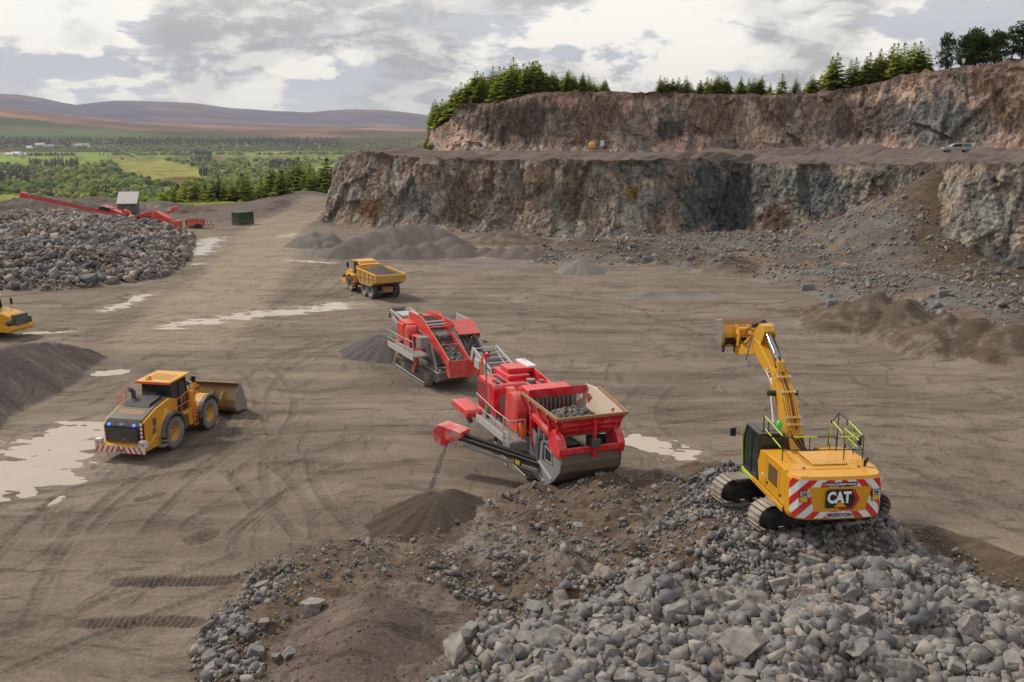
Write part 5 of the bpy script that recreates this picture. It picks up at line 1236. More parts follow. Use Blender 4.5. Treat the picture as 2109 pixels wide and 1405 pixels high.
    for q in (-1, 1): m = MB(); pp = a.lerp(b, .22)+s*q*.475+Vector((0, 0, -.12)); m.plate([pp-d*.12+Vector((0, 0, -.10)), pp+d*.12+Vector((0, 0, -.10)), pp+d*.12+Vector((0, 0, .10)), pp-d*.12+Vector((0, 0, .10))], .01, plain('yellow sticker', (.75, .6, .02), .4)); m.build('decal', dc)
    yaw = math.atan2(d.y, d.x); m = MB(); m.prism([(-.15, .0), (.95, -.55), (1.42, -.35), (1.42, .32), (1.15, .52), (-.15, .30)], -.45, .45, RD); m.build('head_box', dc, .03, loc=tuple(b-d*.35+Vector((0, 0, .05))), rot=(0, 0, yaw))
    for i, (p0, p1, sg) in enumerate([((.6, -1.5, 2.0), (1.1, -1.4, 1.3), .2), ((.7, -1.3, 1.9), (1.5, -1.5, 1.1), .25), ((-5.5, -1.5, 1.9), (-4.5, -1.4, 1.5), .3), ((-.4, -1.6, 1.7), (.6, -1.6, 1.3), .25)]): m = MB(); hose(m, p0, p1, sg, .035, M['logo_black']); m.build('hose', root)
    return root, frame_pt(O, -69), b, d
CR, CRF, hb_, hd_ = crusher()
# stones in the hopper and the dribble of stone from the head box
rs = np.random.RandomState(5)
n = 420; xs = rs.uniform(.2, 3.2, n); ys = rs.uniform(-1.15, 1.15, n); zs = 3.28+.55*np.exp(-((xs-1.9)/1.1)**2-((ys-.1)/.9)**2)+rs.uniform(-.05, .05, n)
P_ = np.array([(*CRF(x, y), z) for x, y, z in zip(xs, ys, zs)])
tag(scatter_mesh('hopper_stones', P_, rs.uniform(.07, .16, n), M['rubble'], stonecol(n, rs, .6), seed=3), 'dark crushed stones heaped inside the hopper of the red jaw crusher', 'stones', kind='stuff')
bw = CRF(hb_.x+hd_.x*.55, hb_.y+hd_.y*.55); cp = G(885, 1030, .8); n = 260; t = rs.uniform(0, 1, n)**.8
P_ = np.stack([bw[0]+(cp[0]-bw[0])*t+rs.normal(0, .03, n)*(1+2*t), bw[1]+(cp[1]-bw[1])*t+rs.normal(0, .03, n)*(1+2*t), 1.50-.35*t*t-.0*t], -1)
tag(scatter_mesh('falling_stones', P_, rs.uniform(.014, .04, n), M['rubble'], stonecol(n, rs, .7), seed=8), 'thin stream of small stones falling from the red head box of the side conveyor', 'stones', kind='stuff')

# ------------------------------------------------------------ screening crusher behind it
def screener():
    O = (-4.34, 62.88); root = empty('screening_machine', (O[0], O[1], 0), R(-65), label='red and grey tracked screening machine fed by the conveyor of the jaw crusher', cat='screener')
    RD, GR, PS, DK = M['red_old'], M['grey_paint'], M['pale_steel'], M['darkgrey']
    for yc in (-1.32, 1.32): crawler(root, -5.9, .1, yc, .55, 1.0, M['darkgrey'], M['track'], .2)
    m = MB()
    for s in (-1, 1): m.prism([(-7.0, 1.2), (1.4, .85), (1.4, 1.35), (-7.0, 1.7)], s*.95-.07, s*.95+.07, GR); m.bar((-5.8, s*1.62, .30), (0, s*1.62, .28), .05, .1, PS)
    m.prism([(-1.2, .55), (1.1, .45), (1.6, .75), (1.6, 1.25), (-1.0, 1.3)], -1.15, .75, DK); m.bar((-1.2, -1.2, 1.28), (1.6, -1.2, 1.20), .06, .06, PS); m.bar((.0, -1.1, 2.9), (1.1, -1.1, 1.3), .12, .16, GR); m.build('chassis', root, .02)
    m = MB(); m.prism([(-1.3, .8), (-.2, .8), (0, 1.4), (-1.2, 2.4), (-3.2, 2.5), (-3.4, 1.4)], -1.0, 1.0, DK); m.build('hopper_body', root, .02)
    # inclined trough with red sides full of stone
    m = MB()
    for s, y_ in ((-1, -.62), (1, .78)):
        m.prism([(2.05, 1.55), (2.15, 2.15), (-2.9, 4.15), (-5.6, 4.15), (-5.6, 3.4), (-3.0, 3.2)], y_-.05, y_+.05, RD)
    m.prism([(2.0, 1.6), (2.0, 1.68), (-3.1, 3.62), (-5.5, 3.68), (-5.5, 3.6), (-3.1, 3.5)], -.6, .75, M['steel'])
    m.bx(-2.3, -2.15, -.6, .75, 3.86, 3.96, PS); m.bx(-1.9, -1.75, -.6, .75, 3.72, 3.82, PS); m.bx(-1.45, -1.3, -.6, .75, 3.62, 3.72, RD); m.bx(.2, .3, -.6, .75, 2.75, 2.8, RD); tr = m.build('screen_box', root, .015)
    m = MB(); m.prism([(2.05, .95), (2.2, 2.12), (2.26, 2.12), (2.14, .95)], -.62, 1.5, RD); m.prism([(1.4, 1.0), (2.1, .95), (2.15, 1.6), (1.5, 1.9)], -.64, -.58, RD); m.build('tail_plate', root, .02)
    m = MB()
    for y_ in (.92, 2.25): m.prism([(1.75, 1.45), (1.8, 2.0), (-.4, 3.3), (-1.6, 4.05), (-3.8, 4.1), (-3.8, 3.5), (-1.2, 3.1)], y_-.04, y_+.04, GR if y_ < 2 else PS)
    m.prism([(1.7, 1.5), (1.7, 1.57), (-1.3, 3.3), (-1.3, 3.2)], .92, 2.25, M['steel']); m.build('feed_chute', root, .01)
    m = MB(); m.prism([(.25, 3.32), (.28, 3.38), (-1.15, 4.10), (-1.18, 4.04)], .80, 2.34, RD); m.prism([(-4.2, 3.7), (-3.4, 3.75), (-1.1, 3.6), (-1.1, 4.05), (-3.2, 4.1), (-4.0, 4.35)], .84, .90, RD); m.prism([(-1.1, 4.08), (.25, 3.35), (.25, 3.0), (-1.1, 3.5)], 2.28, 2.33, RD); m.build('hood_cover', root, .01)
    m = MB(); m.box((.9, 2.4, 2.9), (.3, .15, .12), DK); m.bar((.5, 2.3, 2.9), (.9, 2.45, 2.95), .05, .05, DK); m.build('work_lamp', root)
    # body on the near side
    m = MB(); m.bx(-6.2, -4.9, -1.35, -.2, 2.15, 3.35, RD); m.bx(-6.3, -4.3, -1.2, .3, 3.35, 3.5, RD); m.build('engine_hood', root, .05)
    m = MB(); pts = [(-4.05+.55*math.cos(a), 2.75+.68*math.sin(a)) for a in np.linspace(0, math.pi, 14)]+[(-4.6, 1.8), (-3.5, 1.8)]; m.prism(pts, -1.42, -.7, RD); m.build('cone_housing', root, .05)
    m = MB(); m.bx(-3.4, -1.7, -1.25, -.7, 1.9, 2.9, RD); m.bx(-3.0, -2.6, -1.29, -1.25, 2.1, 2.9, M['logo_black']); m.bx(-2.3, -2.0, -1.29, -1.25, 2.2, 2.7, GR); m.build('drive_cover', root, .04)
    m = MB(); m.bx(-.75, -.15, -1.75, -1.15, 2.55, 3.3, GR); m.build('control_box', root, .03)
    m = MB(); m.bx(-5.2, -1.6, -2.35, -1.5, 1.95, 2.03, M['steel']); m.bx(-5.2, .1, -2.4, -2.34, 1.85, 2.25, PS); m.bx(-1.6, .1, -2.35, -1.2, 2.05, 2.13, M['steel']); wk = m.build('walkway', root, .01)
    m = MB(); rail_set(m, [(-5.2, -2.36, 3.05), (-4.0, -2.36, 3.05), (-2.8, -2.36, 3.05), (-1.7, -2.36, 3.05)], 2.0, .026, PS); rail_set(m, [(-1.5, -2.36, 3.1), (-.7, -2.36, 3.1), (.05, -2.36, 3.1)], 2.1, .026, PS); m.build('handrail', wk)
    m = MB(); m.prism([(-2.3, 2.0), (-1.3, 2.05), (-1.0, 1.5), (-1.9, .55), (-2.2, .62), (-1.75, 1.4)], -1.72, -1.58, M['red']); m.build('fold_arm', root, .02)
    m = MB(); m.bx(-6.6, -5.8, -1.4, -1.0, 1.0, 2.0, RD); m.bx(-6.9, -6.0, -1.3, -.5, .5, 1.0, GR); hose(m, (-6.6, -1.2, 1.6), (-5.4, -1.5, 1.2), .3, .05, DK); m.bar((-6.2, -1.5, .9), (-5.9, -1.8, .3), .1, .1, GR); m.build('hydraulic_unit', root, .02)
    # pale framed product conveyor off the back
    m = MB(); belt_frame(m, (-3.0, -.2, 1.3), (-9.4, -.2, 3.35), 1.1, PS, M['belt'], .3, 5)
    for s in (-1, 1): m.bar((-5.4, -.2+s*.75, 3.35), (-8.9, -.2+s*.75, 3.75), .1, .12, PS); m.bar((-8.9, -.2+s*.75, 3.75), (-9.6, -.2+s*.62, 3.25), .08, .1, PS); m.bar((-7.2, -.2+s*.7, 3.5), (-7.0, -.2+s*.6, 2.6), .07, .1, PS)
    m.bx(-8.2, -6.4, -.8, .4, 3.62, 3.7, PS); m.tube([(-9.4, -.7, 3.35), (-9.4, .3, 3.35)], .15, M['belt'], 12); m.plate([(-9.7, -.85, 3.0), (-9.7, .45, 3.0), (-9.6, .45, 3.75), (-9.6, -.85, 3.75)], .03, GR); m.build('main_conveyor', root, .01)
    m = MB(); m.prism([(-5.6, 3.4), (-4.6, 3.5), (-4.6, 3.9), (-5.6, 3.85)], .2, 1.6, RD); m.build('drive_cover', root, .04)
    return root, frame_pt(O, -65)
SC, SCF = screener()
rs = np.random.RandomState(6); n = 900; xs = rs.uniform(-5.4, 1.95, n); ys = rs.uniform(-.5, .68, n); zs = np.interp(xs, [-5.5, -3.1, 2], [3.72, 3.68, 1.72])+rs.uniform(0, .12, n); k = (xs < -2.3) | (xs > -1.3); xs, ys, zs = xs[k], ys[k], zs[k]; n = len(xs)
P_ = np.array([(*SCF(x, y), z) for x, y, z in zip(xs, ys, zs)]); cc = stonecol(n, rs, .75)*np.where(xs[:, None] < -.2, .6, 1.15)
tag(scatter_mesh('screen_stones', P_, rs.uniform(.05, .11, n), M['rubble'], cc, seed=3), 'broken stones lying along the red sided screen box of the second machine', 'stones', kind='stuff')
n = 420; xs = rs.uniform(-1.1, 1.65, n); ys = rs.uniform(1.0, 2.18, n); zs = np.interp(xs, [-1.3, 1.7], [3.36, 1.62])+rs.uniform(0, .15, n); P_ = np.array([(*SCF(x, y), z) for x, y, z in zip(xs, ys, zs)])
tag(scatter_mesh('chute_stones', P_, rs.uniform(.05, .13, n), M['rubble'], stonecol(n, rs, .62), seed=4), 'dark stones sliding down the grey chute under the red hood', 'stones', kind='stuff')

# ------------------------------------------------------------ wheel loader
def loader():
    O = (-19.02, 50.93); root = empty('wheel_loader', (O[0], O[1], 0), R(78), label='yellow wheel loader seen from behind with blue rear lamps and a striped bumper', cat='wheel loader')
    Y, K, DK, OR = M['yellow'], M['black'], M['darkgrey'], M['orange']
    for x in (-1.42, 2.22):
        for s in (-1, 1): wheel(root, (x, s*1.28, .90), .92, .68, s, Y, 26, .50)
    # chassis, axles
    m = MB(); m.bx(-3.1, .3, -.5, .5, .6, 1.2, DK); m.bx(.3, 3.2, -.55, .55, .6, 1.2, DK); m.tube([(.35, 0, .5), (.35, 0, 1.5)], .2, DK, 12)
    for x in (-1.42, 2.22): m.tube([(x, -1.0, .9), (x, 1.0, .9)], .22, DK, 12)
    m.build('chassis', root, .03)
    # engine body
    m = MB(); sec = [(-1.12, 1.0), (1.12, 1.0), (1.15, 1.5), (1.06, 1.98), (-1.06, 1.98), (-1.15, 1.5)]
    body = [(-3.55, .85), (-.35, .85), (-.25, 2.35), (-.95, 2.62), (-2.2, 2.42), (-3.35, 2.02), (-3.6, 1.8)]
    m.prism(body, -1.12, 1.12, Y); bd = m.build('engine_body', root, .05)
    m = MB(); m.prism([(-3.36, 2.03), (-2.2, 2.43), (-.97, 2.63), (-.97, 2.67), (-2.2, 2.475), (-3.40, 2.07)], -.98, .98, K); m.prism([(-2.35, 2.44), (-1.1, 2.62), (-1.15, 2.76), (-2.2, 2.58)], -.72, .72, K)
    m.prism([(-2.95, 2.21), (-2.55, 2.34), (-2.55, 2.36), (-2.95, 2.225)], -.7, .7, M['rust']); hd = m.build('hood', bd, .03)
    m = MB(); m.prism([(-3.62, .95), (-3.56, .95), (-3.38, 2.02), (-3.46, 2.04), (-3.70, 1.78)], -.98, .98, K)
    for k in range(9): m.bx(-3.725+k*.0, -3.69, -.85, .85, 1.02+k*.075, 1.055+k*.075, DK)
    m.plate([(-3.70, -.90, 1.0), (-3.70, .90, 1.0), (-3.70, .90, 1.72), (-3.70, -.90, 1.72)], .02, K); m.build('radiator_grille', bd, .01)
    for s in (-1, 1):
        m = MB(); m.lathe([(.0, -.05), (.075, -.04), (.075, .03)], M['bluelamp'], 14, 'x', (-3.69, s*.70, 1.86)); m.build('warning_lamp', bd)
    m = MB(); m.lathe([(.0, -.03), (.07, -.02), (.07, .03)], plain('red reflector', (.6, .02, .05), .3), 12, 'x', (-3.72, -.12, 1.08)); m.build('reflector', bd)
    text_mesh('lettering', 'CAT', .13, M['logo_white'], bd, (-3.66, 0, 1.88), (0, -1, 0), (.22, 0, 1), .03, bold=.003)
    # counterweight and striped bumper
    m = MB(); m.bx(-3.95, -2.2, -1.32, 1.32, .50, .88, Y); m.prism([(-3.2, .85), (-2.35, .85), (-2.5, 1.2), (-2.9, 1.1)], -1.32, -1.12, Y); cw = m.build('counterweight', root, .05)
    m = MB(); wh, rd = M['stripe_white'], M['stripe_red']
    m.bx(-3.99, -3.955, -1.40, 1.40, .46, .80, wh)
    for k in range(10):
        y0 = -1.30+k*.29; q = clipc([(y0, .46), (y0+.13, .46), (y0+.13+(.18 if k < 5 else -.18), .80), (y0+(.18 if k < 5 else -.18), .80)], [(-1.4, .46), (1.4, .46), (1.4, .80), (-1.4, .80)])
        if len(q) > 2: m.add([(-3.994, a, b) for a, b in q], [list(range(len(q)))], rd)
    for s in (-1, 1): m.bx(-3.98, -3.7, s*1.25-.17, s*1.25+.17, .80, 1.12, wh); m.bx(-4.0, -3.98, s*1.25-.10, s*1.25+.08, .88, 1.02, rd); m.bx(-4.005, -3.998, s*1.25-.05, s*1.25+.03, .91, .98, wh)
    m.bx(-4.003, -3.99, -.22, .22, .50, .68, M['rust']); m.build('bumper', cw)
    m = MB()
    for k in range(9): m.bx(-3.66, -3.60, -1.10, -.99, 1.0+k*.105, 1.105+k*.105, rd if k % 2 else wh)
    m.bx(-3.58, -3.5, -1.14, -1.10, .98, 1.94, K); m.build('warning_stripes', bd)
    m = MB(); m.bx(-2.7, -2.4, -1.135, -1.12, 1.55, 1.95, DK); m.bx(-2.75, -2.35, -1.135, -1.12, 1.0, 1.45, DK); m.build('vent', bd)
    m = MB(); m.lathe([(.0, -.01), (.13, -.01), (.13, .0)], M['white'], 16, 'y', (-1.45, -1.125, 2.02)); m.lathe([(.0, -.012), (.06, -.012)], M['logo_black'], 16, 'y', (-1.45, -1.128, 2.02)); m.build('decal', bd)
    # fenders with dark arches
    for s in (-1, 1):
        for x, nm in ((-1.42, 'rear'), (2.22, 'front')):
            m = MB(); r0, r1 = 1.08, 1.13; aa = np.linspace(R(-5 if nm == 'rear' else 20), R(178), 14)
            pts = [(x+r1*math.cos(a), .90+r1*math.sin(a)) for a in aa]+[(x+r0*math.cos(a), .90+r0*math.sin(a)) for a in aa[::-1]]
            yi = .98; 
            for i in range(13): m.prism([(x+r1*math.cos(aa[i]), .9+r1*math.sin(aa[i])), (x+r1*math.cos(aa[i+1]), .9+r1*math.sin(aa[i+1])), (x+r0*math.cos(aa[i+1]), .9+r0*math.sin(aa[i+1])), (x+r0*math.cos(aa[i]), .9+r0*math.sin(aa[i]))], s*.62, s*1.42, Y)
            for i in range(13): m.prism([(x+(r1+.0)*math.cos(aa[i]), .9+r1*math.sin(aa[i])), (x+r1*math.cos(aa[i+1]), .9+r1*math.sin(aa[i+1])), (x+.98*math.cos(aa[i+1]), .9+.98*math.sin(aa[i+1])), (x+.98*math.cos(aa[i]), .9+.98*math.sin(aa[i]))], s*1.42, s*1.64, DK)
            m.build('fender', root)
    # deck, cab
    m = MB(); m.bx(-.7, 1.15, -1.3, 1.3, 1.38, 1.52, Y); m.bx(.45, 1.1, -1.35, -1.0, .7, 1.4, Y); m.bx(-.25, 1.0, -1.0, 1.0, 1.52, 1.9, K); m.build('platform', root, .03)
    cab = MB(); x0, x1, yw, zb, zt = -.42, 1.20, .80, 1.75, 3.30
    for s in (-1, 1):
        for a, b in [((x0, zb), (x0+.02, zt)), ((x1+.1, zb), (x1-.1, zt)), ((.45, zb), (.4, zt)), ((x0, zb), (x1+.1, zb)), ((x0, zt), (x1-.1, zt)), ((x0, 2.1), (.45, 2.1))]: cab.bar((a[0], s*yw, a[1]), (b[0], s*yw, b[1]), .08, .09, K)
    for x, z in ((x0, zb), (x0, zt), (x1+.1, zb), (x1-.1, zt)): cab.bar((x, -yw, z), (x, yw, z), .09, .09, K)
    cab.bx(x0-.02, x0+.02, -yw, yw, zb, 2.2, K); co = cab.build('cab', root, .015)
    g = MB()
    for s in (-1, 1): g.prism([(x0+.03, zb), (x1+.05, zb), (x1-.1, zt), (x0+.03, zt)], s*yw-.005, s*yw+.005, M['glass'])
    g.bx(x0+.0, x0+.01, -yw, yw, 2.2, zt, M['glass']); g.plate([(x1+.06, -yw, zb), (x1+.06, yw, zb), (x1-.12, yw, zt), (x1-.12, -yw, zt)], .01, M['glass']); g.build('window', co)
    m = MB(); m.plate([(x0-.32, -.98, 3.32), (x1+.18, -.98, 3.42), (x1+.18, .98, 3.42), (x0-.32, .98, 3.32)], .10, M['amber'])
    for k in range(5): m.bar((x0+.1+k*.2, -.8, 3.405+k*.012), (x0+.4+k*.2, .7, 3.42+k*.012), .02, .02, M['rust'])
    m.bx(x0-.34, x0-.30, -1.0, 1.0, 3.24, 3.38, M['orange']); rf = m.build('roof', co, .03)
    m = MB(); m.lathe([(.0, 3.60), (.07, 3.58), (.08, 3.4)], M['orange'], 12, 'z', (x0+.05, .35, 0)); m.lathe([(.0, 3.55), (.06, 3.54), (.07, 3.4)], plain('amber lens', (.6, .5, .05), .3), 12, 'z', (x0+.0, .52, 0)); m.build('beacon', rf)
    m = MB(); m.lathe([(.0, -.06), (.12, -.02), (.12, .05)], K, 14, 'z', (x1+.25, -1.05, 3.0)); m.box((x1+.28, -1.12, 3.05), (.08, .22, .34), K); m.bar((x1, -.85, 3.15), (x1+.25, -1.1, 3.15), .03, .03, K); m.box((x1+.28, 1.15, 3.05), (.08, .22, .34), K); m.bar((x1, .85, 3.15), (x1+.25, 1.1, 3.15), .03, .03, K); m.build('mirror', co, .02)
    m = MB(); m.bx(x0-.5, x0-.14, -.3, .5, 2.35, 2.8, K); m.build('air_cleaner', root, .08)
    m = MB(); m.tube([(-1.55, .62, 2.5), (-1.55, .62, 3.0), (-1.62, .66, 3.12), (-1.78, .72, 3.18)], .12, M['darkgrey'], 14); m.build('exhaust', root)
    # operator seen through the glass
    # orange rails
    m = MB(); rail_set(m, [(-.95, -1.28, 2.42), (-.25, -1.30, 2.48), (.25, -1.32, 2.62), (.6, -1.32, 2.62)], 1.55, .024, OR, [(-.85, -1.28, 2.42), (-.15, -1.30, 2.5), (.6, -1.32, 2.62)])
    m.tube([(.6, -1.34, 2.65), (.72, -1.4, 1.5), (.85, -1.42, .55)], .026, OR, 6); m.tube([(1.05, -1.34, 2.65), (1.1, -1.4, 1.5), (1.2, -1.42, .55)], .026, OR, 6)
    for k in range(5): z = .62+k*.24; m.bx(.78, 1.2, -1.46, -1.38, z, z+.04, OR)
    m.tube([(-1.9, 1.3, 2.85), (-1.55, 1.35, 2.95), (-1.2, 1.3, 2.9), (-1.2, 1.3, 1.9)], .026, OR, 6); m.tube([(-1.9, 1.3, 2.85), (-1.9, 1.3, 1.9)], .026, OR, 6); m.tube([(-1.9, 1.3, 2.35), (-1.2, 1.3, 2.4)], .022, OR, 6); m.tube([(-1.9, 1.1, 2.9), (-1.9, 1.5, 2.7)], .03, OR, 6); m.build('handrail', root)
    # lift arms, linkage and bucket
    m = MB()
    for s in (-1, 1): m.prism([(1.6, 2.0), (1.75, 2.25), (2.3, 2.22), (3.3, 1.6), (4.4, .75), (4.75, .35), (4.5, .28), (4.1, .55), (3.0, 1.2), (2.0, 1.7)], s*.62-.07, s*.62+.07, Y)
    m.tube([(3.4, -.65, 1.4), (3.4, .65, 1.4)], .14, Y, 12); m.build('lift_arm', root, .02)
    m = MB(); m.prism([(1.2, 1.0), (2.2, 1.0), (2.3, 1.6), (1.9, 2.5), (1.45, 2.5)], -.42, .42, Y); m.build('front_frame', root, .03)
    m = MB(); m.prism([(2.9, 1.45), (3.2, 1.3), (3.45, 2.35), (3.3, 2.45), (3.1, 2.1)], -.12, .12, Y); m.bar((3.3, 0, 2.35), (4.7, 0, 1.35), .12, .14, Y); m.build('bucket_lever', root, .02)
    m = MB(); m.tube([(1.7, 0, 2.3), (2.7, 0, 2.5)], .12, K, 12); m.tube([(2.7, 0, 2.5), (3.3, 0, 2.4)], .055, M['chrome'], 10)
    for s in (-1, 1): m.tube([(1.4, s*.45, 1.2), (2.6, s*.5, 1.55)], .10, K, 12); m.tube([(2.6, s*.5, 1.55), (3.3, s*.55, 1.7)], .05, M['chrome'], 8)
    for i in range(3): hose(m, (1.2, .1*i-.1, 1.9), (1.9, .12*i-.12, 2.35), -.15, .03, K)
    m.tube([(2.0, -.62, 2.15), (2.9, -.68, 2.28)], .05, K, 8); m.build('hydraulic_cylinder', root)
    bk = MB(); wd = 1.72; YW = M['bucket']
    prof = [(5.55, 1.72), (4.95, 1.45), (4.72, 1.0), (4.75, .55), (5.05, .22), (6.3, .12)]
    for i in range(5): a, b = prof[i], prof[i+1]; dx_, dz_ = b[0]-a[0], b[1]-a[1]; L = math.hypot(dx_, dz_); n_ = (-dz_/L*.05, dx_/L*.05); bk.prism([a, b, (b[0]-n_[0]*-1, b[1]+n_[1]*-1*-1), (a[0]+n_[0], a[1]+n_[1])], -wd, wd, YW if i < 4 else M['steel'])
    for s in (-1, 1): bk.prism(prof+[(6.15, .75), (5.75, 1.62)], s*wd-.03, s*wd+.03, M['steel'])
    bk.prism([(5.5, 1.72), (5.62, 1.72), (5.2, 1.98), (5.08, 1.95)], -wd, wd, YW)
    for y_ in (-1.0, -.35, .35, 1.0): bk.prism([(4.95, 1.4), (4.72, 1.0), (4.74, .6), (4.5, .7), (4.45, 1.1), (4.8, 1.5)], y_-.05, y_+.05, YW)
    b_ = bk.build('bucket', root, .015)
    for s in (-1, 1): pass
    m = MB(); m.bx(6.26, 6.45, -wd-.03, wd+.03, .08, .14, M['steel']); m.build('cutting_edge', b_)
    m = MB(); m.box((-2.4, -1.42, .48), (.5, .4, .10), M['steel']); m.box((-2.3, -1.5, .7), (.3, .25, .08), M['steel']); m.build('step', root, .01)
    return root
loader()

# ------------------------------------------------------------ articulated dump trucks
def dumper(loc, h, label, style):
    root = empty('dump_truck', (loc[0], loc[1], hgt(*loc)), R(h), label=label, cat='dump truck')
    Y = M['amber'] if style else M['yellow_clean']; K, DK, BD = M['black'], M['darkgrey'], (M['dusty_yellow'] if style else M['yellow'])
    for x in (2.85, -1.15, -2.85):
        for s in (-1, 1): wheel(root, (x, s*1.18, .86), .88, .62, s, M['tyre_side'] if style else Y, 22, .52)
    m = MB(); m.bx(1.2, 5.2, -.5, .5, .6, 1.15, DK); m.bx(-3.6, .9, -.45, .45, .75, 1.15, DK)
    for x in (2.85, -1.15, -2.85): m.tube([(x, -1, .86), (x, 1, .86)], .2, DK, 10)
    m.tube([(1.05, 0, .6), (1.05, 0, 1.4)], .3, DK, 12); m.bx(-4.2, -3.5, -.5, .5, .7, 1.3, M['rust']); m.build('chassis', root, .02)
    m = MB(); m.prism([(3.05, 1.1), (5.3, 1.0), (5.55, 1.35), (5.35, 1.88), (4.6, 2.12), (3.05, 2.32)], -1.0, 1.0, Y)
    m.prism([(1.7, 1.0), (2.0, 1.82), (2.85, 1.98), (3.9, 1.85), (4.3, 1.1), (4.05, 1.1), (3.75, 1.6), (2.85, 1.83), (2.1, 1.6), (1.95, 1.0)], 1.0, 1.48, Y); m.prism([(1.7, 1.0), (2.0, 1.82), (2.85, 1.98), (3.9, 1.85), (4.3, 1.1), (4.05, 1.1), (3.75, 1.6), (2.85, 1.83), (2.1, 1.6), (1.95, 1.0)], -1.48, -1.0, Y)
    m.prism([(4.2, .62), (5.65, .62), (5.75, .85), (5.65, 1.15), (4.2, 1.2)], -1.38, 1.38, Y); bd = m.build('engine_hood', root, .06)
    m = MB()
    if style: m.bx(5.62, 5.72, -.6, .6, 1.1, 1.7, K)
    else:
        m.prism([(5.45, 1.15), (5.78, 1.15), (5.68, 1.98), (5.3, 2.0)], -.72, .72, M['darkgrey'])
        for k in range(7): m.bx(5.735-k*.012, 5.755-k*.012, -.6, .6, 1.25+k*.09, 1.28+k*.09, K)
        for s in (-1, 1): m.bx(5.3, 5.56, s*.98-.2, s*.98+.2, 1.3, 1.62, DK)
    m.build('radiator_grille', bd, .03)
    for s in (-1, 1):
        m = MB(); m.bx(5.2, 5.6, s*1.14-.16, s*1.14+.16, 1.36, 1.56, M['darkgrey']); m.bx(5.2, 5.58, s*1.14-.16, s*1.14+.16, 1.14, 1.30, K); m.build('headlight', bd, .02)
    if style:
        m = MB(); m.bx(1.9, 4.6, s*0-.0, .01, 1.6, 1.61, Y)
        m = MB(); m.bx(3.6, 4.1, .985, 1.005, 1.86, 2.0, M['orange']); m.build('decal', bd)
    cab = MB(); x0, x1, yw, zb, zt = 1.35, 3.05, .82, 1.9, 3.22
    for s in (-1, 1):
        for a, b in [((x0, 1.3), (x0, zt)), ((x1+.15, zb), (x1-.1, zt)), ((x0, zb), (x1+.1, zb)), ((x0, zt), (x1-.1, zt)), ((2.1, zb), (2.1, zt))]: cab.bar((a[0], s*yw, a[1]), (b[0], s*yw, b[1]), .10, .10, Y if style and a[0] < 1.5 else K)
    cab.bx(x0-.05, x0+.05, -yw, yw, 1.3, 3.2, Y if style else K); cab.bx(x0, x1, -yw, yw, 1.5, zb, Y); cb = cab.build('cab', root, .02)
    g = MB(); g.prism([(x0+.05, zb), (x1+.1, zb), (x1-.12, zt), (x0+.05, zt)], yw-.01, yw, M['glass']); g.prism([(x0+.05, zb), (x1+.1, zb), (x1-.12, zt), (x0+.05, zt)], -yw, -yw+.01, M['glass']); g.plate([(x1+.12, -yw, zb), (x1+.12, yw, zb), (x1-.12, yw, zt), (x1-.12, -yw, zt)], .01, M['glass']); g.build('window', cb)
    m = MB(); m.prism([(x0-.35, 3.20), (x1+.30, 3.22), (x1+.2, 3.36), (2.3, 3.46), (x0-.2, 3.40)], -.95, .95, Y); m.build('roof', cb, .05)
    m = MB()
    for s in (-1, 1): m.bar((x1-.1, s*.9, 3.15), (x1+.55, s*1.35, 3.1), .03, .03, K); m.bar((x1+.55, s*1.35, 3.1), (x1+.55, s*1.35, 2.3), .03, .03, K); m.box((x1+.58, s*1.36, 2.75), (.06, .24, .5), K)
    m.build('mirror', cb)
    m = MB(); m.tube([(1.0, -.9, 1.5), (1.0, -.9, 2.9)], .12, DK, 12); m.bx(.7, 1.3, -1.3, -.6, 1.2, 2.0, DK); m.build('exhaust', root, .02)
    m = MB()
    for k in range(4): m.bx(1.35, 1.9, 1.38, 1.5, .55+k*.3, .60+k*.3, M['orange'] if style else K)
    m.tube([(1.35, 1.48, .55), (1.4, 1.48, 1.9)], .025, K, 6); m.tube([(1.9, 1.48, .55), (1.95, 1.48, 1.9)], .025, K, 6); m.build('step', root)
    # skip body
    b = MB(); t = .06
    side = [(.35, 2.78), (.25, 1.75), (-.3, 1.30), (-3.2, 1.30), (-4.95, 1.92), (-4.95, 2.55)]
    for s in (-1, 1):
        o_ = [(s*1.62, z) for z in (0, 0)]
        b.prism(side, s*1.62-s*.10, s*1.62, BD)
        b.bar((.35, s*1.60, 2.80), (-4.95, s*1.60, 2.56), .16, .14, M['amber']); 
        for x in (-.6, -1.8, -3.0, -4.1): b.bar((x, s*1.64, 2.7+.045*x), (x, s*1.64, 1.6), .12, .08, BD)
        b.bar((.3, s*1.66, 2.05), (-4.9, s*1.66, 2.2), .06, .06, BD)
    b.prism([(.25, 1.75), (-.3, 1.30), (-3.2, 1.30), (-4.95, 1.92), (-4.95, 1.98), (-3.2, 1.38), (-.25, 1.38), (.2, 1.8)], -1.55, 1.55, BD)
    b.prism([(.30, 1.75), (.38, 1.75), (.62, 3.05), (.50, 3.05)], -1.55, 1.55, M['amber']); b.prism([(.45, 3.0), (.62, 3.0), (1.35, 3.12), (1.35, 3.2), (.45, 3.1)], -1.1, 1.1, M['amber'])
    b.prism([(-4.80, 1.90), (-4.95, 1.88), (-5.0, 2.52), (-4.88, 2.52)], -1.55, 1.55, BD); b.bar((-4.95, -1.6, 2.54), (-4.95, 1.6, 2.54), .16, .14, M['amber']); b.bar((-4.95, -1.5, 1.9), (-4.95, 1.5, 1.9), .14, .14, BD)
    b.build('skip_body', root, .015)
    m = MB()
    for s in (-1, 1): m.tube([(.4, s*.7, .9), (-1.6, s*.75, 1.5)], .10, K, 10)
    m.build('tipping_cylinder', root)
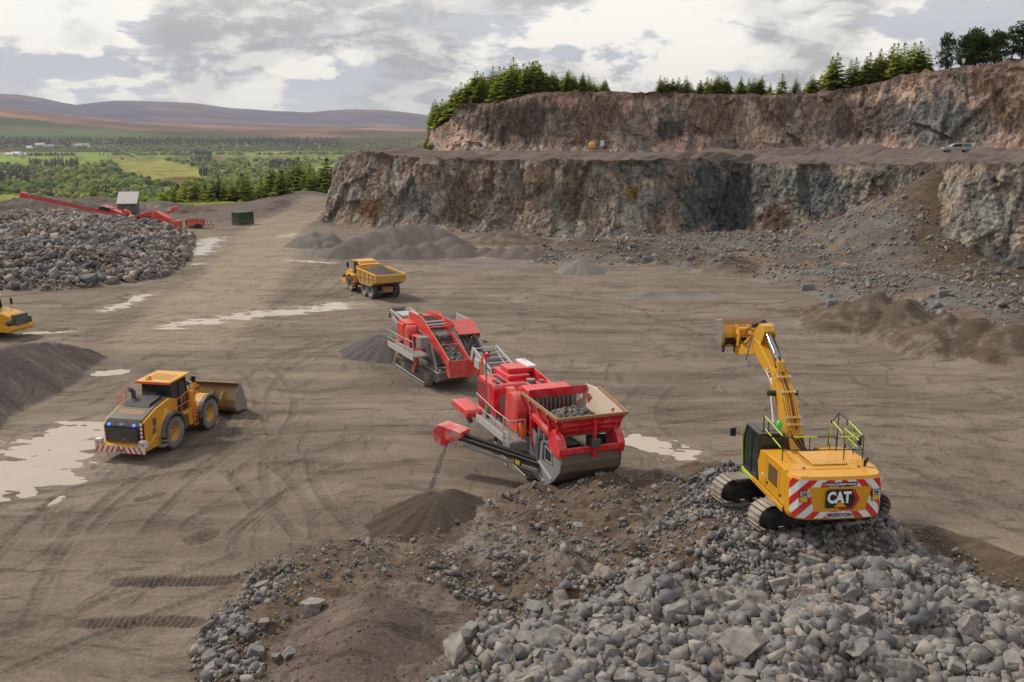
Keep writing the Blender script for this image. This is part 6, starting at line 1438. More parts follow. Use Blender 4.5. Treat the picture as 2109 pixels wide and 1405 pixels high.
    return root, frame_pt(loc, h)
DT, DTF = dumper((-14.74, 101.9), 120.2, 'dusty amber articulated dump truck loaded with gravel driving away beside the puddle', 1)
n1, n2 = 40, 26; U, V = np.meshgrid(np.linspace(-4.85, .35, n1), np.linspace(-1.5, 1.5, n2), indexing='ij')
Zl = 2.42+.80*np.exp(-((U+1.9)/1.7)**2-(V/1.0)**2)+.06*fbm(U*2, V*2, 1., 3); Zl = Zl+.1*sstep(U, -2, .2)
Wp = np.array([DTF(a, b) for a, b in zip(U.ravel(), V.ravel())]); cc = np.ones((n1*n2, 3))*np.array((.115, .09, .085))
tag(mesh_np('gravel_load', np.concatenate([Wp, Zl.reshape(-1, 1)+hgt(-14.74, 101.9)], 1), gridfaces(n1, n2), M['gravel'], cc, smooth=True), 'heaped dark brown gravel carried in the amber dump truck', 'gravel')
a = G(48, 684, .55); hh_ = -14; dumper((a[0]-5.7*math.cos(R(hh_)), a[1]-5.7*math.sin(R(hh_))), hh_, 'bright yellow dump truck with dark grille, cut off by the left edge', 0)
# ============================================================ BACKGROUND PLANT, HUTS, SIGNS
def W(px, py, Y): return Vector(AT(px, py, Y))
def rooted(name, p, **kw):
    r = empty(name, tuple(p), 0, **kw); return r, Vector(p)
def seated(px, py, Y): p = W(px, py, Y); p.z = hgt(p.x, p.y); return p
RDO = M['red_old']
# tracked stacker with a long raised conveyor
p0 = seated(300, 465, 183); root, o = rooted('stacking_conveyor', p0, label='long red stacking conveyor rising to the left behind the boulder heap', cat='conveyor')
a, b = W(335, 463, 182)-o, W(48, 402, 175)-o
d = (b-a).normalized(); s = Vector((0, 0, 1)).cross(d).normalized(); u = d.cross(s)
m = MB()
for q in (-1, 1): m.bar(a+s*q*.6, b+s*q*.6, .12, .55, RDO)
m.bar(a+u*.2, b+u*.2, 1.1, .1, M['belt']); m.bar(b-d*.6, b+d*.5, 1.4, .9, RDO); m.build('conveyor_boom', root, .03)
m = MB(); m.bar(a+u*.34, a.lerp(b, .95)+u*.34, .7, .10, M['belt'])
for t in (.42, .45): p = a.lerp(b, t)+u*.6; m.box(tuple(p), (.9, .8, .7), M['logo_black'])
m.build('belt', root)
m = MB()
for q in (-1, 1):
    e = a.lerp(b, .62)+s*q*.5; g_ = a.lerp(b, .30)+s*q*.8; g_.z = .2; m.bar(e, g_, .14, .22, M['pale_steel']); m.bar(a.lerp(b, .70)+s*q*.5, g_+Vector((1.6, 0, 0)), .12, .16, M['steel'])
m.build('support_leg', root)
# screening plant: several boxes and folded conveyors
p0 = seated(300, 468, 181); root, o = rooted('screening_plant', p0, label='low red screening plant with folded conveyors standing behind the boulder heap', cat='screener')
def wb(m, pa, pb, w, h, mat, Y=181, Y2=None): m.bar(W(*pa, Y)-o, W(*pb, Y2 or Y)-o, w, h, mat)
m = MB(); wb(m, (222, 432), (262, 448), 2.0, 1.1, RDO); wb(m, (213, 428), (232, 434), 2.3, 1.0, RDO); m.build('feed_conveyor', root, .04)
m = MB(); wb(m, (252, 458), (262, 434), 1.2, 1.2, RDO); wb(m, (262, 434), (272, 452), 1.0, .5, RDO); m.bar(W(255, 460, 179.5)-o, W(258, 437, 179.5)-o, .5, .1, M['steel']); m.build('discharge_chute', root, .04)
m = MB(); wb(m, (270, 455), (318, 442), 2.4, 1.5, RDO); wb(m, (272, 462), (330, 458), 2.2, .7, M['darkgrey']); m.bar(W(276, 461, 179)-o, W(322, 446, 179)-o, .1, .14, M['pale_steel'])
for px in (285, 297, 309): m.box(tuple(W(px, 449, 179.55)-o), (.5, .1, .6), M['logo_black'])
m.build('screen_box', root, .04)
m = MB(); wb(m, (320, 440), (362, 462), 2.2, 1.2, RDO, 180); m.bar(W(324, 436, 180)-o, W(362, 455, 180)-o, 1.8, .1, M['belt']); wb(m, (356, 462), (372, 461), 2.0, 1.2, RDO, 179.5); m.build('feed_hopper', root, .04)
m = MB(); wb(m, (345, 440), (362, 430), .9, .35, RDO, 183); wb(m, (356, 430), (368, 429), 1.0, .6, RDO, 183); m.build('tail_conveyor', root, .03)
m = MB(); wb(m, (318, 464), (345, 464), 1.8, .9, RDO, 179.5); wb(m, (275, 465), (340, 466), 2.5, .5, M['darkgrey']); m.build('chassis', root, .04)
# small red machine and the red and white barrier beside it
p0 = seated(404, 467, 180); root, o = rooted('skip', p0, label='small rusty red open skip near the end of the screening plant', cat='skip')
m = MB(); L0 = 1.0; m.prism([(-1.5, .5), (1.3, .5), (1.6, 1.6), (-1.7, 1.6)], -.9, .9, RDO); m.prism([(-1.6, 1.6), (1.5, 1.6), (1.4, 1.4), (-1.5, 1.4)], -.8, .8, M['rust']); m.build('body', root, .04)
m = MB(); m.bx(.1, 1.2, -.95, -.90, .0, .8, M['logo_black']); m.bx(-1.2, 1.1, -.7, .7, .0, .5, M['darkgrey']); m.bx(-1.6, -1.4, -.9, -.7, 0, 1.5, RDO); m.build('frame', root)
p0 = seated(424, 462, 182); root, o = rooted('barrier', p0, label='red and white striped safety barrier standing beside the rusty red skip', cat='barrier')
root.rotation_euler = (0, 0, R(20))
m = MB()
for k in range(9): m.bx(-1.4+k*.31, -1.09+k*.31, -.03, .03, .75, 1.05, M['stripe_red'] if k % 2 else M['stripe_white']); m.bx(-1.4+k*.31, -1.09+k*.31, -.03, .03, .30, .60, M['stripe_white'] if k % 2 else M['stripe_red'])
m.build('striped_board', root)
for x in (-1.2, 1.2): m = MB(); m.bx(x-.04, x+.04, -.3, .3, 0, .05, M['steel']); m.bx(x-.03, x+.03, .03, .07, 0, 1.1, M['steel']); m.build('leg', root)
# green shipping container
p0 = seated(501, 462, 188); root, o = rooted('container', p0, label='dark green shipping container at the end of the haul road', cat='container'); root.rotation_euler = (0, 0, R(58)); root.scale = (.82, .82, .88)
m = MB(); hw, hl, hh = 1.22, 2.3, 2.75
for k in range(22): x = -hl+k*2*hl/22; m.bx(x, x+hl/22, -hw, hw, .12, hh-.1, M['green']); m.bx(x+hl/22, x+2*hl/22, -hw+.05, hw-.05, .12, hh-.1, M['green'])
m.bx(-hl, hl, -hw, hw, hh-.12, hh, M['green']); m.bx(-hl, hl, -hw, hw, 0, .14, M['green']); m.build('body', root, .01)
m = MB(); m.bx(-hl-.05, -hl, -hw+.1, -.03, .15, hh-.15, M['green']); m.bx(-hl-.05, -hl, .03, hw-.1, .15, hh-.15, M['green']); 
for y in (-.3, .3): m.tube([(-hl-.08, y, .2), (-hl-.08, y, hh-.2)], .03, M['steel'], 5)
m.build('door', root)
# dark shed with a pale lean-to roof
p0 = W(265, 430, 205); root, o = rooted('shed', p0, label='dark tall shed with a pale sheet metal roof behind the red screening plant', cat='shed'); root.rotation_euler = (0, 0, R(-6))
dk = paint('dark cladding', (.03, .04, .045), .6, .2)
m = MB(); m.prism([(-1.75, -1.5), (1.75, -1.5), (1.75, 3.2), (-1.75, 1.2)], -1.9, 1.9, dk, 'x'); m.build('wall', root)
m = MB(); m.plate([(-2.05, -2.0, 1.13), (2.05, -2.0, 1.13), (2.05, 2.0, 3.42), (-2.05, 2.0, 3.42)], .08, M['pale_steel'])
root.rotation_euler = (0, 0, R(12)); m.build('roof', root)
# pickup on the bench
Yp = 158.0; p = W(1969, 314.5, Yp)
root, o = rooted('pickup', p, label='silver grey pickup truck with a canopy parked on the upper bench', cat='pickup truck'); root.rotation_euler = (0, 0, R(174)); root.scale = (.86, .86, .86)
SV = paint('silver paint', (.33, .36, .40), .3, .3, metal=.4)
m = MB(); m.prism([(-2.5, .45), (2.55, .45), (2.6, .85), (2.3, 1.02), (1.3, 1.08), (.75, 1.55), (.3, 1.66), (-2.3, 1.66), (-2.5, 1.5)], -.88, .88, SV); bd = m.build('body', root, .06)
m = MB(); m.prism([(1.15, 1.08), (.72, 1.48), (.3, 1.58), (-.75, 1.58), (-.75, 1.08)], -.895, .895, M['glass']); m.prism([(-.95, 1.12), (-.95, 1.55), (-2.15, 1.55), (-2.3, 1.12)], -.892, .892, plain('canopy window', (.10, .12, .14), .2)); m.build('window', bd)
m = MB(); m.bx(-2.3, .2, -.5, -.45, 1.7, 1.74, M['pale_steel']); m.bx(-2.3, .2, .45, .5, 1.7, 1.74, M['pale_steel']); m.build('roof_rack', bd)
for x in (1.65, -1.6):
    for s in (-1, 1): m = MB(); m.lathe([(.02, s*.03), (.2, s*.02), (.36, s*.1), (.38, 0), (.38, -s*.14), (.05, -s*.14)], M['rubber'], 18, 'y', (x, s*.82, .38)); m.build('wheel', root)
# signs, posts, amber tank
def sign(px, py, Y, w_, h_, label, post=1.0, col='white'):
    p = W(px, py, Y); r, o = rooted('sign', p, label=label, cat='sign')
    m = MB(); m.bx(-w_/2, w_/2, -.03, .03, post*.55, post*.55+h_, M[col]); m.build('board', r)
    m = MB(); m.tube([(0, .06, -.3), (0, .06, post*.55+h_*.8)], .04, M['steel'], 6); m.build('post', r)
sign(895, 304, 214, .5, .7, 'small white sign beside the low trees at the foot of the upper face', 1.0)
sign(998, 306, 200, .7, 1.0, 'white square sign on the bench below the dark end of the upper face', .7)
sign(1240, 307, 198, .7, 1.0, 'white notice board beside the amber tank on the bench', 1.2)
sign(1248, 188, 211, .5, .9, 'small dark marker on the rim right of the wooded hill', .8, 'darkgrey')
sign(1462, 191, 208, .5, .8, 'small white marker on the rim in front of the middle trees', .8)
sign(1984, 134, 180, .5, .8, 'small white marker on the rim below the dark pines', .6)
p = W(1219, 309, 198); r, o = rooted('tank', p, label='upright amber tank standing on the bench left of the white notice', cat='tank')
m = MB(); m.lathe([(.0, 1.5), (.5, 1.5), (.62, 1.4), (.62, .0), (0, 0)], M['amber'], 20, 'z'); m.build('drum', r)
m = MB(); m.lathe([(.0, 1.72), (.18, 1.72), (.2, 1.5)], M['amber'], 12, 'z'); m.build('lid', r)
_ta = np.linspace(-.60, .05, 90); _tr = np.geomspace(300, 12000, 420); _A, _R = np.meshgrid(_ta, _tr, indexing='ij')
_Z = ground(_R*np.sin(_A), _R*np.cos(_A)); _row = PX(_R*np.sin(_A), _R*np.cos(_A), _Z)[1]; _hor = np.minimum.accumulate(_row, 1)
def hit(px, py):
    """where the sight line through a photo pixel meets the far land"""
    px = np.atleast_1d(px).astype(float); py = np.atleast_1d(py).astype(float); a_ = np.arctan((px-CX)/FPX/1.015); i = np.clip(np.searchsorted(_ta, a_), 0, len(_ta)-1)
    k = (_hor[i] > py[:, None]).sum(1); r = _tr[np.clip(k, 0, len(_tr)-1)]; return r*np.sin(a_), r*np.cos(a_)
# far farm houses and the small wind turbine
HS = [(24, 326, 'white', 1.3), (38, 327, 'white', 1.6), (52, 326, 'pale_steel', 1.0), (66, 307, 'white', 1.0), (88, 304, 'white', 1.4), (108, 306, 'pale_steel', 1.2), (166, 305, 'pale_steel', 1.3), (178, 306, 'white', 1.5), (217, 308, 'pale_steel', .8), (398, 322, 'pale_steel', .8), (612, 322, 'white', .6), (136, 416, 'pale_steel', .5), (273, 391, 'white', .5)]
HL = ['white cottage at the left end of the lower farm', 'white farmhouse with wide front in the lower farm row', 'grey barn right of the white farmhouse in the lower farm row', 'small white cottage among trees in the upper field', 'white farmhouse by the woods in the upper field', 'long grey barn right of the upper white farmhouse', 'grey roofed barn left of the lone white farmhouse', 'lone white farmhouse at the right end of the bright field', 'tiny grey hut right of the lone farmhouse',
      'low grey hut beyond the square dark wood', 'tiny white cottage far right among the valley trees', 'pale shed roof half hidden in the near woods on the left', 'small white house half hidden above the dark shed']
for (px, py, c_, k), lb in zip(HS, HL):
    x, y = [float(q[0]) for q in hit(px, py)]; sc = k*1.0*(y/1500.)*5.0; z_ = hgt(x, y); r, o = rooted('house', (x, y, z_), label=lb, cat='house'); r.rotation_euler = (0, 0, R((px*37) % 40-20))
    m = MB(); m.prism([(-sc*.5, 0), (sc*.5, 0), (sc*.5, sc*.45), (0, sc*.8), (-sc*.5, sc*.45)], -sc, sc, M[c_], 'x'); m.build('wall', r)
    m = MB(); m.plate([(-sc*1.05, -sc*.58, sc*.42), (sc*1.05, -sc*.58, sc*.42), (sc*1.05, 0, sc*.86), (-sc*1.05, 0, sc*.86)], sc*.05, M['grey_paint']); m.plate([(-sc*1.05, sc*.58, sc*.42), (sc*1.05, sc*.58, sc*.42), (sc*1.05, 0, sc*.86), (-sc*1.05, 0, sc*.86)], sc*.05, M['grey_paint']); m.build('roof', r)
    m = MB(); 
    for q in (-.55, .0, .55): m.bx(q*sc-sc*.1, q*sc+sc*.1, -sc*.51, -sc*.5, sc*.12, sc*.32, M['glass'])
    m.build('window', r)
x, y = [float(q[0]) for q in hit(555, 356)]; r, o = rooted('wind_turbine', (x, y, hgt(x, y)), label='small white wind turbine in front of the dark wood', cat='wind turbine')
m = MB(); m.tube([(0, 0, 0), (0, 0, 10)], [.5, .3], M['white'], 8); m.build('tower', r)
m = MB(); m.box((0, -.3, 10.2), (.7, 1.6, .8), M['white']); m.build('nacelle', r)
for k in range(3): a_ = R(90+120*k+14); m = MB(); m.tube([(0, -1.3, 10.2), (6*math.cos(a_), -1.3, 10.2+6*math.sin(a_))], [.45, .12], M['white'], 4); m.build('blade', r)

# ------------------------------------------------------------ gravel piles
def pile(name, cones, label, colr, cat='gravel pile', step=.35, mat='gravel', slope=.62, jitter=.06):
    xs = [c[0] for c in cones]; ys = [c[1] for c in cones]; hs = max(c[2] for c in cones); rr = hs/slope+1.5
    x0, x1, y0, y1 = min(xs)-rr, max(xs)+rr, min(ys)-rr, max(ys)+rr; U, V = np.meshgrid(np.arange(x0, x1, step), np.arange(y0, y1, step), indexing='ij')
    g = ground(U.ravel(), V.ravel()).reshape(U.shape); z = np.full(U.shape, -9.)
    for cx_, cy_, h_ in cones:
        q = np.hypot(U-cx_, V-cy_); tip = np.sqrt(q*q+.35*h_*h_*.15); ang = np.arctan2(V-cy_, U-cx_); z = np.maximum(z, h_+.12*h_-tip*slope*(1+.05*np.sin(ang*7+cx_)+.03*np.sin(ang*17+cx_)))
    z = z+jitter*fbm(U/1.2, V/1.2, cones[0][0], 4)
    top = z; z = np.maximum(z, g-.25); keep = top > g-.35
    n1, n2 = U.shape; F = gridfaces(n1, n2); kf = keep.ravel()[F].any(1); F = F[kf]; used = np.unique(F); mp = -np.ones(n1*n2, int); mp[used] = np.arange(len(used)); F = mp[F]
    P_ = np.stack([U, V, z], -1).reshape(-1, 3)[used]; cc = np.ones((len(used), 3))*np.array(colr)*(1+.12*fbm(P_[:, 0]/2, P_[:, 1]/2, 5., 3))[:, None]
    zm = P_[:, 2].max(); return tag(mesh_np(name, P_, F, M[mat], cc, smooth=True), label, cat)
def cone(px, py, z, h): a_ = G(px, py, z); return (a_[0], a_[1], h)
pile('gravel_pile', [cone(870, 500, 1, 3.9), cone(840, 502, 1, 3.9), cone(810, 505, 1, 3.7), cone(770, 507, 1, 3.2), cone(735, 510, 1, 2.6), cone(705, 514, 1, 1.9), cone(905, 505, .7, 3.2), cone(925, 512, .7, 2.5), cone(800, 520, .6, 1.9), cone(785, 526, .4, 1.3), cone(840, 523, .5, 1.8), cone(880, 520, .5, 2.1), cone(945, 520, .5, 1.7)], 'large smooth purple grey gravel stockpile below the left end of the lower face', (.145, .124, .113))
pile('gravel_pile', [cone(1070, 522, .5, 1.7), cone(1030, 520, .5, 1.3), cone(1000, 516, .5, 1.1), cone(1095, 528, .3, 1.1)], 'low grey brown gravel ridge right of the large stockpile', (.14, .115, .108))
pile('gravel_pile', [cone(1196, 556, .3, 1.75), cone(1214, 557, .2, 1.2), cone(1180, 556, .2, 1.2)], 'small neat pale grey gravel cone in the middle of the quarry floor edge', (.20, .185, .165), step=.2, jitter=.03)
pile('gravel_pile', [cone(650, 500, .5, 2.2), cone(675, 500, .5, 1.9), cone(625, 500, .5, 1.6)], 'small pile of coarse grey stone left of the large stockpile', (.17, .155, .145), jitter=.35)
pile('gravel_pile', [cone(885, 1030, .8, 1.15), cone(905, 1058, .7, 1.55), cone(928, 1035, .6, 1.2), cone(870, 1052, .5, .9)], 'dark brown crushed stone cone under the side conveyor of the jaw crusher', (.085, .062, .046), step=.07, slope=.56, jitter=.02)
pile('gravel_pile', [cone(780, 712, .5, 1.35), cone(800, 716, .5, 1.4), cone(760, 714, .3, .8)], 'dark grey stone dust pile below the rear conveyor of the screening machine', (.115, .10, .098), step=.12, slope=.5, jitter=.02)
# ============================================================ LOOSE ROCK
rs = np.random.RandomState(21)
def inside(P_, poly): return polydist(P_[:, 0], P_[:, 1], poly)
# dense stone areas of the foreground heap (photo outline laid on the heap top)
DENSE = [polyG([(905, 1290), (1010, 1235), (1180, 1225), (1330, 1190), (1500, 1160), (1440, 1120), (1330, 1115), (1390, 1040), (1380, 985), (1480, 945), (1600, 960), (1700, 1000), (1860, 1090), (1990, 1165), (2180, 1270), (2240, 1500), (880, 1500)], 1.5),
         polyG([(1200, 1180), (1330, 1130), (1500, 1160), (1340, 1210), (1120, 1215)], 1.3), polyG([(800, 1160), (960, 1110), (1120, 1120), (1180, 1160), (1090, 1200), (900, 1200)], 1.1)]
FRINGE = [([(425, 1290), (480, 1235), (540, 1205), (610, 1170)], .7), ([(470, 1330), (560, 1290), (700, 1240), (860, 1215), (1000, 1215)], .9), ([(620, 1125), (760, 1115), (900, 1090), (1060, 1010), (1180, 985), (1390, 965)], .42), ([(470, 1200), (560, 1160)], .4), ([(620, 1340), (540, 1350), (450, 1330)], .5)]
FRW = [(polyG(l, .8), w_) for l, w_ in FRINGE]
cxm, cym = AT(775, 1270, 29.0)[:2]
def mound(P_): return np.hypot((P_[:, 0]-cxm)/3.3, (P_[:, 1]-cym+1.2)/3.9)
def front_density(P_):
    d = np.zeros(len(P_))
    for q, k_ in zip(DENSE, (1, .34, .16)): d = np.maximum(d, sstep(inside(P_, q)+.5*fbm(P_[:, 0]/1.5, P_[:, 1]/1.5, 14., 3), -.5, .6)*k_)
    for (l, w_), k_ in zip(FRW, (.6, .5, .22, .35, .4)): dd, _, _ = linedist(P_[:, 0], P_[:, 1], l); d = np.maximum(d, k_*sstep(dd, w_*1.5, w_*.6))
    base = .10*(inside(P_, RP_FRONT) > .1)
    for q in BROWN: d = d*(1-.90*sstep(inside(P_, q)+.5*fbm(P_[:, 0]/1.2, P_[:, 1]/1.2, 4., 3), -.1, .5))
    soil = sstep(fbm(P_[:, 0]/2.3, P_[:, 1]/2.3, 77., 3), .12, .36)
    d = np.maximum(d, base)*(1-.85*soil*(P_[:, 1] > 29.5))
    d *= (mound(P_) > 1.0)
    d *= sstep(np.hypot(P_[:, 0]-1.2, P_[:, 1]-46), 3.2, 4.4)
    return d
# tracks of the excavator must stay clear of big stones
_ca, _sa = math.cos(R(15.8)), math.sin(R(15.8))
def on_pad(x, y, g=.0):
    u = (x-EXO[0])*_ca+(y-EXO[1])*_sa; v = -(x-EXO[0])*_sa+(y-EXO[1])*_ca; return (np.abs(u) < 2.75+g) & (np.abs(v) < 1.85+g)
HERO = []
for i in range(10): rnd = random.Random(300+i); bm = hull_rock(rnd, rnd.choice((3, 4, 5)), (1, rnd.uniform(.6, .95), rnd.uniform(.5, .85)), sub=2); me = bpy.data.meshes.new('rock'); bm.to_mesh(me); bm.free(); me.materials.append(M['rock']); HERO.append(me)
big = [(937, 1340, 36, 'large rounded grey boulder at the bottom, right beside the brown gravel mound'), (966, 1302, 34, 'broad grey slab leaning behind the rounded boulder next to the brown mound'), (1081, 1320, 26, None), (1123, 1374, 36, 'tilted pale boulder with streaked face at the bottom edge'), (1092, 1274, 27, None), (1030, 1254, 24, None), (1219, 1323, 38, 'large cube shaped cracked boulder in the bottom centre of the heap'), (1434, 1310, 32, 'upright striped purple grey boulder right of the cube shaped one'), (645, 1245, 24, 'pale boulder standing alone on the left part of the heap'), (598, 1336, 16, None), (566, 1344, 13, None), (541, 1204, 17, None), (757, 1113, 13, 'single blue grey stone block on the far edge of the heap'),
       (1549, 1234, 38, 'long flat topped grey block lying below the excavator'), (1530, 1346, 42, 'largest boulder in the bottom rows, broad with a pale flat top'), (1989, 1303, 33, 'big rounded grey boulder near the right edge of the heap'), (1812, 1354, 34, 'big sharp edged boulder at the bottom right'), (1850, 1382, 34, 'wedge shaped boulder touching the bottom edge at the right'), (1665, 1160, 24, 'flat grey boulder just below the near track of the excavator'), (1402, 1203, 22, None), (1362, 1082, 18, 'pale elongated stone at the edge of the brown soil'), (1330, 1045, 13, None), (1458, 982, 22, 'blue grey boulder left of the far excavator track'), (1765, 1330, 27, None), (1590, 1318, 24, None), (1334, 1398, 26, None), (1713, 1368, 24, None), (2079, 1368, 30, 'dark boulder in the bottom right corner'), (1480, 1380, 25, None), (1380, 1350, 26, None), (1290, 1390, 24, None), (1640, 1390, 24, None), (2030, 1240, 26, None), (1930, 1200, 20, None), (1660, 1260, 22, None), (1740, 1220, 20, None), (1820, 1260, 24, None), (1900, 1390, 28, None), (1970, 1380, 28, None), (1180, 1290, 20, None), (1340, 1265, 20, None), (1470, 1270, 20, None), (1040, 1395, 26, None), (1140, 1085, 14, None), (1310, 1060, 12, None), (1190, 1080, 11, None), (605, 1395, 8, None)]
placed = []
def put_rock(x, y, r, label=None, z=None, flat=1.0):
    o = bpy.data.objects.new('rock', HERO[RS.randrange(10)]); COL.objects.link(o)
    zz = hgt(x, y) if z is None else z
    o.location = (x, y, zz+r*.22); o.rotation_euler = (RS.uniform(-.5, .5), RS.uniform(-.5, .5), RS.uniform(0, 6.28)); o.scale = (r*RS.uniform(.95, 1.2), r*RS.uniform(.9, 1.1), r*RS.uniform(.8, 1.05)*flat)
    tag(o, label or 'angular grey broken rock among many alike in the foreground rubble heap', 'rock', 'broken rocks on the foreground heap'); placed.append((x, y, r))
for px, py, rp, lb in big:
    z = 1.6 if px > 880 else .7
    for _ in range(3): x, y = G(px, py+rp*.3, z); z = hgt(x, y)+.1
    put_rock(x, y, rp/2000.*math.hypot(y, CAMZ-z)*1.0, lb)
cand = np.stack([rs.uniform(-11, 22, 60000), rs.uniform(22, 41, 60000)], -1); cand = cand[np.abs(cand[:, 0]) < cand[:, 1]*.56+.6]
dn = front_density(cand)*(inside(cand, RP_FRONT) > .2); ok = (rs.rand(len(cand)) < dn**1.5) & (dn > .3) & ~on_pad(cand[:, 0], cand[:, 1], .35); cand = cand[ok]; dn = dn[ok]
px_, py_ = PX(cand[:, 0], cand[:, 1], 1.9)
k = (py_ < 1430); cand = cand[k]
cand = cand[np.argsort(cand[:, 1]+rs.uniform(0, 9, len(cand)))]; zc = ground(cand[:, 0], cand[:, 1]); cnt = 0
for (x, y), z in zip(cand, zc):
    near = sstep(np.array(y), 34., 26.); r = float(rs.uniform(.14, .21)+rs.uniform(.05, .20)*near+near*abs(rs.normal(0, .10)))
    if x < 0: r *= .8
    if any((x-a)**2+(y-b)**2 < ((r+c)*.80)**2 for a, b, c in placed): continue
    put_rock(x, y, r, z=z); cnt += 1
    if len(placed) >= 300: break
PL = np.array(placed)
# the rest of the heap as one mass
def field(n, xr, yr, dens, rmin, rmax, power, lift, seed, dark=1.0, keepout=None, fs=False):
    rs_ = np.random.RandomState(seed); c = np.stack([rs_.uniform(*xr, n), rs_.uniform(*yr, n)], -1); c = c[np.abs(c[:, 0]) < np.abs(c[:, 1])*.60+3]
    d = dens(c); k = rs_.rand(len(c)) < d; c = c[k]; m = len(c)
    r = rmin*(1-rs_.rand(m)*(1-(rmin/rmax)**power))**(-1/power)
    if keepout is not None: k = keepout(c, r); c, r = c[k], r[k]; m = len(c)
    if fs: r = r*np.interp(c[:, 1]-.12*np.abs(c[:, 0]-4), [24, 28, 33, 37.5], [1.4, 1.22, .82, .66])*np.where(c[:, 0] < -1, .72, 1)
    z = ground(c[:, 0], c[:, 1])+r*.25+rs_.uniform(0, 1, m)**2*lift
    return np.stack([c[:, 0], c[:, 1], z], -1), r, stonecol(m, rs_, dark), rs_
def ko(c, r): 
    m = ~on_pad(c[:, 0], c[:, 1], .0)
    return m | (r < .07)
P1 = field(26000, (-13, 24), (23, 41), lambda c: front_density(c)*(inside(c, RP_FRONT) > -.15), .075, .26, 1.7, .14, 31, keepout=ko, fs=True); P5 = field(95000, (-13, 24), (23, 41), lambda c: (front_density(c)*.9+.03*(mound(c) > 1))*(inside(c, RP_FRONT) > -.15), .035, .09, 1.5, .10, 36, keepout=ko, fs=True)
P2 = field(30000, (-13, 24), (23, 42), lambda c: .4*(inside(c, RP_FRONT) > -.3)*(.35*(mound(c) > 1.0)*sstep(fbm(c[:, 0]/2, c[:, 1]/2, 21., 3), -.3, .3)+front_density(c)), .018, .06, 1.5, .0, 32)
# powdered brown fringe of the bottom mound and stray stones on the floor
P3 = field(9000, (-45, 45), (26, 110), lambda c: .16+.5*sstep(fbm(c[:, 0]/8, c[:, 1]/8, 50., 3), .2, .5), .012, .05, 1.3, .0, 33)
P4 = field(2600, (-9, 1), (24, 34), lambda c: 1.0*(mound(c) < 1.0), .012, .05, 1.2, 0, 35, .62)
allp = [P1, P2, P3, P4, P5]
tag(scatter_mesh('rubble', np.concatenate([p[0] for p in allp]), np.concatenate([p[1] for p in allp]), M['rubble'], np.concatenate([p[2] for p in allp]), seed=9), 'loose grey broken stone covering the foreground heap and strewn over the floor', 'rubble', kind='stuff')
def hl(c): return sstep(inside(c, HEAP_L), -.5, 1.0)
P1 = field(34000, (-110, -25), (98, 190), lambda c: hl(c)*(.35+.65*sstep(c[:, 1], 175, 120)), .17, .80, 2.0, .3, 41)
P1[2][:] *= np.where(fbm(P1[0][:, 0]/16, P1[0][:, 1]/16, 3., 3) > .05, 1, 0)[:, None]*np.array((.95, .97, 1.0))+np.where(fbm(P1[0][:, 0]/16, P1[0][:, 1]/16, 3., 3) <= .05, 1, 0)[:, None]*np.array((1.04, .95, .90))
P2 = field(12000, (-110, -25), (98, 190), lambda c: hl(c), .10, .3, 1.6, .1, 42)
tag(scatter_mesh('boulders', np.concatenate([P1[0], P2[0]]), np.concatenate([P1[1], P2[1]]), M['rubble'], np.concatenate([P1[2], P2[2]]), seed=10), 'coarse grey and pinkish boulders heaped at the left below the red conveyor', 'boulders', kind='stuff')
def tl(c):
    n_ = fbm(c[:, 0]/7, c[:, 1]/7, 60., 3); d = sstep(inside(c, TALUS), -.5, 2)
    chute = AT(1925, 345, 131); brown = sstep(np.abs(c[:, 0]-chute[0]+(c[:, 1]-chute[1])*.12)+2*n_, 7, 3)*(c[:, 1] > 100)
    toe = sstep(linedist(c[:, 0], c[:, 1], [(a_[0], a_[1]-2.5) for a_ in LOW[3:]])[0], 5, 1)*.5
    return np.maximum(d*(.25+.75*sstep(n_, -.15, .25)), toe)*(1-.93*brown)
P1 = field(34000, (-40, 90), (66, 196), tl, .10, .50, 2.5, .15, 51); P2 = field(46000, (10, 90), (66, 175), tl, .05, .13, 1.5, .05, 52)
tint = lambda P_: P_[2]*np.where(fbm(P_[0][:, 0]/9, P_[0][:, 1]/9, 13., 3)[:, None] > .0, np.array([[.98, 1.0, 1.0]]), np.array([[1.04, .95, .88]]))
tag(scatter_mesh('scree', np.concatenate([P1[0], P2[0]]), np.concatenate([P1[1], P2[1]]), M['rubble'], np.concatenate([tint(P1), tint(P2)]), seed=11), 'fallen grey stone spread along the foot of the lower rock face', 'scree', kind='stuff')
# a few single big blocks lying apart at the foot of the face
for px, py, r, lb in [(1335, 522, .8, 'lone pale boulder on the brown mound at the foot of the face'), (1665, 572, .8, 'pink grey boulder at the foot of the rubble slope'), (1715, 630, .6, 'pale boulder where the rubble meets the quarry floor'), (1945, 605, .7, 'grey block below the pale buttress'), (1640, 500, 1.0, 'large slanted grey slab on the rubble slope')]:
    x, y = G(px, py, 1.5); o = bpy.data.objects.new('rock', HERO[3]); COL.objects.link(o); o.location = (x, y, hgt(x, y)+r*.25); o.scale = (r, r, r); tag(o, lb, 'rock')

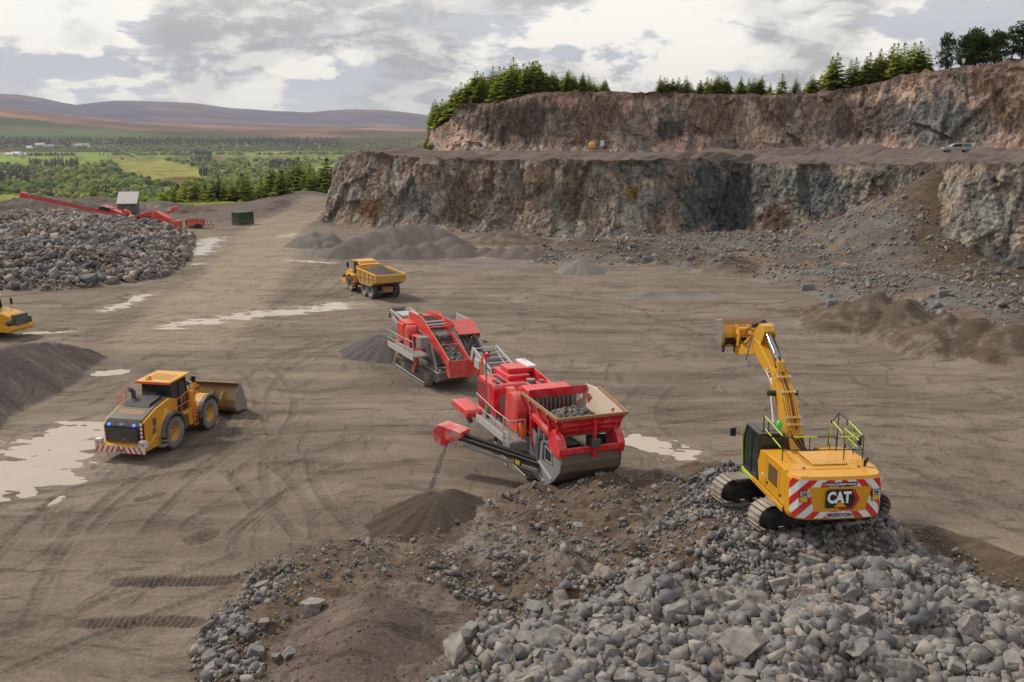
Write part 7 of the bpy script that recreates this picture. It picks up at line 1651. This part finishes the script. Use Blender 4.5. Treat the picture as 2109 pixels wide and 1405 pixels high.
# ============================================================ TREES
def crown_mesh(name, kind, seed, mat, lite=False):
    rnd = random.Random(seed); V_, F_ = [], []
    def card(p, d, up, L, Wd):
        s = d.cross(up).normalized()*Wd/2; i = len(V_); V_.extend([p-s*.25, p+d*L*.45-s, p+d*L, p+d*L*.45+s, p+s*.25]); F_.extend([(i, i+1, i+2), (i, i+2, i+3), (i, i+3, i+4)])
    if kind in ('spruce', 'young'):
        H_ = 1.0; nW = 19 if kind == 'spruce' else 17; z0 = .08 if kind == 'young' else .14
        for w_ in range(nW):
            t = w_/(nW-1); z = z0+(.96-z0)*t
            if lite and w_ % 2: continue
            rad = (.30 if kind == 'young' else .23)*(1-t)**.75*(1+rnd.uniform(-.18, .18))+.012; nb = max(4, int(12*(1-t)**.5))
            for b_ in range(nb):
                if rnd.random() < .12: continue
                a_ = 2*math.pi*(b_+rnd.random()*.8)/nb+w_*1.3; rr_ = rad*rnd.uniform(.65, 1.2); droop = rnd.uniform(-.35, .05)+.25*t
                p = Vector((0, 0, z+rnd.uniform(-.015, .015))); d = Vector((math.cos(a_), math.sin(a_), droop)).normalized()
                for q in range(4):
                    u = q/4; pp = p+d*rr_*(u*.85+.08); L_ = rr_*.42+.02
                    for sd in (-1, 1):
                        dd = (d+Vector((-d.y, d.x, 0))*sd*rnd.uniform(.35, .9)+Vector((0, 0, rnd.uniform(-.35, .2)))).normalized(); card(pp, dd, Vector((rnd.uniform(-.4, .4), rnd.uniform(-.4, .4), 1)), L_, L_*.75)
                card(p+d*rr_*.6, d, Vector((0, 0, 1)), rr_*.55, rr_*.35)
        for k in range(5): a_ = k*1.3; card(Vector((0, 0, .90)), Vector((math.cos(a_)*.25, math.sin(a_)*.25, 1)).normalized(), Vector((0, 1, 0)), .10, .025)
    elif kind == 'pine':
        for c in range(46):
            t = rnd.random()**.9; z = .14+.80*t; rr_ = .27*(1-.75*abs(t-.3))*rnd.uniform(.3, 1.1); a_ = rnd.uniform(0, 6.28); cc_ = Vector((rr_*math.cos(a_), rr_*math.sin(a_), z+rnd.uniform(-.03, .05)))
            for k in range(26):
                d = Vector((rnd.gauss(0, 1), rnd.gauss(0, 1), rnd.gauss(.3, .7))).normalized(); card(cc_+d*.03*rnd.random()+Vector((rnd.uniform(-.06, .06), rnd.uniform(-.06, .06), rnd.uniform(-.03, .03))), d, Vector((.3, .2, 1)), .06, .035)
    else:
        for c in range(46):
            d0 = Vector((rnd.gauss(0, 1), rnd.gauss(0, 1), rnd.gauss(.2, .8))).normalized()*rnd.uniform(.35, 1); cc_ = Vector((d0.x*.34, d0.y*.34, .58+d0.z*.36))
            for k in range(26):
                d = Vector((rnd.gauss(0, 1), rnd.gauss(0, 1), rnd.gauss(.2, .9))).normalized(); card(cc_+d*.07*rnd.random(), d, Vector((rnd.uniform(-1, 1), .3, 1)), .075, .05)
    me = bpy.data.meshes.new(name); me.from_pydata([tuple(v) for v in V_], [], F_); me.materials.append(mat); me.update(); return me
def trunk_mesh(kind):
    m = MB(); 
    if kind == 'pine':
        m.tube([(0, 0, -.05), (.01, 0, .4), (-.01, .01, .9)], [.022, .016, .005], M['bark'], 7)
        for a_, z in ((0, .45), (2, .55), (4, .5), (1, .65), (3.2, .7)): m.tube([(0, 0, z), (.16*math.cos(a_), .16*math.sin(a_), z+.08)], [.008, .003], M['bark'], 4)
    elif kind == 'broad':
        m.tube([(0, 0, -.05), (.01, 0, .35), (0, 0, .6)], [.03, .022, .01], M['bark'], 7)
        for a_, z in ((0, .3), (2, .35), (4, .32), (5.2, .4)): m.tube([(0, 0, z), (.2*math.cos(a_), .2*math.sin(a_), z+.25)], [.013, .004], M['bark'], 5)
    else: m.tube([(0, 0, -.06), (0, 0, .5), (0, 0, .97)], [.017, .010, .002], M['bark'], 6)
    o = m.build('trunk'); me = o.data; bpy.data.objects.remove(o); return me
CROWNS = {k: [crown_mesh('crown', k, s_+i, mt) for i in range(n_)] for k, s_, n_, mt in (('spruce', 10, 4, M['spruce']), ('young', 20, 4, M['spruce']), ('pine', 30, 3, M['spruce_dark']), ('broad', 40, 4, M['leaf']))}
CROWNS['dark'] = [crown_mesh('crown', 'spruce', 60+i, M['spruce_dark']) for i in range(2)]
TRUNKS = {k: trunk_mesh(k) for k in ('spruce', 'pine', 'broad')}; TRUNKS['young'] = TRUNKS['dark'] = TRUNKS['spruce']
NAMES = {'spruce': 'spruce_tree', 'young': 'spruce_tree', 'dark': 'spruce_tree', 'pine': 'pine_tree', 'broad': 'broadleaf_tree'}
tr_rnd = random.Random(77)
def tree(kind, x, y, z, h, label, group, wide=1.0):
    r = empty(NAMES[kind], (x, y, z), tr_rnd.uniform(0, 6.28), label=label, cat='tree', group=group)
    s = (h*wide*tr_rnd.uniform(.85, 1.2), h*wide*tr_rnd.uniform(.85, 1.2), h)
    for nm, me in (('crown', tr_rnd.choice(CROWNS[kind])), ('trunk', TRUNKS[kind])):
        o = bpy.data.objects.new(nm, me); COL.objects.link(o); o.parent = r; o.scale = s
from mathutils.bvhtree import BVHTree
def bvh(o): return BVHTree.FromPolygons([v.co[:] for v in o.data.vertices], [p.vertices[:] for p in o.data.polygons])
# flank of the hill left of the upper face
U, V = np.meshgrid(np.linspace(-60, 8, 110), np.linspace(236, 345, 120), indexing='ij')
Z = np.interp(U+1.5*pn(U/6, V/6), [-60, -40, -26, -20.5, -17.5, -14, -10, -4, 8], [-12, 2, 9, 12.5, 16, 20, 23.5, 25.5, 26.5])+.5*fbm(U/4, V/4, 3., 3)-sstep(V, 300, 345)*14
flank = mesh_np('hill_flank', np.stack([U, V, Z], -1).reshape(-1, 3), gridfaces(*U.shape), M['earth'], np.ones((U.size, 3))*np.array((.07, .085, .03)), smooth=True); tag(flank, kind='structure')
BT, BF = bvh(hilltop), bvh(flank)
def topz(x, y):
    z = None
    for b_ in (BT, BF):
        h_ = b_.ray_cast(Vector((x, y, 90)), Vector((0, 0, -1)))
        if h_[0] is not None: z = h_[0].z if z is None else max(z, h_[0].z)
    return z
def grove(n, pxr, Yf, hf, kinds, label, group, wide=1.0, zf=topz):
    k = 0; tries = 0
    while k < n and tries < n*30:
        tries += 1; px = tr_rnd.uniform(*pxr); Y = Yf(px); x = (px-CX)/FPX*Y*1.022; z = zf(x, Y)
        if z is None: continue
        tree(tr_rnd.choice(kinds), x, Y, z-.1, hf(px), label, group, wide); k += 1
rimY = lambda px: float(np.interp(px, [905, 945, 1050, 1110, 1250, 1340, 1500, 1620, 1740, 1850, 1960, 2109, 2300], [238, 226, 216, 213, 208, 206, 202, 198, 194, 186, 178, 170, 162]))
grove(84, (888, 1110), lambda px: rimY(px)+(3 if px > 950 else 9)+abs(tr_rnd.gauss(0, 8)), lambda px: tr_rnd.uniform(4.6, 7.4), ['young', 'young', 'spruce'], 'bright green young spruce in the dense stand on the left hill top', 'spruces on the left hill top', 1.3)
grove(34, (1100, 1245), lambda px: rimY(px)+5+abs(tr_rnd.gauss(0, 6)), lambda px: tr_rnd.uniform(2.6, 4.6)*(1.25-.5*(px-1100)/145), ['young', 'spruce', 'young'], 'small spruce in the thinning row right of the left hill top', 'spruces along the rim', 1.2)
tree('spruce', (1102-CX)/FPX*220, 222, topz((1102-CX)/FPX*220, 222), 7.0, 'tall thin spruce rising above the stand on the left hill', 'single tall trees')
def mid(px): return 3.9 if 1400 < px < 1500 else (4.6 if 1560 < px < 1660 else 3.6)
grove(44, (1340, 1662), lambda px: rimY(px)+3+abs(tr_rnd.gauss(0, 5)), lambda px: mid(px)*tr_rnd.uniform(.75, 1.2), ['young', 'spruce'], 'small green spruce in the row along the middle of the upper rim', 'spruces along the rim', 1.35)
grove(30, (1670, 1850), lambda px: rimY(px)+3+abs(tr_rnd.gauss(0, 5)), lambda px: tr_rnd.uniform(5.0, 8.4), ['spruce', 'spruce', 'young'], 'taller green spruce in the cluster where the upper rim begins to climb', 'spruces at the climbing rim', 1.2)
grove(15, (1885, 2025), lambda px: rimY(px)+3+abs(tr_rnd.gauss(0, 4)), lambda px: tr_rnd.uniform(5.2, 7.2), ['pine'], 'dark ragged pine on the high rim left of the gap in the pines', 'dark pines on the high rim', 1.15)
grove(9, (2040, 2180), lambda px: rimY(px)+2+abs(tr_rnd.gauss(0, 3)), lambda px: tr_rnd.uniform(5.0, 6.8), ['pine'], 'dark ragged pine on the high rim at the right edge', 'dark pines on the high rim', 1.2)
gz = lambda x, y: hgt(x, y)
def fh(px): return float(np.interp(px, [370, 420, 500, 560, 610, 640, 690], [8, 9.5, 10, 10.5, 12, 12.5, 12.5]))
grove(105, (372, 690), lambda px: tr_rnd.uniform(262, 330)+max(0, 420-px)*.2, lambda px: fh(px)*tr_rnd.uniform(.75, 1.12), ['spruce', 'young', 'dark', 'spruce'], 'green conifer in the plantation behind the haul road left of the face', 'conifers behind the haul road', 1.4, gz)
for px, Y, h_, kd, lb in [(592, 236, 5.6, 'young', 'single bright green bushy spruce beside the haul road'), (450, 260, 6, 'dark', 'small dark conifer at the left end of the plantation')]:
    x = (px-CX)/FPX*Y*1.02; tree(kd, x, Y, hgt(x, Y)-.2, h_, lb, None, 1.3)
for px, Y, h_ in [(872, 232, 2.6), (884, 233, 3.2), (893, 236, 3.4), (742, 215, 1.6)]:
    x = (px-CX)/FPX*Y*1.02; tree('young', x, Y, 12.6 if px > 800 else 11.6, h_, 'low green bush like spruce at the left end of the bench', 'low trees at the bench end', 1.6)
grove(44, (-40, 400), lambda px: tr_rnd.uniform(252, 400), lambda px: tr_rnd.uniform(5, 8.5), ['broad', 'broad', 'broad', 'young'], 'round spring green tree just beyond the quarry edge on the left', 'trees beyond the quarry edge', 1.1, gz)

# the many smaller trees packed between the single ones
LT = []
for i in range(3):
    me = crown_mesh('crown', 'young', 80+i, M['spruce'], True); me.calc_loop_triangles(); LT.append((np.array([v.co[:] for v in me.vertices]), np.array([t.vertices[:] for t in me.loop_triangles])))
pos, sz = [], []
def fill(n, pxr, Yf, hf, zf):
    k = 0
    for _ in range(n*6):
        if k >= n: break
        px = tr_rnd.uniform(*pxr); Y = Yf(px); x = (px-CX)/FPX*Y*1.022; z = zf(x, Y)
        if z is None: continue
        pos.append((x, Y, z-.1)); sz.append(hf(px)); k += 1
fill(210, (886, 1112), lambda px: rimY(px)+(2 if px > 950 else 8)+abs(tr_rnd.gauss(0, 9)), lambda px: tr_rnd.uniform(2.6, 5.2), topz)
fill(60, (1100, 1240), lambda px: rimY(px)+4+abs(tr_rnd.gauss(0, 7)), lambda px: tr_rnd.uniform(1.6, 3.4), topz)
fill(60, (1345, 1660), lambda px: rimY(px)+4+abs(tr_rnd.gauss(0, 5)), lambda px: tr_rnd.uniform(1.2, 2.6), topz)
fill(40, (1680, 1870), lambda px: rimY(px)+3+abs(tr_rnd.gauss(0, 5)), lambda px: tr_rnd.uniform(2, 5), topz)
fill(170, (372, 688), lambda px: tr_rnd.uniform(252, 330), lambda px: fh(px)*tr_rnd.uniform(.45, .9), gz)
pos = np.array(pos); sz = np.array(sz); cc = np.array((.28, .30, .075))*np.random.RandomState(3).uniform(.6, 1.25, (len(sz), 1))
tag(scatter_mesh('young_spruces', pos, sz, M['woods'], cc, seed=17, tiltmax=.12, base=LT), 'small young spruces packed between the taller single trees', 'spruces', kind='stuff')
# woods of the valley floor: thousands of crowns read as one mass
rs = np.random.RandomState(91)
def blob(seed):
    bm = bmesh.new(); bmesh.ops.create_icosphere(bm, subdivisions=2, radius=1.0); rnd = random.Random(seed)
    co = np.array([v.co[:] for v in bm.verts]); d = 1+.55*fbm(co[:, 0]*1.7+seed, co[:, 1]*1.7, co[:, 2]*1.7, 3)
    for v, q in zip(bm.verts, d): v.co *= float(q)
    for v in bm.verts: v.co += Vector((rnd.uniform(-.09, .09), rnd.uniform(-.09, .09), rnd.uniform(-.09, .09)))
    V_ = np.array([v.co[:] for v in bm.verts]); F_ = np.array([[v.index for v in f.verts] for f in bm.faces]); bm.free(); return V_, F_
def conif(seed):
    rnd = random.Random(seed); V_, F_ = [], []
    for k in range(5):
        n_ = 8; z0 = -1+k*.42; r0 = .62*(1-k*.17); i = len(V_); V_ += [(r0*rnd.uniform(.75, 1.2)*math.cos(a_), r0*rnd.uniform(.75, 1.2)*math.sin(a_), z0+rnd.uniform(-.08, .08)) for a_ in np.linspace(0, 2*math.pi, n_, endpoint=False)]+[(0, 0, z0+.75)]
        F_ += [(i+q, i+(q+1) % n_, i+n_) for q in range(n_)]
    return np.array(V_), np.array(F_)
BL = [blob(i) for i in range(6)]; CF = [conif(i) for i in range(4)]
def valley_sample(n, x0, x1, y0, y1):
    px = rs.uniform(x0, x1, n); py = rs.uniform(y0, y1, n); x, y = hit(px, py); return px, py, x, y
def ok_fields(px, py):
    m = np.ones(len(px), bool)
    for poly, c in FIELDS: m &= polydist(px, py, poly) < -1.0
    return m
px, py, x, y = valley_sample(9000, -320, 1000, 297, 445)
dens = sstep(py, 298, 330)*.6+.25+.5*(fbm(x/250, y/250, 5., 3) > 0); k = ok_fields(px, py) & (rs.rand(len(px)) < dens); px, py, x, y = px[k], py[k], x[k], y[k]
hed = []                                                                              # hedges and lone trees between the fields
z = ground(x, y); n = len(x); sz = rs.uniform(2.6, 5.6, n)*np.interp(y, [400, 1500, 5000], [.8, 1.0, 1.6])
g1 = np.array((.20, .27, .055)); g2 = np.array((.34, .36, .09)); g3 = np.array((.09, .13, .045)); g4 = np.array((.22, .18, .09)); t = rs.rand(n, 1); patchy = sstep(fbm(x/220, y/220, 8., 3), -.2, .4)[:, None]
c = g1*(1-patchy)+g2*patchy; c = np.where(t < .16, g3, c); c = np.where(t > .95, g4, c)*rs.uniform(.75, 1.15, (n, 1))
tag(scatter_mesh('woodland', np.stack([x, y, z+sz*.7], -1), sz, M['woods'], c, seed=14, tiltmax=6, base=BL), 'spring green broadleaf woods covering the valley floor', 'woodland', kind='stuff')
X_, Y_, S_, C_ = [], [], [], []
for (x0, x1, y0, y1, nn, s_) in [(62, 162, 322, 346, 260, 7), (395, 436, 318, 334, 120, 9), (555, 612, 334, 348, 120, 7), (-60, 62, 348, 378, 240, 6), (205, 232, 326, 336, 12, 6), (410, 445, 352, 364, 40, 6), (-200, 620, 288, 299, 900, 9), (250, 700, 288, 300, 500, 9), (180, 215, 390, 412, 25, 5), (350, 385, 385, 395, 14, 4.5)]:
    px, py, x, y = valley_sample(nn, x0, x1, y0, y1); X_.append(x); Y_.append(y); S_.append(rs.uniform(.7, 1.15, nn)*s_); C_.append(np.ones((nn, 3))*np.array((.030, .045, .022))*rs.uniform(.7, 1.5, (nn, 1)))
x, y, s_, c = map(np.concatenate, (X_, Y_, S_, C_)); z = ground(x, y)
tag(scatter_mesh('conifer_woods', np.stack([x, y, z+s_*.9], -1), s_, M['woods'], c, seed=15, tiltmax=.15, base=CF), 'dark conifer blocks standing among the valley fields', 'woodland', kind='stuff')
# hazy air over the whole view
def haze_mat():
    m = bpy.data.materials.new('haze'); m.use_nodes = True; t = NT(m.node_tree); o = t.new('ShaderNodeOutputMaterial'); v = t.new('ShaderNodeVolumePrincipled')
    v.inputs['Color'].default_value = (.86, .91, 1.0, 1); v.inputs['Density'].default_value = 3.4e-5; v.inputs['Anisotropy'].default_value = .2; t.l.new(v.outputs[0], o.inputs['Volume']); return m
m = MB(); m.bx(-15500, 15500, -15500, 15500, -140, 640, haze_mat()); m.build('haze', kind='stuff', label='thin pale air haze over the whole valley', cat='haze')
